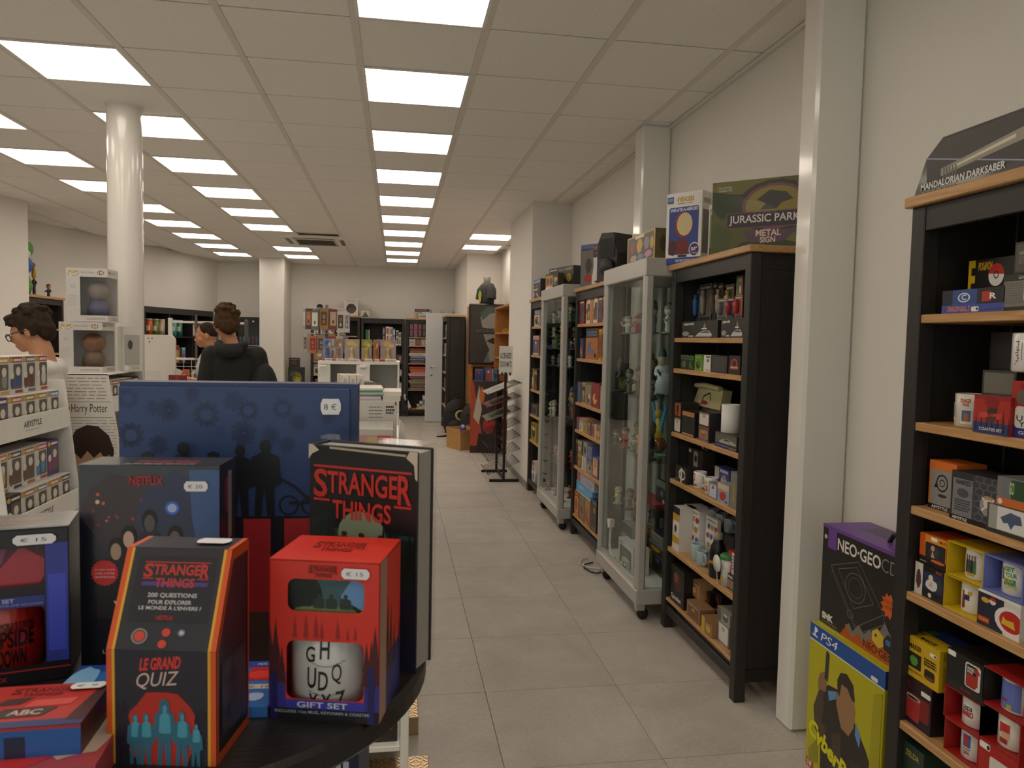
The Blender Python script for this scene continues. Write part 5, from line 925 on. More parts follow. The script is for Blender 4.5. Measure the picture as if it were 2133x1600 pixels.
for i, (a, b, h, c, lb) in enumerate([(.43, .48, .09, 'cfc9bc', 'small cream box'), (.485, .54, .15, 'd2cec6', 'white box with a dark window'), (.545, .6, .27, 'c9c4bc', 'tall white game box'), (.605, .65, .24, 'a8332a', 'red game box')]): back('game_box', lb + ' upright on the bottom shelf behind the door', 'board game', a, b, .155, h, c, front=spine(i, '57524c'), group=GA)
back('game_box', 'black and red board game lying on the bookcase behind the door', 'board game', .37, .66, 2.12, .05, '2a2624', front=spine(3, 'b05a44'))
back('game_box', 'pale blue board game lying under the black and red one', 'board game', .5, .68, 2.062, .056, '9ab0bc', front=spine(4, 'd0dce0'))
back('game_box', 'white board game at the bottom of the stack on the narrow bookcase', 'board game', .44, .68, 1.981, .08, 'd2cec6', front=spine(5, '8a6a5a'))
back('storage_carton', 'low white carton on top of the narrow bookcase above the door', 'box', .70, 1.12, 1.981, .19, 'c2bdb4', d=.3, front=lambda p: (p.rect(0, .45, 1, .47, '9a958c'), p.rect(.42, .6, .58, .8, 'a8a39a')))
# books of the middle bookcase
for i, (a, b, h, c, e, lb) in enumerate([(-.27, -.22, .36, '3a3c40', '8d9094', 'dark grey tall book'), (-.205, -.13, .37, 'd2cec4', 'b05a4a', 'cream tall book with dots'), (-.125, -.07, .36, 'cfcac0', '77736c', 'second cream tall book'), (-.06, -.02, .34, '4a6a94', 'c9ccd0', 'blue tall book'), (.0, .045, .3, 'd6d2c8', '4a4642', 'white tall book'), (.055, .1, .26, 'd0ccc0', '57544e', 'shorter white book')]): back('book', lb + ' upright in the middle back bookcase', 'book', a, b, 1.43, h, c, front=vsp(i, e), group='books in the middle back bookcase')
T = thing('spiral_book', 'green book with a pale spiral edge in the middle back bookcase', 'book', (-.56, BY + .1, 1.43)); MB().box(-.04, -.08, 0, .02, .08, .3, mat('2e6a38', .5)).build('cover', T); MB().box(.022, -.08, 0, .034, .08, .3, mat('cfd0a8', .6)).build('spiral_edge', T)
for i, (a, b, h, c, lb) in enumerate([(-.48, -.4, .06, '57689c', 'low blue-grey box'), (-.38, -.31, .12, '6a6aa8', 'violet-blue small box'), (-.36, -.29, .0, '', '')][:2]): back('figure_carton', lb + ' beside the green book in the middle back bookcase', 'box', a, b, 1.43, h, c)
for i, (a, b, z, h, c, lb) in enumerate([(.02, .12, 1.08, .16, '6a2a2a', 'dark red carton on the second shelf of the middle back bookcase'), (.03, .12, .82, .12, 'a8a49a', 'grey carton on the third shelf of the middle back bookcase'), (.0, .12, .54, .14, 'b0a888', 'buff carton on the fourth shelf of the middle back bookcase')]): back('figure_carton', lb, 'box', a, b, z, h, c, front=art_random(400 + i, ['c9c4b8', '8a8478', '57524a']))
# left back bookcase goods
kk = 0
for z, row_ in [(1.60, [(-1.6, -1.5, .18, '57524a'), (-1.48, -1.36, .26, '77726a'), (-1.34, -1.2, .22, '8a6a3c'), (-1.15, -1.0, .25, '4a5a3c')]), (1.43, [(-1.6, -1.42, .12, '8d8a80'), (-1.4, -1.25, .13, '6a6460'), (-1.2, -1.05, .12, 'a8a094')]), (1.08, [(-1.62, -1.4, .3, '8a6a70'), (-1.38, -1.27, .2, 'b0a488'), (-1.25, -1.05, .24, '57606c')]), (.82, [(-1.6, -1.46, .22, 'b9ae94'), (-1.44, -1.3, .18, 'cfcabf'), (-1.25, -1.05, .2, '6a4a40')]), (.54, [(-1.58, -1.46, .2, '8a4a3c'), (-1.4, -1.2, .22, '57524a')]), (.155, [(-1.6, -1.44, .26, '3a3632'), (-1.4, -1.15, .3, 'b9b4a8')])]:
    for j, (a, b, h, c) in enumerate(row_):
        kk += 1; nm = {1.60: 'top', 1.43: 'second', 1.08: 'third', .82: 'fourth', .54: 'fifth', .155: 'bottom'}[z]
        back('figure_carton', '%s carton in the left back bookcase, %s on the %s shelf' % (('dark', 'grey', 'coloured', 'printed')[j], ORD[j], nm), 'box', a, b, z, h, c, front=art_random(430 + kk, ['c9c4b8', '3a3430', '8a3a40', '5a6a8c', 'b0882c']), group='cartons in the left back bookcase')
T = thing('camera_dome', 'small black dome gadget on top of the left back bookcase', 'gadget', (-1.5, BY + .12, 2.0)); MB().lathe([(0, 0), (.075, 0), (.075, .12), (.05, .2), (0, .22)], mat('1d1c1b', .4), 20).build('shell', T); MB().box(-.03, -.078, .05, .03, -.07, .12, mat('3a3836', .4)).build('lens_plate', T)
back('figure_carton', 'white carton with a dark masked picture on the left back bookcase', 'box', -1.02, -.75, 2.001, .33, 'c9c4bc', front=lambda p: (p.ell(.5, .42, .36, .3, '3a2c28'), p.blob(.5, .3, .3, .16, '57423a', 3), p.lines(.2, .84, .8, .92, 1, '8d8880', 2)))
back('figure_carton', 'small framed carton beside the masked picture carton', 'box', -.72, -.70 + .2, 1.961, .18, 'b9b2a0', Y=BY + .02, front=lambda p: (p.rect(.06, .08, .94, .92, '4a463e'), p.rect(.1, .14, .9, .86, 'c2bca8'), p.poly([(.2, .14), (.5, .7), (.8, .14)], '57524a')))
# dark bookcase seen from its end, with goods facing the aisle
bookcase('R', 'bookcase', 'black-brown bookcase seen from its side near the open door', (.83, 13.42, 0), RZ, 1.08, .31, 1.98, [1.60, 1.3, 1.0, .7, .42, .16])
for i, (Y, z, h, c, lb) in enumerate([(12.7, 1.60, .22, 'a8a49c', 'grey carton on the top shelf'), (12.9, 1.3, .2, 'cfc9bc', 'cream carton on the second shelf'), (12.65, 1.0, .26, 'b9b09a', 'tan carton on the third shelf'), (12.8, .7, .2, '57504a', 'dark carton on the fourth shelf'), (12.6, .42, .22, '8d867a', 'grey-brown carton on the fifth shelf'), (12.75, .16, .24, 'c2b8a4', 'pale carton on the bottom shelf')]):
    carton('figure_carton', lb + ' of the side-on dark bookcase', 'box', (.95, Y, z), RZ, .4, .2, h, c, art_random(480 + i, ['2a2826', 'd2cec4', '8a5a4a', '57606a']))
# backpacks
def backpack(name, label, loc, rz, c1, c2, s, disc=None, ringc=None):
    T = thing(name, label, 'backpack', loc, rz); m = mat(c1, .75, n=.15, ns=30, bump=.3, bs=90)
    b = MB(); b.ball((0, 0, .24 * s), (.2 * s, .12 * s, .25 * s), m, 24); b.ball((0, .02, .16 * s), (.19 * s, .13 * s, .17 * s), m, 20); b.build('bag_body', T)
    MB().ball((0, -.07 * s, .14 * s), (.15 * s, .08 * s, .11 * s), mat(c2, .7, n=.2, ns=30), 18).build('front_pocket', T)
    MB().tube([(-.19 * s, -.02, .2 * s), (-.12 * s, -.09 * s, .33 * s), (0, -.11 * s, .38 * s), (.12 * s, -.09 * s, .33 * s), (.19 * s, -.02, .2 * s)], .008 * s, mat('171615', .6), 8).build('zip_piping', T)
    MB().tube([(-.04 * s, .03, .47 * s), (0, .03, .52 * s), (.04 * s, .03, .47 * s)], .01 * s, mat('1d1b1a', .7), 8).build('carry_loop', T)
    if disc: MB().lathe([(0, 0), (.045 * s, 0), (.045 * s, .006), (0, .006)], mat(disc, .5), 18, M=Matrix.Translation((.09 * s, -.125 * s, .27 * s)) @ Matrix.Rotation(pi / 2 - .3, 4, 'X')).build('badge', T)
    if ringc: MB().lathe([(.05 * s, 0), (.075 * s, 0), (.075 * s, .006), (.05 * s, .006)], mat(ringc, .6), 20, M=Matrix.Translation((.02, -.125 * s, .28 * s)) @ Matrix.Rotation(pi / 2 - .3, 4, 'X')).build('round_patch', T)
    return T
backpack('backpack', 'black backpack with a beige round patch against the dark bookcase', (1.0, 12.05, 0), .2, '1c1b1a', '262422', 1.22, ringc='a89f6c')
backpack('backpack', 'dark brown backpack with a white badge leaning beside the black one', (1.26, 11.7, 0), .1, '2a2320', '43352e', 1.2, disc='d6d2ca')
tag(MB().tube([(.86, 11.95, .01), (.78, 11.85, .008), (.66, 11.82, .008)], [.016, .02, .008], mat('1b1a19', .7), 8).build('bag_strap'), 'black strap lying on the floor beside the black backpack', 'strap')
# open cardboard box
T = thing('cardboard_box', 'open brown cardboard box on the floor of the aisle', 'box', (.97, 10.62, 0), .42)
w, d, h, t = .3, .42, .2, .004
for q, nm in (((-w / 2, -d / 2, 0, w / 2, -d / 2 + t, h), 'side_wall'), ((-w / 2, d / 2 - t, 0, w / 2, d / 2, h), 'side_wall'), ((-w / 2, -d / 2 + t, 0, -w / 2 + t, d / 2 - t, h), 'side_wall'), ((w / 2 - t, -d / 2 + t, 0, w / 2, d / 2 - t, h), 'side_wall'), ((-w / 2 + t, -d / 2 + t, 0, w / 2 - t, d / 2 - t, t), 'box_bottom')): MB().box(*q, KRAFT).build(nm, T)
for M, a, nm in ((Matrix.Translation((0, -d / 2, h)) @ Matrix.Rotation(.35, 4, 'X'), w, 'flap'), (Matrix.Translation((0, d / 2, h)) @ Matrix.Rotation(-.2, 4, 'X'), w, 'flap')): MB().box(-a / 2, -t / 2, 0, a / 2, t / 2, .1, KRAFT, M=M).build(nm, T)
for s in (-1, 1): MB().box(-t / 2, -d / 2, 0, t / 2, d / 2, .1, KRAFT, M=Matrix.Translation((s * w / 2, 0, h)) @ Matrix.Rotation(s * .12, 4, 'Y')).build('flap', T)
T = thing('figurine', 'small violet and white figure poking out of the cardboard box', 'figurine', (.98, 10.68, .004)); MB().lathe([(0, 0), (.03, 0), (.045, .1), (.03, .22), (.05, .27), (.03, .33), (0, .34)], mat('6a4a9c', .4), 14).build('body', T); MB().ball((0, -.03, .3), .025, mat('d0ccd4', .4), 10).build('face', T)
# printed floor display behind the rack
T = thing('floor_display', 'red, orange and black printed cardboard floor display behind the wire rack', 'display stand', (1.27, 10.3, 0), -.25)
MB().box(-.2, -.18, 0, .2, .18, 1.0, mat('3a1c18', .5), .003).build('column', T)
p = Pr((-.2, -.18, 0), (.4, 0, 0), (0, 0, 1.0)); p.poly([(0, .1), (.5, .1), (.3, .5), (.1, 1), (0, 1)], 'a8442c'); p.poly([(.1, .5), (.3, .95), (.4, .6), (.3, .4)], 'b9b0a0'); p.blob(.65, .4, .25, .14, 'a82a22', 3); p.blob(.4, .8, .1, .14, 'c06a2c', 4); p.poly([(.5, 1), (.9, 1), (.8, .55), (.6, .7)], '2a1614'); p.poly([(.2, .0), (.9, 0), (.8, .25), (.3, .28)], '241414'); p.build('printed_front', T)
for i, (x, c, lb) in enumerate([(-.12, '3a6a9c', 'blue picture book in the top tray of the floor display'), (.0, '8a5a70', 'mauve picture book in the top tray of the floor display'), (.11, '4a78a0', 'second blue picture book in the top tray of the floor display')]):
    carton('book', lb, 'book', (1.27 + x, 10.22 + .03 * i, 1.0), -.25, .11, .02, .17 + .02 * (i % 2), c, art_random(500 + i, ['c9c4b8', 'b03a40', '2a3a6a']))
# wooden shelf, framed poster panel, mannequin torso
T = thing('wooden_shelf', 'open honey-coloured wooden shelf unit facing the aisle behind the rack', 'shelf', (1.46, 11.0, 0), RZ); w, d, h = 1.5, .27, 2.06
for x in (0, w - .03): MB().box(x, 0, 0, x + .03, d, h, PINE, .002).build('side_board', T)
for z in (.1, .5, .9, 1.3, 1.66, h - .03): MB().box(.03, 0.004, z, w - .03, d - .01, z + .03, PINE, .002).build('shelf', T)
MB().box(.0, d - .01, 0, w, d, h, mat('8a5c30', .6, n=.1)).build('back_board', T)
tag(MB().prism([(0, 0), (.1, 0), (.12, .03), (.05, .06), (0, .04)], -.03, .03, mat('c0a028', .5)).build('toy_banana', None, (1.52, 10.55, 1.69)), 'yellow curved toy lying on the wooden shelf', 'toy')
T = thing('poster_shelf', 'brown wooden cabinet under the framed poster in the alcove', 'cabinet', (1.44, 11.95, 0)); 
for x in (-.27, .24): MB().box(x, -.35, 0, x + .03, .35, 2.12, PINE).build('side_board', T)
for z in (.08, .6, 1.15, 2.09): MB().box(-.24, -.35, z, .24, .35, z + .03, PINE).build('shelf', T)
MB().box(-.24, .33, 0, .24, .35, 2.1, PINE).build('back_board', T)
T = thing('framed_poster', 'black framed poster reading JOKER with a pale torn shape', 'poster', (1.40, 11.52, 1.19), -.02); w, h = .56, .95
MB().box(-w / 2, -.02, 0, w / 2, .02, h, mat('1d1b1a', .4), .015).build('frame', T)
p = Pr((-w / 2 + .03, -.02, .03), (w - .06, 0, 0), (0, 0, h - .06)); p.rect(0, 0, 1, 1, '3a3632'); p.poly([(.36, .62), (.3, .8), (.45, .9), (.8, .93), (1, .86), (1, .6), (.7, .58)], '8f8a82'); p.poly([(.3, .86), (.5, .98), (.95, .98), (.8, .88), (.6, .86), (.36, .74)], '4a5a50'); p.rect(.12, .5, 1, .6, '302d2b'); p.text('JOKER', .14, .52, .98, .585, '57625c', .03); p.poly([(.4, .5), (1, .5), (1, .1), (.62, .0), (.44, .0), (.6, .22), (.5, .34)], '8a857c'); p.poly([(.5, .38), (.7, .44), (.95, .38), (.75, .32)], '2a2725'); p.poly([(.42, 0), (.56, .2), (.62, .0)], '5c6a60'); p.build('poster_print', T)
T = thing('mannequin_torso', 'headless grey mannequin torso in a dark T-shirt with a lime print', 'mannequin', (1.42, 11.72, 2.12), -1.25)
b = MB(); b.lathe([(0, 0), (.15, 0), (.165, .1), (.175, .24), (.16, .31), (.09, .36), (.0, .37)], mat('3a3a3a', .85, n=.1, ns=40), 24, M=Matrix.Diagonal((1, .66, 1, 1)).to_4x4()); b.build('tshirt', T)
for s in (-1, 1): MB().tube([(s * .13, 0, .3), (s * .2, -.01, .24), (s * .215, -.02, .1)], [.06, .07, .075], mat('353535', .85), 12).build('sleeve', T)
MB().lathe([(.06, .33), (.055, .38), (.062, .45), (0, .46)], mat('77736e', .4), 18).build('neck', T)
p = Pr((-.09, -.122, .02), (.18, 0, 0), (0, 0, .24)); p.blob(.5, .6, .4, .34, '9ab83a', 3); p.blob(.5, .3, .3, .24, 'c0b43a', 4); p.build('shirt_print', T)

# ================================================================== white units in the middle
def white_box(T, nm, *q, ch=.003): return MB().box(*q, WHITEP, ch).build(nm, T)
T = thing('corner_unit', 'white open display unit topped with figure packs in mid-shop', 'display unit', (-.33, 6.8, 0)); x0, x1, zt = -.36, .365, 1.355
MB().prism([(x0, 0), (-.02, -.05), (x1, 0), (x1, .5), (x0, .5)], zt - .025, zt, WHITEP, 'z').build('top_board', T)
white_box(T, 'end_panel', x0, 0, 0, x0 + .11, .03, zt - .025); white_box(T, 'end_panel', x0, .03, 0, x0 + .02, .5, zt - .025)
white_box(T, 'middle_panel', -.02, -.04, 0, .1, 0, zt - .025); white_box(T, 'middle_panel', .03, 0, 0, .05, .5, zt - .025)
white_box(T, 'end_panel', x1 - .02, 0, 0, x1, .5, zt - .025); white_box(T, 'back_panel', x0 + .02, .48, 0, x1 - .02, .5, zt - .025)
for z in (1.0, .6, .2): white_box(T, 'shelf', x0 + .02, .02, z - .02, .03, .48, z); white_box(T, 'shelf', .05, .0, z - .02, x1 - .02, .48, z)
for x in (x0 + .05, .04): MB().box(x - .03, -.07, zt - .055, x + .03, -.03, zt - .035, WHITEP, .004).build('pull_tab', T)
for i, (x, tint, fg, lb) in enumerate([(-.5, '4a4038', '8fa0bc', 'white window carton, left one inside the white unit'), (-.39, '4a4038', '8fa0bc', 'white window carton, second inside the white unit'), (-.215, 'b0522c', '3f7a80', 'white window carton with a teal figure inside the white unit')]):
    carton('figure_carton', lb, 'box', (x, 6.98, 1.0), 0, .105, .1, .16, 'cfccc6', art_pop(i, tint, fg, '77848c'), group='window cartons inside the white unit')
def figpack(label, a, b, y, card, figc, red):
    P, Q = at(a, 752, Y=y), at(b, 752, Y=y); w = Q.x - P.x; T = thing('figure_pack', label, 'toy pack', ((P.x + Q.x) / 2, y + .05, 1.3555), 0, 'figure packs on the white unit'); h = .2
    MB().box(-w * .46, .03, 0, w * .46, .034, h, mat(card, .45)).build('backing_card', T)
    p = Pr((-w * .46, .03, 0), (w * .92, 0, 0), (0, 0, h)); p.rect(.02, .1, .98, .6, 'a89a98'); p.blob(.45, .8, .3, .14, figc, int(a)); p.blob(.7, .72, .2, .12, 'c9b27a', int(b)); p.build('printed_front', T)
    q = MB(); q.lathe([(.03, .018), (.03, .03), (.014, .035), (.02, .06), (.012, .085), (.02, .1), (.018, .12), (0, .128)], mat(figc, .4), 12); q.build('toy_figure', T)
    MB().box(-w / 2, -.05, .0, w / 2, .03, .022, mat('cfc8c4', .4), .003).build('pack_base', T)
    p = Pr((-w / 2, -.05, 0), (w, 0, 0), (0, 0, .022)); p.rect(0, .05, .34, .95, red); p.text('amiibo', .42, .25, .9, .75, '57504c', .02); p.build('base_print', T)
    MB().box(-w / 2, -.05, .022, w / 2, .03, .14, FILM, .006).build('clear_bubble', T)
for i, (a, b, y, cd_, fc, rd, lb) in enumerate([(670, 691, 6.92, '7a86a8', '34589c', 'a8483c', 'figure pack with a blue figure, leftmost on the white unit'), (692, 714, 6.86, '8a7a6c', '8a6a58', 'a8483c', 'figure pack with a brown figure, second on the white unit'), (715, 749, 6.80, 'b0987c', 'c9b080', 'b0988c', 'wide pink-backed figure pack, third on the white unit'), (751, 775, 6.81, '8a8a48', 'b8a03c', 'b02a24', 'figure pack with a yellow figure, fourth on the white unit'), (776, 789, 6.85, 'a07a44', 'b0602c', 'b02a24', 'figure pack with an orange figure, fifth on the white unit'), (790, 826, 6.86, 'a88a8c', 'c9a85c', 'b02a24', 'wide figure pack with a cream figure, rightmost on the white unit')]): figpack(lb, a, b, y, cd_, fc, rd)
# keychain spinner behind it
T = thing('keychain_spinner', 'wire spinner stand behind the white unit', 'display rack', (-.72, 7.95, 0)); MB().lathe([(0, 0), (.2, 0), (.2, .02), (.03, .04), (.018, .06), (.018, 1.9), (0, 1.91)], mat('57544e', .4, metal=.5), 20).build('pole', T)
for z in (1.86, 1.6): MB().lathe([(.2, 0), (.206, .003), (.2, .006)], STEEL, 28, (0, 0, z)).build('hoop', T)
for z in (1.86, 1.6):
    for a in range(4): MB().tube([(0, 0, z), (.2 * math.cos(a * pi / 2 + .3), .2 * math.sin(a * pi / 2 + .3), z)], .004, STEEL, 6).build('spoke', T)
for i, (a, z, c, e, lb) in enumerate([(-2.75, 1.645, '8a90a8', 'c9ccd0', 'pale blue'), (-2.35, 1.645, '4a3a34', 'b06a3c', 'dark brown'), (-2.0, 1.635, '6a6a62', 'd2cfc8', 'grey frosted'), (-1.6, 1.645, '9a6a34', '57402c', 'amber'), (-1.2, 1.645, '7a4a40', 'b9a08c', 'rust'), (-.85, 1.62, 'd0ccc8', '57504c', 'white boxed'), (-.45, 1.62, 'd6d2d0', '8a8480', 'second white'), (-.15, 1.62, 'c9c4d4', '7a6a94', 'lilac'), (-2.6, 1.41, 'a8a49c', '57504a', 'pale grey lower'), (-2.1, 1.40, 'b06a4a', '8a3a2c', 'orange lower'), (-1.7, 1.40, '8d7a6c', '57463c', 'brown lower'), (-1.25, 1.40, '8a4a44', 'c9c0b4', 'maroon lower'), (-.9, 1.40, 'c9b89a', 'b0882c', 'straw lower'), (-.5, 1.41, '6a8ab0', 'a83a34', 'blue and red lower')]):
    h = .21 if z > 1.5 else .18; x, y = -.72 + .225 * math.cos(a), 7.95 + .225 * math.sin(a)
    carton('keychain_pack', lb + ' keychain pack hanging on the spinner behind the white unit', 'blister pack', (x, y, z), a + pi / 2, .085 if z > 1.5 else .085, .02, h, c, lambda p, e=e, i=i: (p.rrect(.12, .2, .88, .86, .06, e), p.ring(.5, .62, .14, .08, .3, 'cfccc4'), p.blob(.5, .38, .16, .1, c, i)), group='keychain packs on the spinner')
# low white gondola with comics
T = thing('gondola', 'low white shelf run along the aisle behind the round table', 'shelf run', (0, 0, 0))
white_box(T, 'rear_post', -.75, 2.44, 0, -.72, 2.5, .95); white_box(T, 'front_post', .03, 2.44, 0, .058, 2.50, 1.0)
white_box(T, 'back_panel', -.38, 2.47, .0, -.36, 6.1, .95); white_box(T, 'end_panel', -.75, 6.1, 0, .03, 6.13, .95)
for z in (.18, .55, .86): white_box(T, 'shelf', -.36, 2.47, z - .02, .03, 6.1, z); white_box(T, 'shelf', -.75, 2.47, z - .02, -.38, 6.1, z)
for y0, y1, z, x1 in ((5.2, 6.0, .93, .075), (4.3, 5.1, .86, .06)): MB().prism([(.032, z - .1), (x1, z - .12), (x1, z - .06), (.032, z)], y0, y1, WHITEP, 'y').build('ledge', T)
for i, (x, z, ww, hh, c, lb) in enumerate([(-.06, .551, .16, .28, '5a2c1c', 'brown-red game box at the near end of the white shelf run'), (-.24, .551, .18, .26, '22283c', 'navy game box at the near end of the white shelf run'), (-.06, .181, .16, .3, '2a2624', 'black game box low at the near end of the white shelf run'), (-.24, .181, .18, .28, '6a3a2c', 'rust game box low at the near end of the white shelf run'), (-.2, .861, .2, .26, '2a2e3c', 'dark blue game box on top of the near end of the white shelf run'), (-.06, .861, .06, .24, 'c2bdb2', 'slim pale book on top of the near end of the white shelf run')]):
    carton('game_box', lb, 'board game', (x, 2.6, z), 0, ww, .2, hh, c, art_random(700 + i, ['c9c4b8', '57504a', '8a3a30', c]))
T = thing('comic_box', 'long white cardboard comic box with small print on its end', 'box', (-.155, 4.9, .861)); MB().box(-.165, -.45, 0, .165, .45, .335, mat('cac6bf', .55), .002).build('carton', T)
p = Pr((-.165, -.45, 0), (.33, 0, 0), (0, 0, .335)); p.lines(.5, .68, .75, .92, 4, '57544e', 3, .25); p.lines(.8, .76, .96, .92, 3, '3a3836', 5, .7); p.rect(.965, .92, .99, .99, '8a3a30'); p.build('printed_end', T)
z = 1.196
for i, (c, x, lb) in enumerate([('b0a8c0', -.2, 'lilac'), ('cfcac4', -.21, 'white with red print'), ('8a7a80', -.2, 'mauve'), ('a8c0c4', -.19, 'pale blue'), ('5a8a5c', -.2, 'green'), ('d2cec4', -.2, 'cream')]):
    o = MB().box(-.12, -.16, 0, .12, .16, .012, mat(c, .45)).build('comic', None, (x, 4.62, z), .03 * (i % 3)); tag(o, lb + ' comic lying in the pile on the white comic box', 'comic', 'pile of comics on the comic box'); z += .0125
o = thing('paper_stack', 'stack of white sheets beside the pile of comics', 'paper', (-.02, 4.62, 1.196)); MB().box(-.055, -.16, 0, .05, .16, .03, mat('cfcabf', .6)).build('lower_sheets', o); MB().box(-.05, -.15, .03, .055, .17, .055, mat('d8d4c9', .6)).build('upper_sheets', o)
for i, (x, lb) in enumerate([(-.36, 'left'), (-.31, 'middle'), (-.26, 'right')]): carton('binder', '%s white binder standing behind the pile of comics' % lb, 'binder', (x, 5.2, 1.196), .2, .045, .26, .12, 'd2cdc0', lambda p: p.rect(.3, .2, .7, .8, 'b0aca0'))
carton('long_box', 'grey-brown slotted box lying behind the comics', 'box', (-.2, 5.24, 1.196), .2, .08, .2, .07, '77716a', top=lambda p: p.rect(.45, 0, .55, 1, '2a2826'))
T = thing('comic_pack', 'wrapped pile of comics with a pink cover beside the comic box', 'comic', (-.16, 4.2, .861)); MB().box(-.15, -.2, 0, .15, .2, .22, mat('b9b4ac', .4)).build('pages', T); p = Pr((-.15, -.2, 0), (.3, 0, 0), (0, 0, .22)); p.rect(0, .1, 1, .86, 'b98a92'); p.rect(.72, .1, .96, .84, 'b04a3c'); p.rect(.74, .5, .94, .74, 'c9b8b0'); p.ell(.6, .7, .1, .14, 'c0a05c'); p.text('AU', .54, .34, .7, .5, '8a2a34', .03); p.rect(.3, .14, .42, .34, '3f6a44'); p.blob(.4, .55, .06, .1, '4a5aa0', 3); p.lines(.04, .7, .4, .82, 2, 'c9a0a4', 4); p.build('cover_print', T); MB().box(-.153, -.203, .0, .153, .203, .225, FILM, .004).build('wrapping_film', T)
# tread-plate blocks on the floor
def tread(label, x0, x1, y0, y1, h):
    T = thing('tread_plate_step', label, 'plinth', (0, 0, 0), group='tread-plate plinths'); m = mat('b59c78', .3, metal=.8); MB().box(x0, y0, 0, x1, y1, h, m, .002).build('block', T); q = MB()
    nx, ny = max(2, int((x1 - x0) / .022)), int((y1 - y0) / .022)
    for i in range(nx):
        for j in range(ny):
            x, y = x0 + (i + .5) * (x1 - x0) / nx, y0 + (j + .5) * (y1 - y0) / ny; a = pi / 4 if (i // 2 + j // 2) % 2 else -pi / 4; q.box(-.011, -.0022, 0, .011, .0022, .0018, mat('cdb48e', .25, metal=.8), M=Matrix.Translation((x, y, h)) @ Matrix.Rotation(a, 4, 'Z'))
    o = q.build('raised_lozenges', T); o['kind'] = 'stuff'
tread('tread-plate metal plinth on the floor under the table edge, farther one', -.1, .105, 2.86, 3.5, .075)
tread('tread-plate metal plinth on the floor at the lower picture edge', -.1, .135, 1.9, 2.66, .03)
# ================================================================== cardboard display stands on the left
def stand(label, y0, y1, xt, xb, zt, printed, rows):
    """white cardboard display; its shelves face +X, its side panels -Y and +Y"""
    T = thing('cardboard_display', label, 'display stand', (0, 0, 0)); xbk = xt - .4; t = .006
    side = [(xbk, 0), (xb + .085, 0), (xb, .73), (xt, zt), (xbk, zt + .0)]
    for k, y in enumerate((y0, y1 - t)):
        o = MB().prism(side, y, y + t, CARD, 'y').build('side_panel', T)
    MB().box(xbk, y0 + t, 0, xbk + t, y1 - t, zt, CARD).build('back_panel', T)
    def xf(z): return xt + (xb - xt) * (zt - z) / (zt - .73)
    for z, lip in rows:
        MB().box(xbk + t, y0 + t, z - .012, xf(z) - .01, y1 - t, z, CARD).build('tray', T)
        o = MB().box(xf(z) - .012, y0 + t, z - .02, xf(z) - .006, y1 - t, z + lip, CARD).build('tray_lip', T)
        p = Pr((xf(z) - .006, y0 + t, z - .02), (0, y1 - y0 - 2 * t, 0), (0, 0, lip + .02)); p.text('ABYSTYLE', .34, .46, .58, .74, '3a3c48', .02); p.text('the fan experience', .36, .28, .54, .36, '77746e'); p.build('lip_print', T)
    if printed:
        p = Pr((xbk, y0, 0), (xb + .085 - xbk, 0, 0), (0, 0, zt)); p.lines(.04, .89, .68, .99, 7, '8f897c', 3, .22); p.rect(.04, .882, .72, .884, '6d675c'); p.ell(.335, .856, .012, .01, 'b08a30', 10); p.text('Harry Potter', .36, .828, .69, .874, '3a332a', .0); p.rect(.04, .815, .74, .817, '6d675c')
        p.lines(.04, .62, .77, .81, 15, 'a29c90', 5, .2); p.lines(.74, .45, .86, .6, 9, 'a29c90', 6, .2)
        p.poly([(.36, .69), (.72, .69), (.72, .58), (.68, .5), (.64, .46), (.44, .46), (.4, .5), (.36, .58)], 'b08a70'); p.poly([(.33, .64), (.34, .72), (.4, .765), (.5, .785), (.6, .78), (.7, .74), (.745, .68), (.735, .62), (.7, .66), (.66, .64), (.62, .67), (.56, .645), (.5, .675), (.44, .64), (.39, .665), (.36, .62)], '33241b'); p.build('side_print', T)
    return T, xf
POPC = [('4a3a6a', '8a3a6c'), ('b0582c', '4a3a34'), ('8a7a3c', '3f6a34'), ('a88a3a', 'b08a3c'), ('5a8ab0', '6a94b4'), ('c9962a', '8d8a84'), ('8a3a3c', '2f4a8c'), ('6a6a64', '6a3034'), ('b03a34', 'c9c4bc'), ('2a2a30', '57544e'), ('a06a4a', '3a2a26'), ('77808a', 'b08a6a'), ('c0762c', 'c9a82a'), ('34343a', '6a4a3c'), ('8d6a4a', '6a4a38'), ('a83a34', '4a8ac0')]
def pops(case, xf, y0, n, z, sh, base, dz, layer, cols=None, w=.115, deep=3):
    """a row of white figure cartons facing +X; the front one of each column has print"""
    for i in range(n):
        y = y0 + w * (i + .5); tint, fig = POPC[(base + i) % len(POPC)]
        dark = tint in ('2a2a30', '4a3a6a')
        T = carton('figure_carton', 'figure carton with %s header, %s in the %s, %s' % ({'4a3a6a': 'violet', 'b0582c': 'rust', '8a7a3c': 'olive', 'a88a3a': 'gold', '5a8ab0': 'blue', 'c9962a': 'amber', '8a3a3c': 'wine red', '6a6a64': 'grey', 'b03a34': 'red', '2a2a30': 'black', 'a06a4a': 'copper', '77808a': 'slate', 'c0762c': 'orange', '34343a': 'charcoal', '8d6a4a': 'brown', 'a83a34': 'scarlet'}[tint], ORD[i], layer, case), 'box', (xf(z + dz) - .075 - (.0 if dz == 0 else .0), y, z + dz), pi / 2, w - .004, .1, .16, 'd2cfca' if not dark else tint, art_pop(base + i, tint, fig), group='figure cartons in the cardboard displays')
S1, xf1 = stand('plain white cardboard display of figure cartons at the left edge', 3.12, 3.78, -1.55, -1.483, 1.345, False, [(1.14, .075), (.75, .075), (.36, .075)])
pops('left display', xf1, 3.145, 5, 1.14, 0, 0, 0, 'top tray')
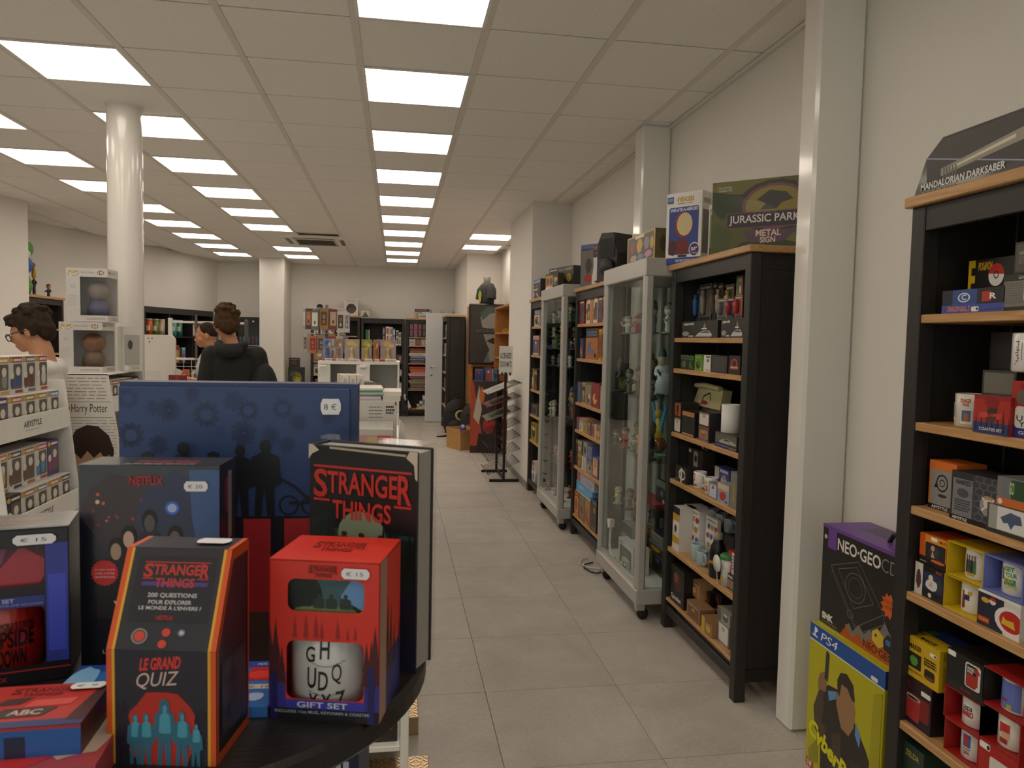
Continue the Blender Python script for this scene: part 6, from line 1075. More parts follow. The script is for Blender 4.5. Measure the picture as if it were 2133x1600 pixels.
pops('left display', lambda z: xf1(z) - .03, 3.145, 5, 1.14, 0, 4, .161, 'upper top tray')
pops('left display', xf1, 3.145, 5, .75, 0, 9, 0, 'middle tray')
pops('left display', lambda z: xf1(z) - .03, 3.145, 5, .75, 0, 12, .161, 'upper middle tray')
pops('left display', xf1, 3.145, 5, .36, 0, 2, 0, 'bottom tray')
S2, xf2 = stand('white cardboard display with a newsprint side and a boy portrait top', 4.45, 5.02, -1.60, -1.512, 1.335, True, [(1.14, .07), (.75, .07), (.36, .07)])
pops('printed display', xf2, 4.47, 4, 1.14, 0, 6, 0, 'top tray')
pops('printed display', xf2, 4.47, 4, .75, 0, 10, 0, 'middle tray')
MB().box(-2.0, 4.45, 1.33, -1.6, 5.02, 1.336, CARD).build('lid_panel', S2)
# big window cartons on top of the printed display
def bigbox(label, loc, rz, w, d, h, num, figc, capc):
    T = thing('large_figure_carton', label, 'box', loc, rz); m = mat('cfcbc8', .4); F = faces(w, d, h); e = .004
    MB().box(-w / 2, d / 2 - e, 0, w / 2, d / 2, h, m).build('back_panel', T); MB().box(-w / 2, -d / 2, 0, w / 2, d / 2 - e, e, m).build('bottom_panel', T); MB().box(-w / 2, -d / 2, h - e, w / 2, d / 2 - e, h, m).build('top_panel', T); MB().box(-w / 2, -d / 2, e, -w / 2 + e, d / 2 - e, h - e, m).build('side_panel', T)
    f = MB(); f.box(-w / 2, -d / 2 - e, 0, -w * .16, -d / 2, h, m); f.box(-w * .16, -d / 2 - e, h * .84, w / 2, -d / 2, h, m); f.box(-w * .16, -d / 2 - e, 0, w / 2, -d / 2, h * .12, m); f.build('front_panel', T)
    f = MB(); f.box(w / 2, -d / 2 - e, h * .84, w / 2 + e, d / 2, h, m); f.box(w / 2, -d / 2 - e, 0, w / 2 + e, d / 2, h * .12, m); f.box(w / 2, d / 2 - .015, h * .12, w / 2 + e, d / 2, h * .84, m); f.build('side_frame', T)
    MB().box(-w * .16, -d / 2 - .002, h * .12, w / 2 + .002, -d / 2 - .001, h * .84, FILM).build('front_window', T); MB().box(w / 2 + .001, -d / 2, h * .12, w / 2 + .002, d / 2 - .015, h * .84, FILM).build('side_window', T)
    b = MB(); b.lathe([(0, .0), (.05, 0), (.06, h * .2), (.04, h * .36), (0, h * .37)], mat(capc, .5), 16, (w * .14, 0, h * .06)); b.build('toy_body', T); MB().ball((w * .14, 0, h * .58), (w * .27, d * .36, h * .2), mat(figc, .5), 20).build('toy_head', T)
    p = Pr((-w / 2, -d / 2 - e, 0), (w, 0, 0), (0, 0, h)); p.ell(.17, .915, .15, .06, '2a2826'); p.ell(.17, .917, .145, .055, 'e0dcd6'); p.text('POP!', .05, .885, .29, .955, 'c0982a', .05, .15); p.poly([(.1, .87), (.16, .87), (.1, .83)], 'e0dcd6'); p.text('Harry Potter', .36, .9, .7, .94, '77726a', .0); p.ell(.85, .92, .085, .042, '8a6a2a'); p.text(num, .79, .895, .91, .945, 'e8e4dc', .04)
    p.lines(.04, .3, .28, .5, 6, 'a8a49e', 3, .2); p.ring(.17, .66, .05, .03, .2, '8d8a84'); p.lines(.5, .03, .95, .08, 2, 'a59a8c', 4); p.build('front_print', T)
    p = Pr((w / 2 + e, -d / 2, 0), (0, d, 0), (0, 0, h)); p.text('Harry Potter', .2, .9, .8, .95, '8d887e'); p.lines(.3, .03, .9, .09, 2, 'a08a70', 5); p.ell(.16, .93, .1, .03, 'b08a3a'); p.build('side_print', T)
bigbox('large white window carton marked 63 on the printed display', (-1.785, 4.66, 1.337), .0, .225, .2, .29, '63', '8a6246', '77604c')
bigbox('large white window carton marked 110 stacked on the other', (-1.755, 4.66, 1.63), .02, .215, .17, .305, '110', '8d8278', '5f5c7a')
T = carton('large_figure_carton', 'white carton with a clear side standing behind the carton marked 63', 'box', (-1.625, 4.86, 1.337), .5, .1, .18, .27, 'c9c6c0', lambda p: (p.rect(.08, .14, .92, .82, 'a8a49c'), p.blob(.4, .6, .16, .12, '4a4640', 3), p.ell(.2, .08, .12, .06, 'e2dfda'), p.lines(.5, .04, .9, .12, 2, 'a08a70', 2)))

# ================================================================== counter corner
T = thing('sales_counter', 'long white sales counter in front of the customers', 'counter', (-2.15, 6.7, 0)); MB().box(-.45, -.35, 0, .45, .35, 1.02, WHITEP, .004).build('body', T); MB().box(-.47, -.37, 1.02, .47, .37, 1.06, mat('d9d5cc', .3), .004).build('worktop', T)
T = thing('pos_screen', 'back of a white point-of-sale screen with rounded corner', 'screen', (-1.98, 6.5, 1.06)); w, h = .34, .5
pts = [(-w / 2, 0), (w / 2, 0)] + [(w / 2 - .05 + .05 * math.cos(a * pi / 10), h - .05 + .05 * math.sin(a * pi / 10)) for a in range(6)] + [(-w / 2, h)]
MB().prism(pts, -.015, .015, mat('d6d1c8', .4), 'y').build('shell', T); MB().box(-w / 2 + .02, -.018, .02, .06, -.015, .2, mat('cdc8bf', .4)).build('cover_plate', T)
for x, z in ((-.04, .47), (-.01, .47), (-.03, .44)): MB().lathe([(0, 0), (.006, 0), (.006, .003), (0, .003)], mat('77736c', .4), 10, M=Matrix.Translation((x, -.015, z)) @ Matrix.Rotation(pi / 2, 4, 'X')).build('screw', T)
carton('poster_box', 'red and dark blue upright box on the counter beside the screen', 'box', (-1.79, 6.48, 1.06), 0, .13, .05, .17, '7a1f1c', lambda p: (p.rect(0, 0, .4, .5, '2a2440'), p.rect(.45, .1, .6, .95, '9a2a24'), p.rect(.72, .05, .8, .9, '57181a')))
# wire card rack on the counter
T = thing('card_rack', 'grey tube rack hung with cards beside the screen', 'display rack', (-2.05, 8.5, 0)); dk = mat('57524c', .4, metal=.4); wt = mat('d2cec6', .4)
for x in (-.37, .42): MB().box(x - .02, -.02, 0, x + .02, .02, 1.74, wt if x < 0 else dk, .003).build('upright', T)
for z in (1.7, 1.3, .9, .4): MB().box(-.37, -.012, z - .012, .42, .012, z + .012, wt, .002).build('cross_bar', T)
for x in (-.1, .12, .3): MB().box(x - .012, -.035, .7, x + .012, -.013, 1.78, dk, .002).build('hanging_rail', T)
for i in range(9): MB().tube([(-.3 + i * .08, -.06, 1.06), (-.3 + i * .08, -.06, 1.3)], .003, wt, 6).build('grid_wire', T)
for z in (1.06, 1.14, 1.22, 1.3): MB().tube([(-.33, -.06, z), (.38, -.06, z)], .003, wt, 6).build('grid_wire', T)
for i in range(7):
    c = ['c9a03a', 'b05a34', '8a8a80', 'c9b43a', 'a8a49a', '5a8a9c', '8d6a4a'][i]
    carton('card_pack', '%s card pack, %s from the left in the wire grid' % (['yellow', 'rust', 'grey', 'lemon', 'pale', 'teal', 'brown'][i], ORD[i]), 'card pack', (-2.33 + i * .1, 8.38, 1.06), 0, .075, .03, .13, c, art_random(600 + i, ['d2cec4', '57504a', c]), group='card packs in the wire grid')
    carton('card_pack', '%s leaflet standing at a slant below the wire grid, %s from the left' % (['white', 'grey', 'cream', 'pale', 'white', 'ivory', 'grey'][i], ORD[i]), 'leaflet', (-2.33 + i * .1, 8.3, .88), .2, .08, .02, .13, ['cfcabf', 'a8a49a', 'c9c0a8', 'b9b4ac', 'd2cec6', 'c4bda8', '9a968e'][i], art_random(620 + i, ['8a8478', '57504a', 'b0a890']), group='leaflets below the wire grid')
T = thing('card_shelf', 'low white table carrying the card rack trays', 'table', (-2.03, 8.34, 0)); MB().box(-.42, -.1, .84, .42, .1, .88, WHITEP, .003).build('table_top', T)
for x in (-.4, .4): MB().box(x - .02, -.08, 0, x + .02, .08, .84, WHITEP).build('leg_panel', T)
MB().box(-.4, .03, 1.03, .4, .07, 1.058, WHITEP).build('ledge', T)
# snack shelves along the angled wall
ang = math.atan2(1, .2785); SNL = (-4.11, 12.56)
U = Vector((math.cos(ang), math.sin(ang), 0)); ca = ang
T = thing('snack_shelf', 'black wall shelving of snack tubes along the angled wall', 'shelf', (SNL[0] + .16, SNL[1] - .04, 0), ca); w, d, h = 2.1, .3, 2.0; BM = mat('1d1b1a', .5)
for x in (0, .68, 1.38, w - .03): MB().box(x, 0, 0, x + .03, d, h, BM).build('divider', T)
for z in (.1, .6, 1.05, 1.5, h - .03): MB().box(.03, 0, z, w - .03, d, z + .025, BM).build('shelf', T)
MB().box(0, d - .012, 0, w, d, h, mat('171615', .6)).build('back_board', T); MB().box(0, -.01, h - .1, w, .0, h, mat('2b2927', .5)).build('fascia', T)
def on_snack(x, y, z): 
    v = Matrix.Rotation(ca, 4, 'Z') @ Vector((x, y, 0)); return (SNL[0] + .16 + v.x, SNL[1] - .04 + v.y, z)
for i, (c, lb) in enumerate([('a83a2c', 'red'), ('b8552c', 'orange-red'), ('6a7a34', 'olive'), ('c0a888', 'cream'), ('3f8a84', 'teal'), ('4a9a94', 'pale teal'), ('2f7a6c', 'dark teal')]):
    T = thing('snack_tube', '%s snack tube on the black wall shelf' % lb, 'snack tube', on_snack(.12 + i * .175, .12, 1.525), 0, 'snack tubes on the black wall shelf')
    MB().lathe([(0, 0), (.055, 0), (.055, .27), (0, .27)], mat(c, .35), 18).build('tube', T); MB().lathe([(.057, .268), (.057, .285), (0, .287)], mat('c9c4bc', .35), 18).build('lid', T); q = MB(); curved(q, .0555, .27, -2.4, -.9, .09, .17, 'd2c8a8'); q.build('label_band', T)
for i, (x, z, ww, hh, c, lb) in enumerate([(1.45, 1.525, .12, .3, 'c9b48c', 'tall cream bag'), (1.58, 1.525, .12, .24, '8a4a34', 'rust bag'), (1.72, 1.525, .14, .26, '34485c', 'dark blue bag'), (1.88, 1.525, .15, .24, '3f5a78', 'blue bag'), (.1, 1.075, .12, .3, '2f5a9c', 'blue pack'), (.25, 1.075, .12, .24, '4a4a4c', 'grey pack'), (.42, 1.075, .14, .2, '8d8a84', 'silver pack'), (.8, 1.075, .16, .28, 'b0682c', 'orange pack'), (1.0, 1.075, .16, .3, 'c08a34', 'amber pack'), (1.2, 1.075, .16, .26, '5a94b0', 'light blue pack'), (.2, .625, .3, .3, '77706a', 'grey carton'), (1.0, .625, .3, .3, 'a86a34', 'tan carton')]):
    carton('snack_pack', lb + ' on the black wall shelf', 'snack', on_snack(x, .12, z), ca, ww, .1, hh, c, art_random(640 + i, ['d2cec4', '2a2826', 'b03a2c', c]))
# drinks fridge
T = thing('drinks_fridge', 'black glass-fronted drinks fridge against the back wall', 'fridge', (-2.86, 14.85, 0)); w, h = .6, 1.92
for q, nm in (((-w / 2, 0, 0, -w / 2 + .05, .5, h), 'side_wall'), ((w / 2 - .05, 0, 0, w / 2, .5, h), 'side_wall'), ((-w / 2 + .05, 0, h - .16, w / 2 - .05, .5, h), 'header'), ((-w / 2 + .05, 0, 0, w / 2 - .05, .5, .2), 'plinth'), ((-w / 2 + .05, .45, .2, w / 2 - .05, .5, h - .16), 'back_wall')): MB().box(*q, mat('1a1918', .35)).build(nm, T)
MB().box(-w / 2 + .05, .0, .2, w / 2 - .05, .006, h - .16, GLASS).build('glass_door', T); MB().box(-w / 2 + .06, -.03, .8, -w / 2 + .08, 0, 1.3, STEEL).build('handle', T)
p = Pr((-w / 2, -.001, h - .16), (w, 0, 0), (0, 0, .16)); p.ring(.5, .5, .05, .2, .3, 'c9c4bc'); p.rect(.7, .4, .76, .6, 'c9c4bc'); p.build('header_print', T)
for s in range(4):
    z = .3 + s * .36; MB().box(-w / 2 + .05, .04, z - .015, w / 2 - .05, .44, z, STEEL).build('wire_shelf', T)
    for i in range(6):
        c = ['3a4a9c', '8a3040', '5a5aa0', 'a83a44', '34508a', 'b9bcc4'][(i + s) % 6]; T2 = thing('drinks_can', '%s drinks can, %s from the left on fridge shelf %s' % (['blue', 'wine red', 'violet', 'red', 'navy', 'silver'][(i + s) % 6], ORD[i], ('one', 'two', 'three', 'four')[s]), 'can', (-2.86 - .19 + i * .076, 14.95, z), 0, 'cans in the fridge')
        MB().lathe([(.025, 0), (.032, .01), (.032, .15), (.026, .165), (0, .166)], mat(c, .3, metal=.3), 12).build('can_body', T2)
# cartons by the square column
carton('picture_carton', 'black carton with yellow-green picture leaning by the square column', 'box', (-1.88, 14.6, .55), 0, .3, .1, .43, '1f2019', lambda p: (p.blob(.55, .5, .34, .34, '6a6a2c', 3), p.blob(.6, .35, .2, .24, 'a8982c', 4), p.blob(.3, .7, .2, .14, '3f4a34', 5)))
carton('picture_carton', 'smaller dark red picture carton on top of the yellow-green one', 'box', (-1.92, 14.6, .98), 0, .2, .08, .18, '241c1a', lambda p: (p.blob(.5, .5, .34, .3, '4a2a28', 6), p.lines(.1, .75, .9, .9, 1, '8a6a5c', 3)))
carton('storage_carton', 'plain dark carton on the floor under the leaning picture cartons', 'box', (-1.88, 14.62, 0), 0, .34, .3, .55, '3a3632', lambda p: p.lines(.2, .5, .8, .7, 3, '57524c', 3))
# bookcase at the far left with toys on it
bookcase('Z', 'bookcase', 'black-brown bookcase at the far left behind the wall edge', (-4.16, 9.22, 0), pi / 2, .92, .37, 1.99, [1.60, 1.3, 1.0, .7, .4, .15])
glass_figure('figurine', 'small figure with a red-brown cap at the end of the far left bookcase', (-4.3, 10.06, 1.99), .17, ['34323c', 'b08a5c', '8a3a24'], 3)
glass_figure('figurine', 'yellow-haired dark figure on the far left bookcase', (-4.27, 9.62, 1.99), .32, ['2a2a2c', 'b9923c', 'b08a34'], 5)
for i, (x, c, b, lb) in enumerate([(9.33, '34589c', '4a8a2a', 'green round-headed blue toy at the wall edge on the far left bookcase')]):
    T = thing('plush_toy', lb, 'toy', (-4.28, x, 1.99), pi / 2); MB().lathe([(0, 0), (.09, 0), (.12, .1), (.08, .22), (0, .24)], mat('4a8a3a', .6), 18).build('lower_body', T); MB().ball((0, 0, .34), (.14, .12, .12), mat(c, .6), 16).build('body', T); MB().ball((.02, 0, .52), (.13, .12, .12), mat(b, .6), 16).build('head', T); MB().ball((-.03, -.06, .46), .06, mat('c9c6bc', .6), 12).build('muzzle', T); MB().ball((-.06, 0, .66), .07, mat('c9c2b0', .6), 12).build('topknot', T); MB().tube([(.08, 0, .3), (.16, -.04, .33), (.2, -.04, .36)], [.04, .035, .03], mat('7a3a24', .6), 10).build('boot', T)
# ================================================================== round table in the foreground
GAIN = 1.22      # carton colours on this table brightened to make up for their shaded fronts
TZ = 1.14; TC = (-.276, 1.024); TR_ = .323
T = thing('round_table', 'round black-brown display table in the foreground', 'table', (TC[0], TC[1], 0))
MB().lathe([(0, TZ - .036), (TR_ - .008, TZ - .036), (TR_, TZ - .028), (TR_, TZ - .006), (TR_ - .006, TZ), (0, TZ)], mat('1c1917', .42, n=.35, ns=12, bump=.25, bs=20, st=(1, 16, 16)), 72, smooth=False).build('table_top', T)
MB().lathe([(0, 0), (.22, 0), (.22, .02), (.045, .05), (.035, .1), (.035, TZ - .036), (0, TZ - .036)], mat('1f1d1c', .4), 32).build('pedestal', T)
MB().lathe([(0, .6), (.25, .6), (.25, .625), (0, .625)], mat('1f1c1a', .45), 48).build('lower_shelf', T)

def ring_panel(mb, O, U, V, o, w, r, m):
    """flat panel o=(u0,v0,u1,v1) with a round-cornered opening w, in metres along unit vectors U,V"""
    inn = []; out = []
    for cx_, cy_, a, ou, ov in ((w[2] - r, w[3] - r, 0, o[2], o[3]), (w[0] + r, w[3] - r, 90, o[0], o[3]), (w[0] + r, w[1] + r, 180, o[0], o[1]), (w[2] - r, w[1] + r, 270, o[2], o[1])):
        for i in range(5):
            t = math.radians(a + i * 22.5); x, y = cx_ + r * math.cos(t), cy_ + r * math.sin(t); inn.append((x, y))
            horiz = (i < 2) == (a in (0, 180))
            out.append((ou, ov) if i == 2 else (ou, y) if horiz else (x, ov))
    n = len(inn); P = lambda q: Vector(O) + Vector(U) * q[0] + Vector(V) * q[1]
    mb.add([P(q) for q in inn] + [P(q) for q in out], [(i, (i + 1) % n, n + (i + 1) % n, n + i) for i in range(n)], m)
def placed(bl, ang, w, d):
    """base centre of a box whose lower front left corner stands at bl"""
    c, s = math.cos(ang), math.sin(ang); return (bl[0] + c * w / 2 - s * d / 2, bl[1] + s * w / 2 + c * d / 2, TZ)
def trees(p, u0, u1, v, n, c, seed, hh=.12):
    rn = random.Random(seed)
    for i in range(n):
        u = u0 + (u1 - u0) * (i + rn.random() * .6) / n; h = hh * (.6 + .8 * rn.random()); k = h * .15
        p.poly([(u - k * .1, v), (u + k * .1, v), (u + k * .1, v + h * .12), (u + k, v + h * .1), (u + k * .5, v + h * .4), (u + k * .75, v + h * .4), (u + k * .3, v + h * .7), (u, v + h), (u - k * .3, v + h * .7), (u - k * .75, v + h * .4), (u - k * .5, v + h * .4), (u - k, v + h * .1), (u - k * .1, v + h * .12)], c)
def st_logo(p, u0, v0, u1, v1, c, outline=None, slope=0.0):
    h = v1 - v0; w = u1 - u0
    p.poly([(u0 + .0 * w, v0 + .93 * h), (u1, v0 + .93 * h + slope), (u1, v0 + .97 * h + slope), (u0, v0 + .97 * h)], c)
    for k, (b, cc) in enumerate(((.02, c),) if outline else ((.03, c),)):
        p.text('S', u0, v0 + .38 * h, u0 + .145 * w, v0 + .9 * h, cc, b); p.text('TRANGE', u0 + .145 * w, v0 + .47 * h + slope * .15, u0 + .86 * w, v0 + .88 * h + slope * .15, cc, b, 0, slope * .7); p.text('R', u0 + .865 * w, v0 + .38 * h + slope * .85, u1, v0 + .9 * h + slope * .85, cc, b)
        p.text('THINGS', u0 + .2 * w, v0 + .02 * h + slope * .2, u0 + .8 * w, v0 + .36 * h + slope * .2, cc, b, 0, slope * .6)
    p.poly([(u0 + .0 * w, v0 + .32 * h), (u0 + .17 * w, v0 + .32 * h), (u0 + .17 * w, v0 + .36 * h), (u0, v0 + .36 * h)], c); p.poly([(u0 + .83 * w, v0 + .32 * h + slope), (u1, v0 + .32 * h + slope), (u1, v0 + .36 * h + slope), (u0 + .83 * w, v0 + .36 * h + slope)], c)
# --- red gift set with two windows
def gift(label, bl, ang, w, d, h, red, low, win_hi, win_lo, mugc, coaster, under):
    T = thing('gift_set_box', label, 'box', placed(bl, ang, w, d), ang); m = mat(vivid(red), .38, n=.05, ns=9); e = .0015; x0 = -w / 2; y0 = -d / 2
    MB().box(x0, d / 2 - e, 0, -x0, d / 2, h, m).build('back_panel', T); MB().box(x0, y0, 0, x0 + e, d / 2 - e, h, m).build('side_panel', T); MB().box(-x0 - e, y0, 0, -x0, d / 2 - e, h, m).build('side_panel', T)
    MB().box(x0, y0, h - e, -x0, d / 2, h + .0005, m).build('top_panel', T); MB().box(x0 + e, y0, 0, -x0 - e, d / 2 - e, e, m).build('bottom_panel', T); MB().box(x0 + e, y0 + .004, h * .565, -x0 - e, d / 2 - e, h * .575, mat('8a847a', .6)).build('divider', T)
    f = MB(); hm = h * .57
    ring_panel(f, (x0, y0, 0), (1, 0, 0), (0, 0, 1), (0, hm, w, h), (w * win_hi[0], h * win_hi[1], w * win_hi[2], h * win_hi[3]), .009, m)
    ring_panel(f, (x0, y0, 0), (1, 0, 0), (0, 0, 1), (0, 0, w, hm), (w * win_lo[0], h * win_lo[1], w * win_lo[2], h * win_lo[3]), .009, m); f.build('front_panel', T)
    return T, (x0, y0, w, d, h)
T, (x0, y0, w, d, h) = gift('red gift set carton with two windows at the table edge', (-.137, .841), -.232, .126, .1, .183, 'b02a1e', '25286a', (.17, .685, .86, .885), (.16, .135, .86, .5), 'e0ddd8', '', '')
p = Pr((x0, y0, 0), (w, 0, 0), (0, 0, h))
p.rect(0, .0, .155, .3, '2a2a72'); p.rect(.865, 0, 1, .3, '2a2a72'); p.rect(.155, .075, .865, .13, '2e2f86'); p.rect(0, 0, 1, .075, '17161c')
trees(p, .0, .15, .2, 3, '3c1518', 3, .4); trees(p, .88, 1.0, .2, 3, '3c1518', 4, .45); trees(p, .2, .85, .51, 7, '7c1f1a', 5, .12)
for u0, v0, u1, v1, c in ((.02, .0, .08, .3, '1a1a4a'), (.9, 0, .96, .35, '1a1a4a')): p.rect(u0, v0, u1, v1, c)
st_logo(p, .36, .9, .62, .975, '5c1410'); p.text('GIFT SET', .26, .085, .72, .122, 'c9c8dc', .02); p.text('INCLUDES 11oz MUG, KEYCHAIN & COASTER', .06, .045, .92, .066, 'aeb0c4', .01); p.build('printed_front', T)
price_tag(T, Pr((x0, y0, 0), (w, 0, 0), (0, 0, h)), .66, .9, .91, .965, '€ 15')
p = Pr((x0, y0, h + .0005), (w, 0, 0), (0, d, 0)); st_logo(p, .25, .35, .75, .75, '6d1810'); p.build('printed_top', T)
p = Pr((-x0, y0, 0), (0, d, 0), (0, 0, h)); p.rect(0, 0, 1, .35, '23255e'); p.rect(0, .0, .3, 1, '8a6a5c'); trees(p, .35, 1, .2, 4, '2a1013', 8, .4); p.build('printed_side', T)
MB().box(x0 + w * .14, y0 + .0008, h * .66, x0 + w * .88, y0 + .0014, h * .9, FILM).build('upper_window', T); MB().box(x0 + w * .13, y0 + .0008, h * .12, x0 + w * .88, y0 + .0014, h * .52, FILM).build('lower_window', T)
q = MB().box(x0 + .012, y0 + .007, h * .58, -x0 - .012, y0 + .010, h * .96, mat('16201f', .5)); o = q.build('coaster', T)
p = Pr((x0 + .012, y0 + .007, h * .58), (w - .024, 0, 0), (0, 0, h * .38)); p.blob(.62, .62, .4, .34, '33535a', 3); p.poly([(.66, .5), (.86, .96), (1, .96), (1, .2)], '5f86b4'); p.blob(.5, .22, .4, .16, '6d7a52', 4); p.blob(.28, .6, .2, .3, '0f1514', 5)
for u in (.42, .56, .72): p.person(u, .12, .42, '24302a', 1.2, False, False)
p.build('coaster_print', T)
def art_abc(a, r, h):
    pts = [('G', -2.42, .64, .18), ('H', -2.06, .68, .24), ('U', -2.38, .34, .24), ('D', -2.1, .32, .22), ('Q', -1.78, .38, .24), ('Y', -2.34, .1, .18), ('Y', -2.02, .1, .18), ('Z', -1.7, .08, .22)]
    for t, u, v, s in pts:
        vs, fs = textmesh(t, .0 if t == 'Q' else .012, .0 if t == 'Q' else .05); curved(a, r, h, u, u + .24, h * v, h * (v + s), '1f1c1d', vs, fs)
    for v in (.95, .64, .30):
        for i in range(9): u = -2.35 + i * .1; z0 = h * (v - .05 * math.sin(i / 8 * pi)); curved(a, r, h, u, u + .1, z0, z0 + .0006, '55504e')
    for t, z0, z1, u0, u1 in (('STRANGER', .93, .985, -1.5, -1.05), ('THINGS', .87, .92, -1.42, -1.1)): vs, fs = textmesh(t, .03); curved(a, r, h, u0, u1, h * z0, h * z1, '8a1f1c', vs, fs)
def in_box(T, x, y, z):
    M = Matrix.Translation(T.location) @ Matrix.Rotation(T.rotation_euler.z, 4, 'Z'); return tuple(M @ Vector((x, y, z)))
mug('mug', 'white mug with hand-drawn black letters inside the red gift set', in_box(T, -.006, -.001, .002), -.232 + .5, .0465, .1, 'dcdad8', None, art_abc, None, 0)
# --- dark gift set at the left
T, (x0, y0, w, d, h) = gift('dark blue gift set carton with a red mug at the left edge', (-.524, .938), .24, .132, .082, .192, '17161d', '', (.1, .64, .8, .88), (.1, .12, .8, .5), '', '', '')
p = Pr((x0, y0, 0), (w, 0, 0), (0, 0, h)); p.rect(.81, .13, .99, .9, '2b347e'); p.rect(.1, .5, .8, .57, '27306f'); p.rect(.83, .2, .97, .7, '3540a0'); p.rect(0, .085, 1, .095, '8a2420'); p.text('NETFLIX', .2, .03, .5, .06, '8a2420', .03); p.text('GIFT SET', .32, .535, .56, .56, 'b9bcd8', .02); p.text('INCLUDES MUG, COSTER AND KEYCHAIN', .14, .51, .78, .526, '9094b8', .01); st_logo(p, .22, .92, .42, .97, '7a1f1a'); p.build('printed_front', T)
price_tag(T, Pr((x0, y0, 0), (w, 0, 0), (0, 0, h)), .56, .9, .9, .965, '€ 15'); MB().box(x0 + w * .08, y0 + .0008, h * .1, x0 + w * .82, y0 + .0014, h * .52, FILM).build('lower_window', T)
q = MB().box(x0 + .01, y0 + .007, h * .59, -x0 - .022, y0 + .010, h * .96, mat('5a2634', .45)).build('coaster', T); p = Pr((x0 + .01, y0 + .007, h * .59), (w - .032, 0, 0), (0, 0, h * .37)); p.poly([(.3, .1), (.9, .1), (1, .5), (.7, .8)], '8a2f38'); p.poly([(.1, .6), (.6, .95), (.5, .5)], '6a3850'); p.blob(.9, .9, .14, .16, '5f84b8', 3); p.build('coaster_print', T)
p = Pr((x0, y0, h + .0005), (w, 0, 0), (0, d, 0)); st_logo(p, .2, .3, .8, .75, '6d4a2c'); p.build('printed_top', T); MB().box(x0, y0, h + .001, -x0, d / 2, h + .0022, FILM).build('shrink_film', T)
def art_up(a, r, h):
    for t, z0, z1, u0, u1 in (('THE WORLD IS TURNING', .68, .76, -2.15, -1.0), ('UPSIDE', .44, .66, -2.2, -1.0), ('DOWN', .2, .42, -2.0, -1.25)): vs, fs = textmesh(t, .03); curved(a, r, h, u0, u1, h * z0, h * z1, '1d1010', vs, fs)
    curved(a, r, h, -2.3, -.95, h * .665, h * .675, '1d1010')
mug('mug', 'red mug lettered UPSIDE DOWN inside the dark gift set', in_box(T, -.006, .003, .002), .24 + .3, .039, .098, 'b01f18', None, art_up, None, 0)
# --- black series game box
w, d, h, a = .174, .065, .262, -.07
T = carton('game_box', 'tall black boxed game with a 20 euro sticker on the table', 'board game', placed((-.397, 1.003), a, w, d), a, w, d, h, '191a22', None, None, None,
   lambda p: (p.rect(0, 0, 1, 1, '26272c'), p.text('STRANGER THINGS', .35, .3, .8, .6, '9a2a26', .02), p.lines(.3, .1, .8, .25, 1, 'b9b6b0', 3)), rough=.25)
p = Pr((-w / 2, -d / 2, 0), (w, 0, 0), (0, 0, h)); p.blob(.3, .78, .34, .2, '2a1a22', 3); p.blob(.72, .72, .34, .28, '1b2342', 4); p.poly([(.78, .98), (1, .98), (1, .45), (.86, .5), (.8, .75)], '2f4a78'); p.ell(.66, .79, .034, .022, 'a9c4f0'); p.ring(.66, .79, .05, .034, .3, '2f54b8')
rn = random.Random(4)
for i in range(16): u, v, s = .1 + .4 * rn.random(), .7 + .26 * rn.random(), .006 + .01 * rn.random(); p.ell(u, v, s, s * .7, rn.choice(['8a2c26', 'b0522c', '6a1f22', 'c0a080']), 8)
for u, v, s, c, hc in ((.5, .58, .34, '1e2230', '5c5456'), (.35, .5, .38, '17141a', 'a88878'), (.68, .5, .3, '1a2348', '6d5c5c'), (.26, .44, .26, '141317', '8a7460'), (.54, .42, .3, '131318', '7a6a66')):
    p.poly([(u - .14, v - .2), (u + .14, v - .2), (u + .12, v + .04), (u + .04, v + .1), (u - .04, v + .1), (u - .12, v + .04)], c); p.ell(u, v + .15, .055, .055, '16120f'); p.ell(u, v + .135, .038, .042, hc)
p.text('NETFLIX', .36, .905, .6, .95, '8f1f1c', .03); p.burst(.18, .47, .1, 22, 'a01f20', .9); p.text('JOUEZ AUSSI', .11, .48, .25, .49, 'd8b0a8', .01); p.text('AVEC VOTRE', .11, .462, .25, .472, 'd8b0a8', .01); p.text('SMARTPHONE', .11, .444, .25, .454, 'd8b0a8', .01)
p.text('WAR', .24, .29, .5, .33, 'cfccc6', .03); p.rect(.24, .27, .6, .275, '8a1f1c'); p.text('STRANGER', .24, .2, .7, .25, '8a1f1c', .03); p.text('LE DERNIER JEU', .16, .06, .5, .085, 'b9b6b0', .02); p.build('printed_front', T)
price_tag(T, Pr((-w / 2, -d / 2, 0), (w, 0, 0), (0, 0, h)), .75, .875, .92, .925, '€ 20')
p = Pr((w / 2, -d / 2, 0), (0, d, 0), (0, 0, h)); p.rect(0, 0, 1, 1, '1d1114'); p.rect(.35, .75, .8, .92, '6a1a1a'); p.rect(.55, .6, .8, .95, '8f8a86'); p.build('printed_side', T); MB().box(-w / 2 - .0012, -d / 2 - .0012, 0, w / 2 + .0012, d / 2 + .0012, h + .0014, FILM, .001).build('shrink_film', T)
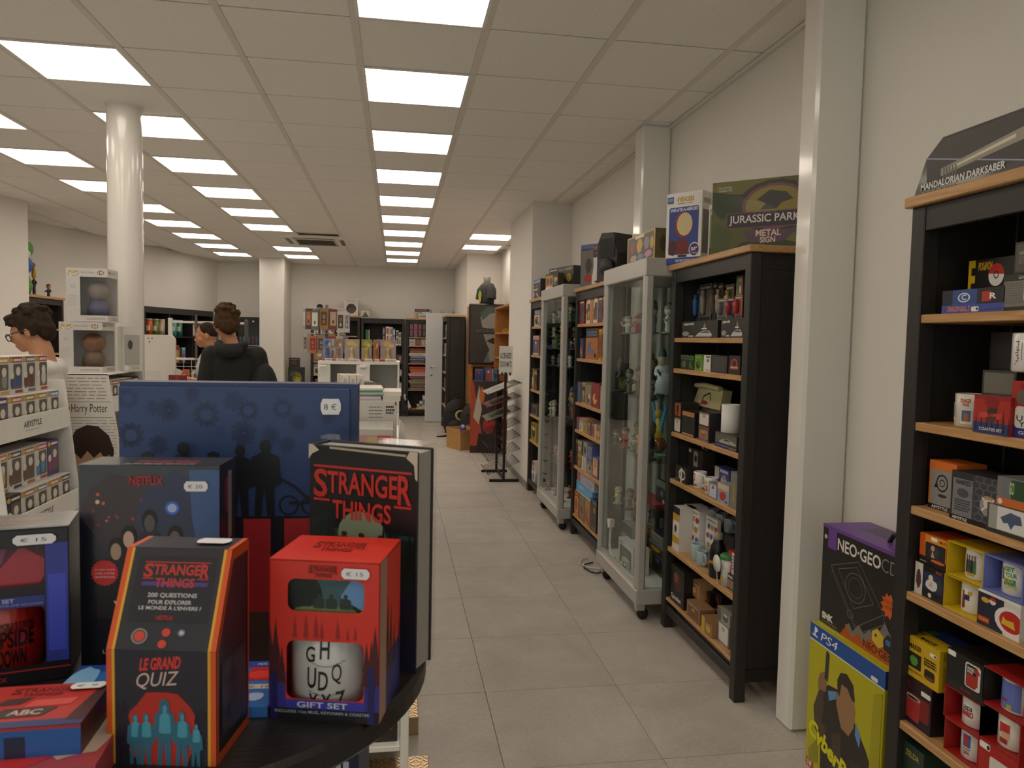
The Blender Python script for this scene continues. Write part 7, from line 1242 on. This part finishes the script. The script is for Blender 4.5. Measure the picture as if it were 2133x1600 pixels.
# --- big blue calendar box
w, d, h, a = .352, .05, .358, -.012
T = thing('calendar_box', 'large blue calendar box with black figures and firework marks', 'box', (-.234, 1.203, TZ), a); BL = mat('2c4172', .45, n=.06, ns=5)
MB().box(-w / 2, -d / 2, 0, w / 2 - .012, d / 2, h - .007, BL, .001).build('inner_box', T); MB().box(w / 2 - .012, -d / 2 + .004, 0, w / 2, d / 2, h, mat('26355f', .45)).build('lid_edge', T); MB().box(-w / 2, -d / 2 + .006, h - .007, w / 2 - .012, d / 2, h, mat('26355f', .45)).build('lid_edge', T)
p = Pr((-w / 2, -d / 2, 0), (w - .012, 0, 0), (0, 0, h - .007)); p.rect(0, 0, 1, .43, '15131a')
for i, (u, v, r, n) in enumerate([(.04, .95, .05, 22), (.14, .91, .036, 22), (.21, .90, .055, 34), (.37, .88, .062, 34), (.31, .97, .04, 20), (.49, .94, .05, 22), (.55, .9, .05, 30), (.53, .8, .06, 34), (.65, .79, .045, 26), (.70, .91, .05, 26), (.77, .85, .044, 24), (.72, .75, .04, 24), (.05, .79, .06, 34), (.165, .75, .046, 28), (.305, .73, .036, 22), (.43, .81, .026, 12), (.9, .87, .03, 20), (.91, .68, .055, 34), (.97, .8, .03, 16), (.34, .65, .01, 8), (.64, .67, .008, 8), (.8, .72, .007, 8)]): p.firework(u, v, r, n, '161a2c', .45 if i % 3 == 0 else .12)
for u, hh, wd, lh in ((.12, .3, 1.0, True), (.27, .34, 1.05, False), (.40, .3, 1.0, True), (.515, .33, .95, False), (.625, .35, 1.0, False)): p.person(u, .42, hh, '15141b', wd, lh)
p.ring(.73, .48, .045, .045, .18, '15141b'); p.ring(.83, .48, .045, .045, .18, '15141b'); p.line([(.69, .6), (.76, .56), (.83, .49), (.73, .49)], .012, '15141b')
p.rect(.53, -.0, .65, .42, '8a2026'); p.rect(.71, 0, .83, .42, '8a2026'); p.rect(.3, 0, .4, .28, '6a1a20'); p.build('printed_front', T)
price_tag(T, Pr((-w / 2, -d / 2, 0), (w - .012, 0, 0), (0, 0, h - .007)), .87, .885, .96, .955, '8 €')
# --- hardback book in a clear sleeve
a = -.507; w, d, h = .163, .046, .288; ox, oy = .012, .045
T = thing('hardback_book', 'worn black hardback with red title in a clear sleeve', 'book', (-.125 + ox + math.cos(a) * w / 2 - math.sin(a) * d / 2, .967 + oy + math.sin(a) * w / 2 + math.cos(a) * d / 2, TZ), a)
MB().box(-w / 2, -d / 2, 0, w / 2, -d / 2 + .004, h, mat('17161a', .4, n=.15, ns=8), .0015).build('front_cover', T); MB().box(-w / 2, d / 2 - .004, 0, w / 2, d / 2, h, mat('1d1b1f', .45), .0015).build('back_cover', T); MB().box(-w / 2, -d / 2 + .004, 0, -w / 2 + .004, d / 2 - .004, h, mat('17161a', .4)).build('spine', T)
MB().box(-w / 2 + .004, -d / 2 + .004, .003, w / 2 - .003, d / 2 - .004, h - .003, mat('a8a29a', .7, n=.15, ns=60, st=(1, 60, 1))).build('page_block', T)
p = Pr((-w / 2, -d / 2, 0), (w, 0, 0), (0, 0, h)); p.rect(.03, .35, .97, .62, '1c3a36'); p.ell(.5, .6, .22, .11, '8d9a80'); p.poly([(.03, .35), (.03, .66), (.2, .7), (.26, .58), (.3, .35)], '14201f'); p.poly([(.97, .35), (.97, .6), (.8, .6), (.74, .5), (.7, .35)], '14201f'); trees(p, .04, .3, .44, 5, '0f1716', 3, .2); trees(p, .68, .96, .44, 5, '0f1716', 5, .2)
for u in (.34, .5, .68): p.person(u, .47, .14, '3a1f1a', 1.6, False, True)
p.rect(.0, 0, 1, .36, '181a28'); st_logo(p, .05, .66, .95, .915, 'a82a20', '2a1210', -.0); p.poly([(.0, 1), (.04, 1), (.1, .975), (.03, .955), (.0, .93)], 'c9bda8'); p.poly([(1, 1), (.93, 1), (.9, .97), (.97, .94), (.98, .88), (1, .87)], 'c9bda8'); p.poly([(.2, .985), (.9, .975), (.9, .985), (.2, .995)], 'b5a88e'); p.build('printed_cover', T)
MB().box(-w / 2 - .0015, -d / 2 - .0015, -.0, w / 2 + .004, d / 2 + .0015, h + .008, FILM, .001).build('clear_sleeve', T)
# --- arcade-shaped quiz box
a = -.175; w = .11
T = thing('quiz_box', 'arcade-cabinet-shaped quiz box with orange edges on the table', 'game', placed((-.281, .769), a, w, .085), a); D0 = -.0425
prof = [(D0, 0), (D0, .117), (D0 + .042, .208), (-D0, .208), (-D0, 0)]
MB().prism(prof, -w / 2, w / 2, mat('26242f', .3, n=.08, ns=8), 'x').build('carton', T)
U = (w, 0, 0)
p = Pr((-w / 2, D0, 0), U, (0, 0, .117)); p.rect(0, 0, 1, 1, '2a2834'); p.rect(0, 0, .05, 1, 'b0481c'); p.rect(.05, 0, .075, 1, 'b8892a'); p.rect(.95, 0, 1, 1, 'b0481c'); p.rect(.925, 0, .95, 1, 'b8892a')
p.blob(.5, .28, .38, .4, '96281e', 3, 22, .2); p.blob(.16, .3, .09, .34, '1d1a26', 5, 12, .5); p.blob(.86, .3, .08, .34, '1d1a26', 6, 12, .5); p.text('LE GRAND', .3, .82, .68, .93, 'b0302c', .04, .25, .03); p.text('QUIZ', .26, .64, .68, .82, 'b8302c', .05, .25, .03); p.text('QUIZ', .275, .655, .665, .8, 'd8b8b0', -.0, .25, .03)
for u, hh, lh in ((.26, .46, False), (.36, .47, False), (.53, .6, True), (.69, .5, False), (.82, .38, False)): p.person(u, -.02, hh, '2a586c', .8, lh); p.person(u + .005, .1, hh * .72, '3f8094', .6, False, False)
p.build('printed_front', T)
p = Pr((-w / 2, D0, .117), U, (0, .042, .091)); p.rect(0, 0, 1, 1, '2c2a33'); p.rect(0, 0, .05, 1, 'b0481c'); p.rect(.05, 0, .075, 1, 'b8892a'); p.rect(.95, 0, 1, 1, 'b0481c'); p.rect(.925, 0, .95, 1, 'b8892a'); p.rrect(.13, .26, .88, .92, .03, '211f27'); p.rect(.2, .62, .82, .66, '3f2f6a')
st_logo(p, .2, .6, .82, .87, '9a2a24'); p.text('200 QUESTIONS', .28, .5, .74, .55, 'c4c2c4', .02); p.text('POUR EXPLORER', .3, .44, .7, .48, 'c4c2c4', .02); p.text("LE MONDE À L'ENVERS ?", .22, .385, .8, .43, 'c4c2c4', .02); p.text('NETFLIX', .4, .29, .56, .33, '8f2420', .03)
p.ell(.28, .13, .075, .075, '8d8a88'); p.ell(.28, .13, .06, .06, '3a2a2a'); p.ell(.28, .13, .05, .05, 'a83a30'); p.ell(.52, .17, .04, .04, 'a8382c'); p.ell(.5, .06, .04, .04, 'a8382c'); p.ell(.66, .17, .035, .035, '6a7088'); p.ell(.66, .17, .02, .02, 'b9bcc8'); p.build('printed_screen', T)
p = Pr((-w / 2, D0 + .042, .208), U, (0, .043, 0)); p.rect(0, 0, 1, 1, '2a282f'); p.rect(0, 0, .05, 1, 'b0481c'); p.rect(.95, 0, 1, 1, 'b0481c'); p.build('printed_top', T); price_tag(T, Pr((-w / 2, D0 + .042, .208), U, (0, .043, 0)), .58, .3, .9, .75, '')
q = MB(); ex = w / 2 + .0006
for i in range(5):
    (ya, za), (yb, zb) = prof[i], prof[(i + 1) % 5]; cy_, cz_ = .004, .1; s = .9
    q.add([(ex, ya, za), (ex, yb, zb), (ex, cy_ + (yb - cy_) * s, cz_ + (zb - cz_) * s), (ex, cy_ + (ya - cy_) * s, cz_ + (za - cz_) * s)], [(0, 1, 2, 3)], mat('b0481c', .35))
q.add([(ex, -.03, .02), (ex, .036, .02), (ex, .034, .1), (ex, -.03, .1)], [(0, 1, 2, 3)], mat('3a3440', .35, n=.6, ns=60)); q.build('printed_side', T)
# --- flat things between
T = carton('comic_album', 'blue comic album lying flat under the boxed games', 'book', (-.262, .91, TZ), -.05, .252, .12, .012, '2f5fa0', None, None, None, lambda p: (p.rect(0, .85, 1, 1, '27408c'), p.rect(.84, .55, 1, .85, 'a8242c'), p.blob(.9, .68, .08, .1, 'c0392c', 3), p.rrect(.84, .36, 1, .46, .01, 'd8d2cc'), p.text('€ 16', .87, .385, .97, .435, '33302e'), p.blob(.06, .6, .08, .4, '7fb4dc', 4), p.blob(.92, .2, .05, .1, 'a8c4e4', 6), p.text('MATT PIE', .86, .9, .99, .95, 'c9ccd8', .02)))
carton('comic_album', 'pink and red comic album under the coaster set, lower left', 'book', (-.375, .772, TZ), .06, .2, .13, .03, '8a3a3e', lambda p: (p.blob(.8, .5, .16, .4, 'b9a08c', 3), p.blob(.6, .3, .2, .3, 'a8242a', 4), p.blob(.3, .5, .2, .3, '57303c', 5)), None, None, lambda p: (p.blob(.85, .5, .2, .4, 'c0a898', 3), p.blob(.6, .2, .2, .2, 'a02a2c', 4)))
T = carton('coaster_box', 'red coaster set box lying flat in the lower left corner', 'box', (-.368, .776, TZ + .03), .03, .15, .088, .03, '7d1f1d', lambda p: (p.rect(0, 0, 1, 1, '1f4a86'), p.text('COASTER SET', .02, .62, .52, .88, 'c4ccd8', .02), p.rect(.3, 0, .4, .6, '16223a'), p.rect(.56, 0, .68, .7, '16223a'), p.rect(0, .9, 1, 1, '8a2a26')), lambda p: p.rect(0, 0, 1, 1, '3a1416'), None,
  lambda p: (p.rect(0, 0, 1, .14, '27305c'), p.rect(0, .14, 1, 1, '96261f'), p.poly([(.88, .1), (1, .1), (1, .9), (.94, .8)], '3a1416'), st_logo(p, .4, .7, .82, .94, '571210'), p.poly([(.0, .2), (.3, .3), (.42, .55), (.1, .45)], 'b03a2e'), p.poly([(.34, .5), (.52, .52), (.58, .68), (.42, .66)], '3a2220'), p.poly([(.56, .44), (.84, .46), (.86, .62), (.6, .6)], 'b0423a'), p.poly([(.38, .2), (.72, .22), (.78, .42), (.46, .42)], '33201f'), p.text('ABC', .5, .26, .7, .38, 'c9a8a0', .03)))
price_tag(T, Pr((-.075, -.044, .03), (.15, 0, 0), (0, .088, 0)), .76, .78, .98, .94, '€ 9')
# --- goods on the shelf under the table edge
carton('game_tray', 'red tray box on the shelf under the round table', 'box', (-.23, 1.0, .625), .3, .3, .2, .2, 'a0241a', None, None, None, lambda p: (p.rect(.05, .05, .95, .95, '8a1f18'),))
carton('game_box', 'navy game box with a pale picture under the round table', 'board game', (-.12, 1.2, .625), -.3, .16, .05, .3, '222a44', lambda p: (p.rect(.1, .2, .9, .8, '8f9cb0'), p.lines(.1, .84, .9, .94, 1, 'c9ccd4', 3)))
T = thing('tall_book', 'tall brown book on the white shelf run next to the round table', 'book', (0.0, 2.75, .861)); MB().box(-.03, -.1, 0, -.005, .1, .24, mat('6a3a24', .5)).build('book_cover', T); MB().box(-.028, -.098, .003, -.007, .102, .237, mat('b9b09c', .7)).build('book_pages', T)
GAIN = 1.0
# ================================================================== people
def remeshed(mb, name, T, vox, it=6, f=.5):
    o = mb.build(name, T); m = o.modifiers.new('skin_over', 'REMESH'); m.mode = 'VOXEL'; m.voxel_size = vox; m.use_smooth_shade = True
    s = o.modifiers.new('soften', 'SMOOTH'); s.factor = f; s.iterations = it
    return o
def hair_mat(h): return mat(h, .75, n=.4, ns=24, bump=.9, bs=60, st=(6, 1.2, 1.2), spec=.15)
def hand(mb, w, d, up, m, curl=.6):
    """palm and five curled fingers from wrist w towards d"""
    w = Vector(w); d = Vector(d).normalized(); up = Vector(up); up = (up - d * up.dot(d)).normalized(); s = d.cross(up)
    mb.tube([w, w + d * .035, w + d * .085], [.025, .034, .036], m, 10); mb.tube([w + d * .02 - s * .018, w + d * .08 - s * .022], [.016, .016], m, 8); mb.tube([w + d * .02 + s * .018, w + d * .08 + s * .022], [.016, .016], m, 8)
    for i, (o, L) in enumerate(((-.03, .06), (-.01, .072), (.011, .068), (.03, .052))):
        b = w + d * .08 + s * o; k = b + (d * math.cos(curl * .6) - up * math.sin(curl * .6)) * L * .5; e = k + (d * math.cos(curl * 1.8) - up * math.sin(curl * 1.8)) * L * .5; mb.tube([b, k, e], [.0095, .009, .0075], m, 8)
    t0 = w + d * .03 - s * .03; mb.tube([t0, t0 + d * .03 - s * .025 - up * .01, t0 + d * .06 - s * .025 - up * .025], [.013, .011, .009], m, 8)
def person(label, loc, rz, H, skin, shirt, pants, hairc, head_rot, arms, sleeve=.5, hair='short', hs=1.0, lean=0.0, build=1.0, hx=0.0):
    T = thing('person', label, 'person', loc, rz); k = H / 1.75; sk = mat(skin, .5, n=.05, ns=20); sh = mat(shirt, .85, n=.06, ns=25, bump=.3, bs=40); pt = mat(pants, .85, n=.1, ns=30)
    def L(y, z): return (lean * max(0, z - .95 * k)) * -1 + y
    el = Matrix.Diagonal((1, .64, 1, 1)).to_4x4()
    neck = Vector((0, L(.01, 1.45 * k), 1.45 * k)); hc = neck + Vector((0, -.02, .155 * k))
    HM = Matrix.Translation(neck + Vector((hx, 0, 0))) @ Matrix.Rotation(head_rot[2], 4, 'Z') @ Matrix.Rotation(head_rot[0], 4, 'X') @ Matrix.Rotation(head_rot[1], 4, 'Y') @ Matrix.Scale(hs * k, 4)
    b = MB()
    b.ball((0, .012, .175), (.074, .094, .098), sk, 20, HM); b.ball((0, -.035, .125), (.058, .06, .075), sk, 16, HM); b.ball((0, -.062, .072), (.03, .026, .024), sk, 12, HM); b.ball((0, -.078, .165), (.045, .016, .03), sk, 12, HM)
    b.tube([(0, -.082, .155), (0, -.106, .125), (0, -.094, .112)], [.009, .013, .009], sk, 10, M=HM); b.ball((0, -.088, .094), (.022, .011, .008), sk, 10, HM); b.ball((0, -.085, .083), (.02, .012, .008), sk, 10, HM)
    for s in (-1, 1): b.ball((s * .076, .012, .14), (.011, .02, .032), sk, 10, HM); b.ball((s * .04, -.05, .12), (.026, .026, .028), sk, 10, HM)
    b.tube([neck + Vector((0, .02, -.06)), neck + Vector((hx * .6, .005, .03)), HM @ Vector((0, .012, .1))], [.064 * k, .056 * k, .056 * k], sk, 16)
    tor = [(0, L(0, .95 * k), .93 * k), (0, L(0, 1.05 * k), 1.05 * k), (0, L(0, 1.18 * k), 1.18 * k), (0, L(0, 1.3 * k), 1.3 * k), (0, L(.01, 1.4 * k), 1.4 * k)]
    def torso(mb, g, m):
        P = [Vector((x, y / .64, z)) for x, y, z in tor]; r = [(.165 * build + g) * k, (.15 * build + g) * k, (.17 * build + g) * k, (.18 * build + g) * k, (.13 + g) * k]
        mb.tube(P, r, m, 24, M=el); mb.ball((tor[4][0], tor[4][1], 1.385 * k), ((.19 * build + g) * k, (.085 + g) * k, (.055 + g) * k), m, 20)
    torso(b, -.012, sk)
    for s in (-1, 1):
        b.tube([(s * .09 * k, 0, .95 * k), (s * .095 * k, -.01, .72 * k), (s * .1 * k, 0, .48 * k), (s * .1 * k, .02, .3 * k), (s * .1 * k, .02, .07 * k)], [.085 * k, .075 * k, .05 * k, .05 * k, .034 * k], sk, 14); b.tube([(s * .1 * k, .04, .035 * k), (s * .105 * k, -.1, .03 * k), (s * .11 * k, -.17, .025 * k)], [.034 * k, .035 * k, .024 * k], sk, 12)
    for sx, el_, wr, hd, up in arms:
        S = Vector((sx * .175 * build * k, tor[4][1], 1.375 * k)); b.tube([S, Vector(el_), Vector(wr)], [.05 * k, .042 * k, .029 * k], sk, 12); b.ball(el_, .042 * k, sk, 10); hand(b, wr, hd, up, sk)
    remeshed(b, 'body', T, .0055, 4)
    c = MB(); torso(c, .012, sh)
    for sx, el_, wr, hd, up in arms:
        S = Vector((sx * .175 * build * k, tor[4][1], 1.375 * k)); E_, W_ = Vector(el_), Vector(wr); t = min(1.0, sleeve * 2); e1 = S.lerp(E_, t); pts, rs = [S, e1], [.075 * k, .068 * k]; c.ball(S, .074 * k, sh, 14)
        if sleeve > .5: pts.append(E_.lerp(W_, (sleeve - .5) * 2)); rs.append(.052 * k)
        c.tube(pts, rs, sh, 14)
    remeshed(c, 'shirt', T, .009, 5)
    c = MB(); c.tube([(0, 0, 1.0 * k), (0, 0, .86 * k)], [.17 * k * build, .175 * k * build], pt, 20, M=el)
    for s in (-1, 1): c.tube([(s * .085 * k, 0, .92 * k), (s * .097 * k, -.01, .7 * k), (s * .1 * k, 0, .46 * k), (s * .1 * k, .02, .09 * k)], [.1 * k, .092 * k, .072 * k, .062 * k], pt, 16)
    remeshed(c, 'trousers', T, .01, 5)
    for s in (-1, 1):
        c = MB(); c.tube([(s * .1 * k, .06, .05), (s * .105 * k, -.06, .048), (s * .112 * k, -.19, .036)], [.046, .046, .034], mat('2a2827', .6), 12); c.box(s * .107 * k - .045, -.225, 0, s * .107 * k + .045, .1, .02, mat('c9c6c0', .6), .006); remeshed(c, 'shoe', T, .008, 4)
    c = MB(); hm = hair_mat(hairc)
    if hair == 'buzz': c.ball((0, .022, .186), (.077, .093, .094), hm, 22, HM)
    else:
        c.ball((0, .024, .192), (.081, .1, .098), hm, 22, HM); c.ball((0, .075, .14), (.07, .05, .07), hm, 16, HM)
        rn = random.Random(7)
        for i in range(34):
            a = rn.random() * 2 * pi; e = .25 + rn.random() * 1.2; x, y, z = .08 * math.sin(e) * math.cos(a), .024 + .1 * math.sin(e) * math.sin(a), .192 + .1 * math.cos(e)
            if y < -.05 and z < .2: continue
            c.ball((x, y, z), (.022, .026, .018), hm, 8, HM)
        if hair == 'fringe': c.tube([(-.05, -.05, .235), (0, -.085, .245), (.05, -.05, .235)], [.02, .024, .02], hm, 10, M=HM); c.tube([(-.02, -.08, .24), (.03, -.098, .21)], [.018, .006], hm, 8, M=HM)
        for s in (-1, 1): c.ball((s * .07, .035, .16), (.016, .05, .05), hm, 12, HM); c.ball((s * .072, -.012, .165), (.01, .02, .035), hm, 10, HM)
    o = remeshed(c, 'hair', T, .006, 2)
    if hair != 'buzz':
        if 'hair_clouds' not in bpy.data.textures: tx = bpy.data.textures.new('hair_clouds', 'CLOUDS'); tx.noise_scale = .028
        dm = o.modifiers.new('strands', 'DISPLACE'); dm.texture = bpy.data.textures['hair_clouds']; dm.strength = .008; dm.mid_level = .4
    for s in (-1, 1):
        e = MB(); e.ball((s * .03, -.072, .147), (.011, .008, .007), mat('d8d2ca', .3), 10, HM); e.ball((s * .03, -.0775, .147), .0042, mat('2a1f18', .3), 8, HM); e.build('eye', T)
    return T, HM, k
# man with glasses in a white T-shirt behind the left display
P1 = at(66, 700, Y=4.12)
T, HM, k = person('man with glasses and dark brown hair in a white T-shirt looking down', (P1.x + .02, 4.14, 0), -pi / 2 + .05, 1.735, 'b98462', 'd6d2cc', '3a3f4c', '33261c', (.32, 0, 0),
   [(-1, (-.24, -.06, 1.1), (-.15, -.3, 1.05), (.3, -1, .05), (0, 0, 1)), (1, (.24, -.06, 1.1), (.15, -.3, 1.05), (-.3, -1, .05), (0, 0, 1))], .3, 'fringe', .93, .0, .92)
g = MB(); bl = mat('16151a', .3)
for s in (-1, 1):
    g.tube([(s * .035 + .028 * math.cos(a * pi / 8), -.104, .142 + .02 * math.sin(a * pi / 8)) for a in range(16)], .0028, bl, 6, closed=True, M=HM); g.tube([(s * .063, -.104, .15), (s * .082, -.05, .155), (s * .083, .02, .15), (s * .08, .04, .135)], .003, bl, 6, M=HM)
g.tube([(-.008, -.106, .148), (.008, -.106, .148)], .003, bl, 6, M=HM); g.build('glasses_frame', T)
for s in (-1, 1): MB().lathe([(0, 0), (.027, 0)], GLASS, 16, M=HM @ Matrix.Translation((s * .035, -.104, .142)) @ Matrix.Diagonal((1, 1, .72, 1)).to_4x4() @ Matrix.Rotation(pi / 2, 4, 'X')).build('glasses_lens', T)
# man in black seen from behind
P2 = at(487, 700, Y=6.0)
T, HM, k = person('tall man in a black hooded top seen from behind at the counter', (P2.x, 6.0, 0), pi - .08, 1.80, 'a87450', '171717', '23252c', '46321f', (.1, 0, .5),
   [(-1, (-.235, -.02, 1.12), (-.22, -.22, 1.0), (.2, -1, .1), (0, 0, 1)), (1, (.21, .03, 1.14), (.21, -.12, .93), (-.3, -1, .1), (0, 0, 1))], .56, 'short', 1.06, .05, .95, .06)
h = MB(); h.tube([(.1 * math.cos(t), .055 + .075 * math.sin(t), 1.50 - .025 * math.sin(t)) for t in [i * pi / 9 for i in range(-1, 11)]], [.03] * 12, mat('1b1b1b', .9), 12); h.ball((0, .12, 1.45), (.11, .05, .055), mat('191919', .9), 16); remeshed(h, 'hood', T, .009, 5)
B = thing('shoulder_bag', 'black bag hanging on the right side of the man in black', 'bag', (P2.x + .24, 5.94, .9), .2); b = MB(); b.ball((0, 0, .2), (.11, .1, .26), mat('121212', .8, bump=.4, bs=40), 20); b.ball((.02, -.03, .1), (.1, .09, .14), mat('121212', .8), 18); remeshed(b, 'bag_body', B, .01, 4)
MB().tube([(-.05, .05, .4), (-.12, .1, .5), (-.16, .12, .56)], .012, mat('151515', .8), 8).build('strap', B); MB().tube([(.08, -.06, .3), (.1, -.09, .32), (.115, -.08, .27), (.12, -.05, .2)], .006, mat('1b1b1b', .7), 8).build('buckle_loop', B)
# customer with cropped hair in profile
P3 = at(432, 700, Y=7.5)
T, HM, k = person('man with cropped hair in a patterned pale shirt holding cards', (P3.x + .03, 7.5, 0), -pi / 2 + .1, 1.70, 'b07c58', 'b9b6b4', '2c3040', '2c211a', (.2, 0, 0),
   [(-1, (-.24, .0, 1.08), (-.14, -.25, 1.08), (.35, -1, .1), (0, 0, 1)), (1, (.26, -.02, 1.12), (.14, -.22, 1.15), (-.15, -1, .0), (0, 0, 1))], .42, 'buzz', 1.04, .04)
MB().lathe([(.034, -.014), (.037, -.012), (.037, .012), (.034, .014)], mat('1d1c1b', .4), 16, M=Matrix.Translation((.148, -.205, 1.148)) @ Matrix.Rotation(-.5, 4, 'Z') @ Matrix.Rotation(pi / 2, 4, 'X')).build('watch_strap', T); MB().lathe([(0, 0), (.019, 0), (.019, .008), (0, .008)], mat('c9c6c0', .25, metal=.6), 16, M=Matrix.Translation((.172, -.212, 1.17)) @ Matrix.Rotation(.9, 4, 'Y')).build('watch_case', T)
C = thing('card_fan', 'handful of cards held by the man in the patterned shirt', 'cards', (P3.x - .27, 7.4, 1.15), .4)
for i in range(4): MB().box(-.03, -.001 + i * .004, 0, .03, .001 + i * .004, .09, mat(['c9c4bc', 'a8a094', 'cfcabf', '8d867c'][i], .4), M=Matrix.Rotation(.5 - i * .14, 4, 'Y')).build('card', C)
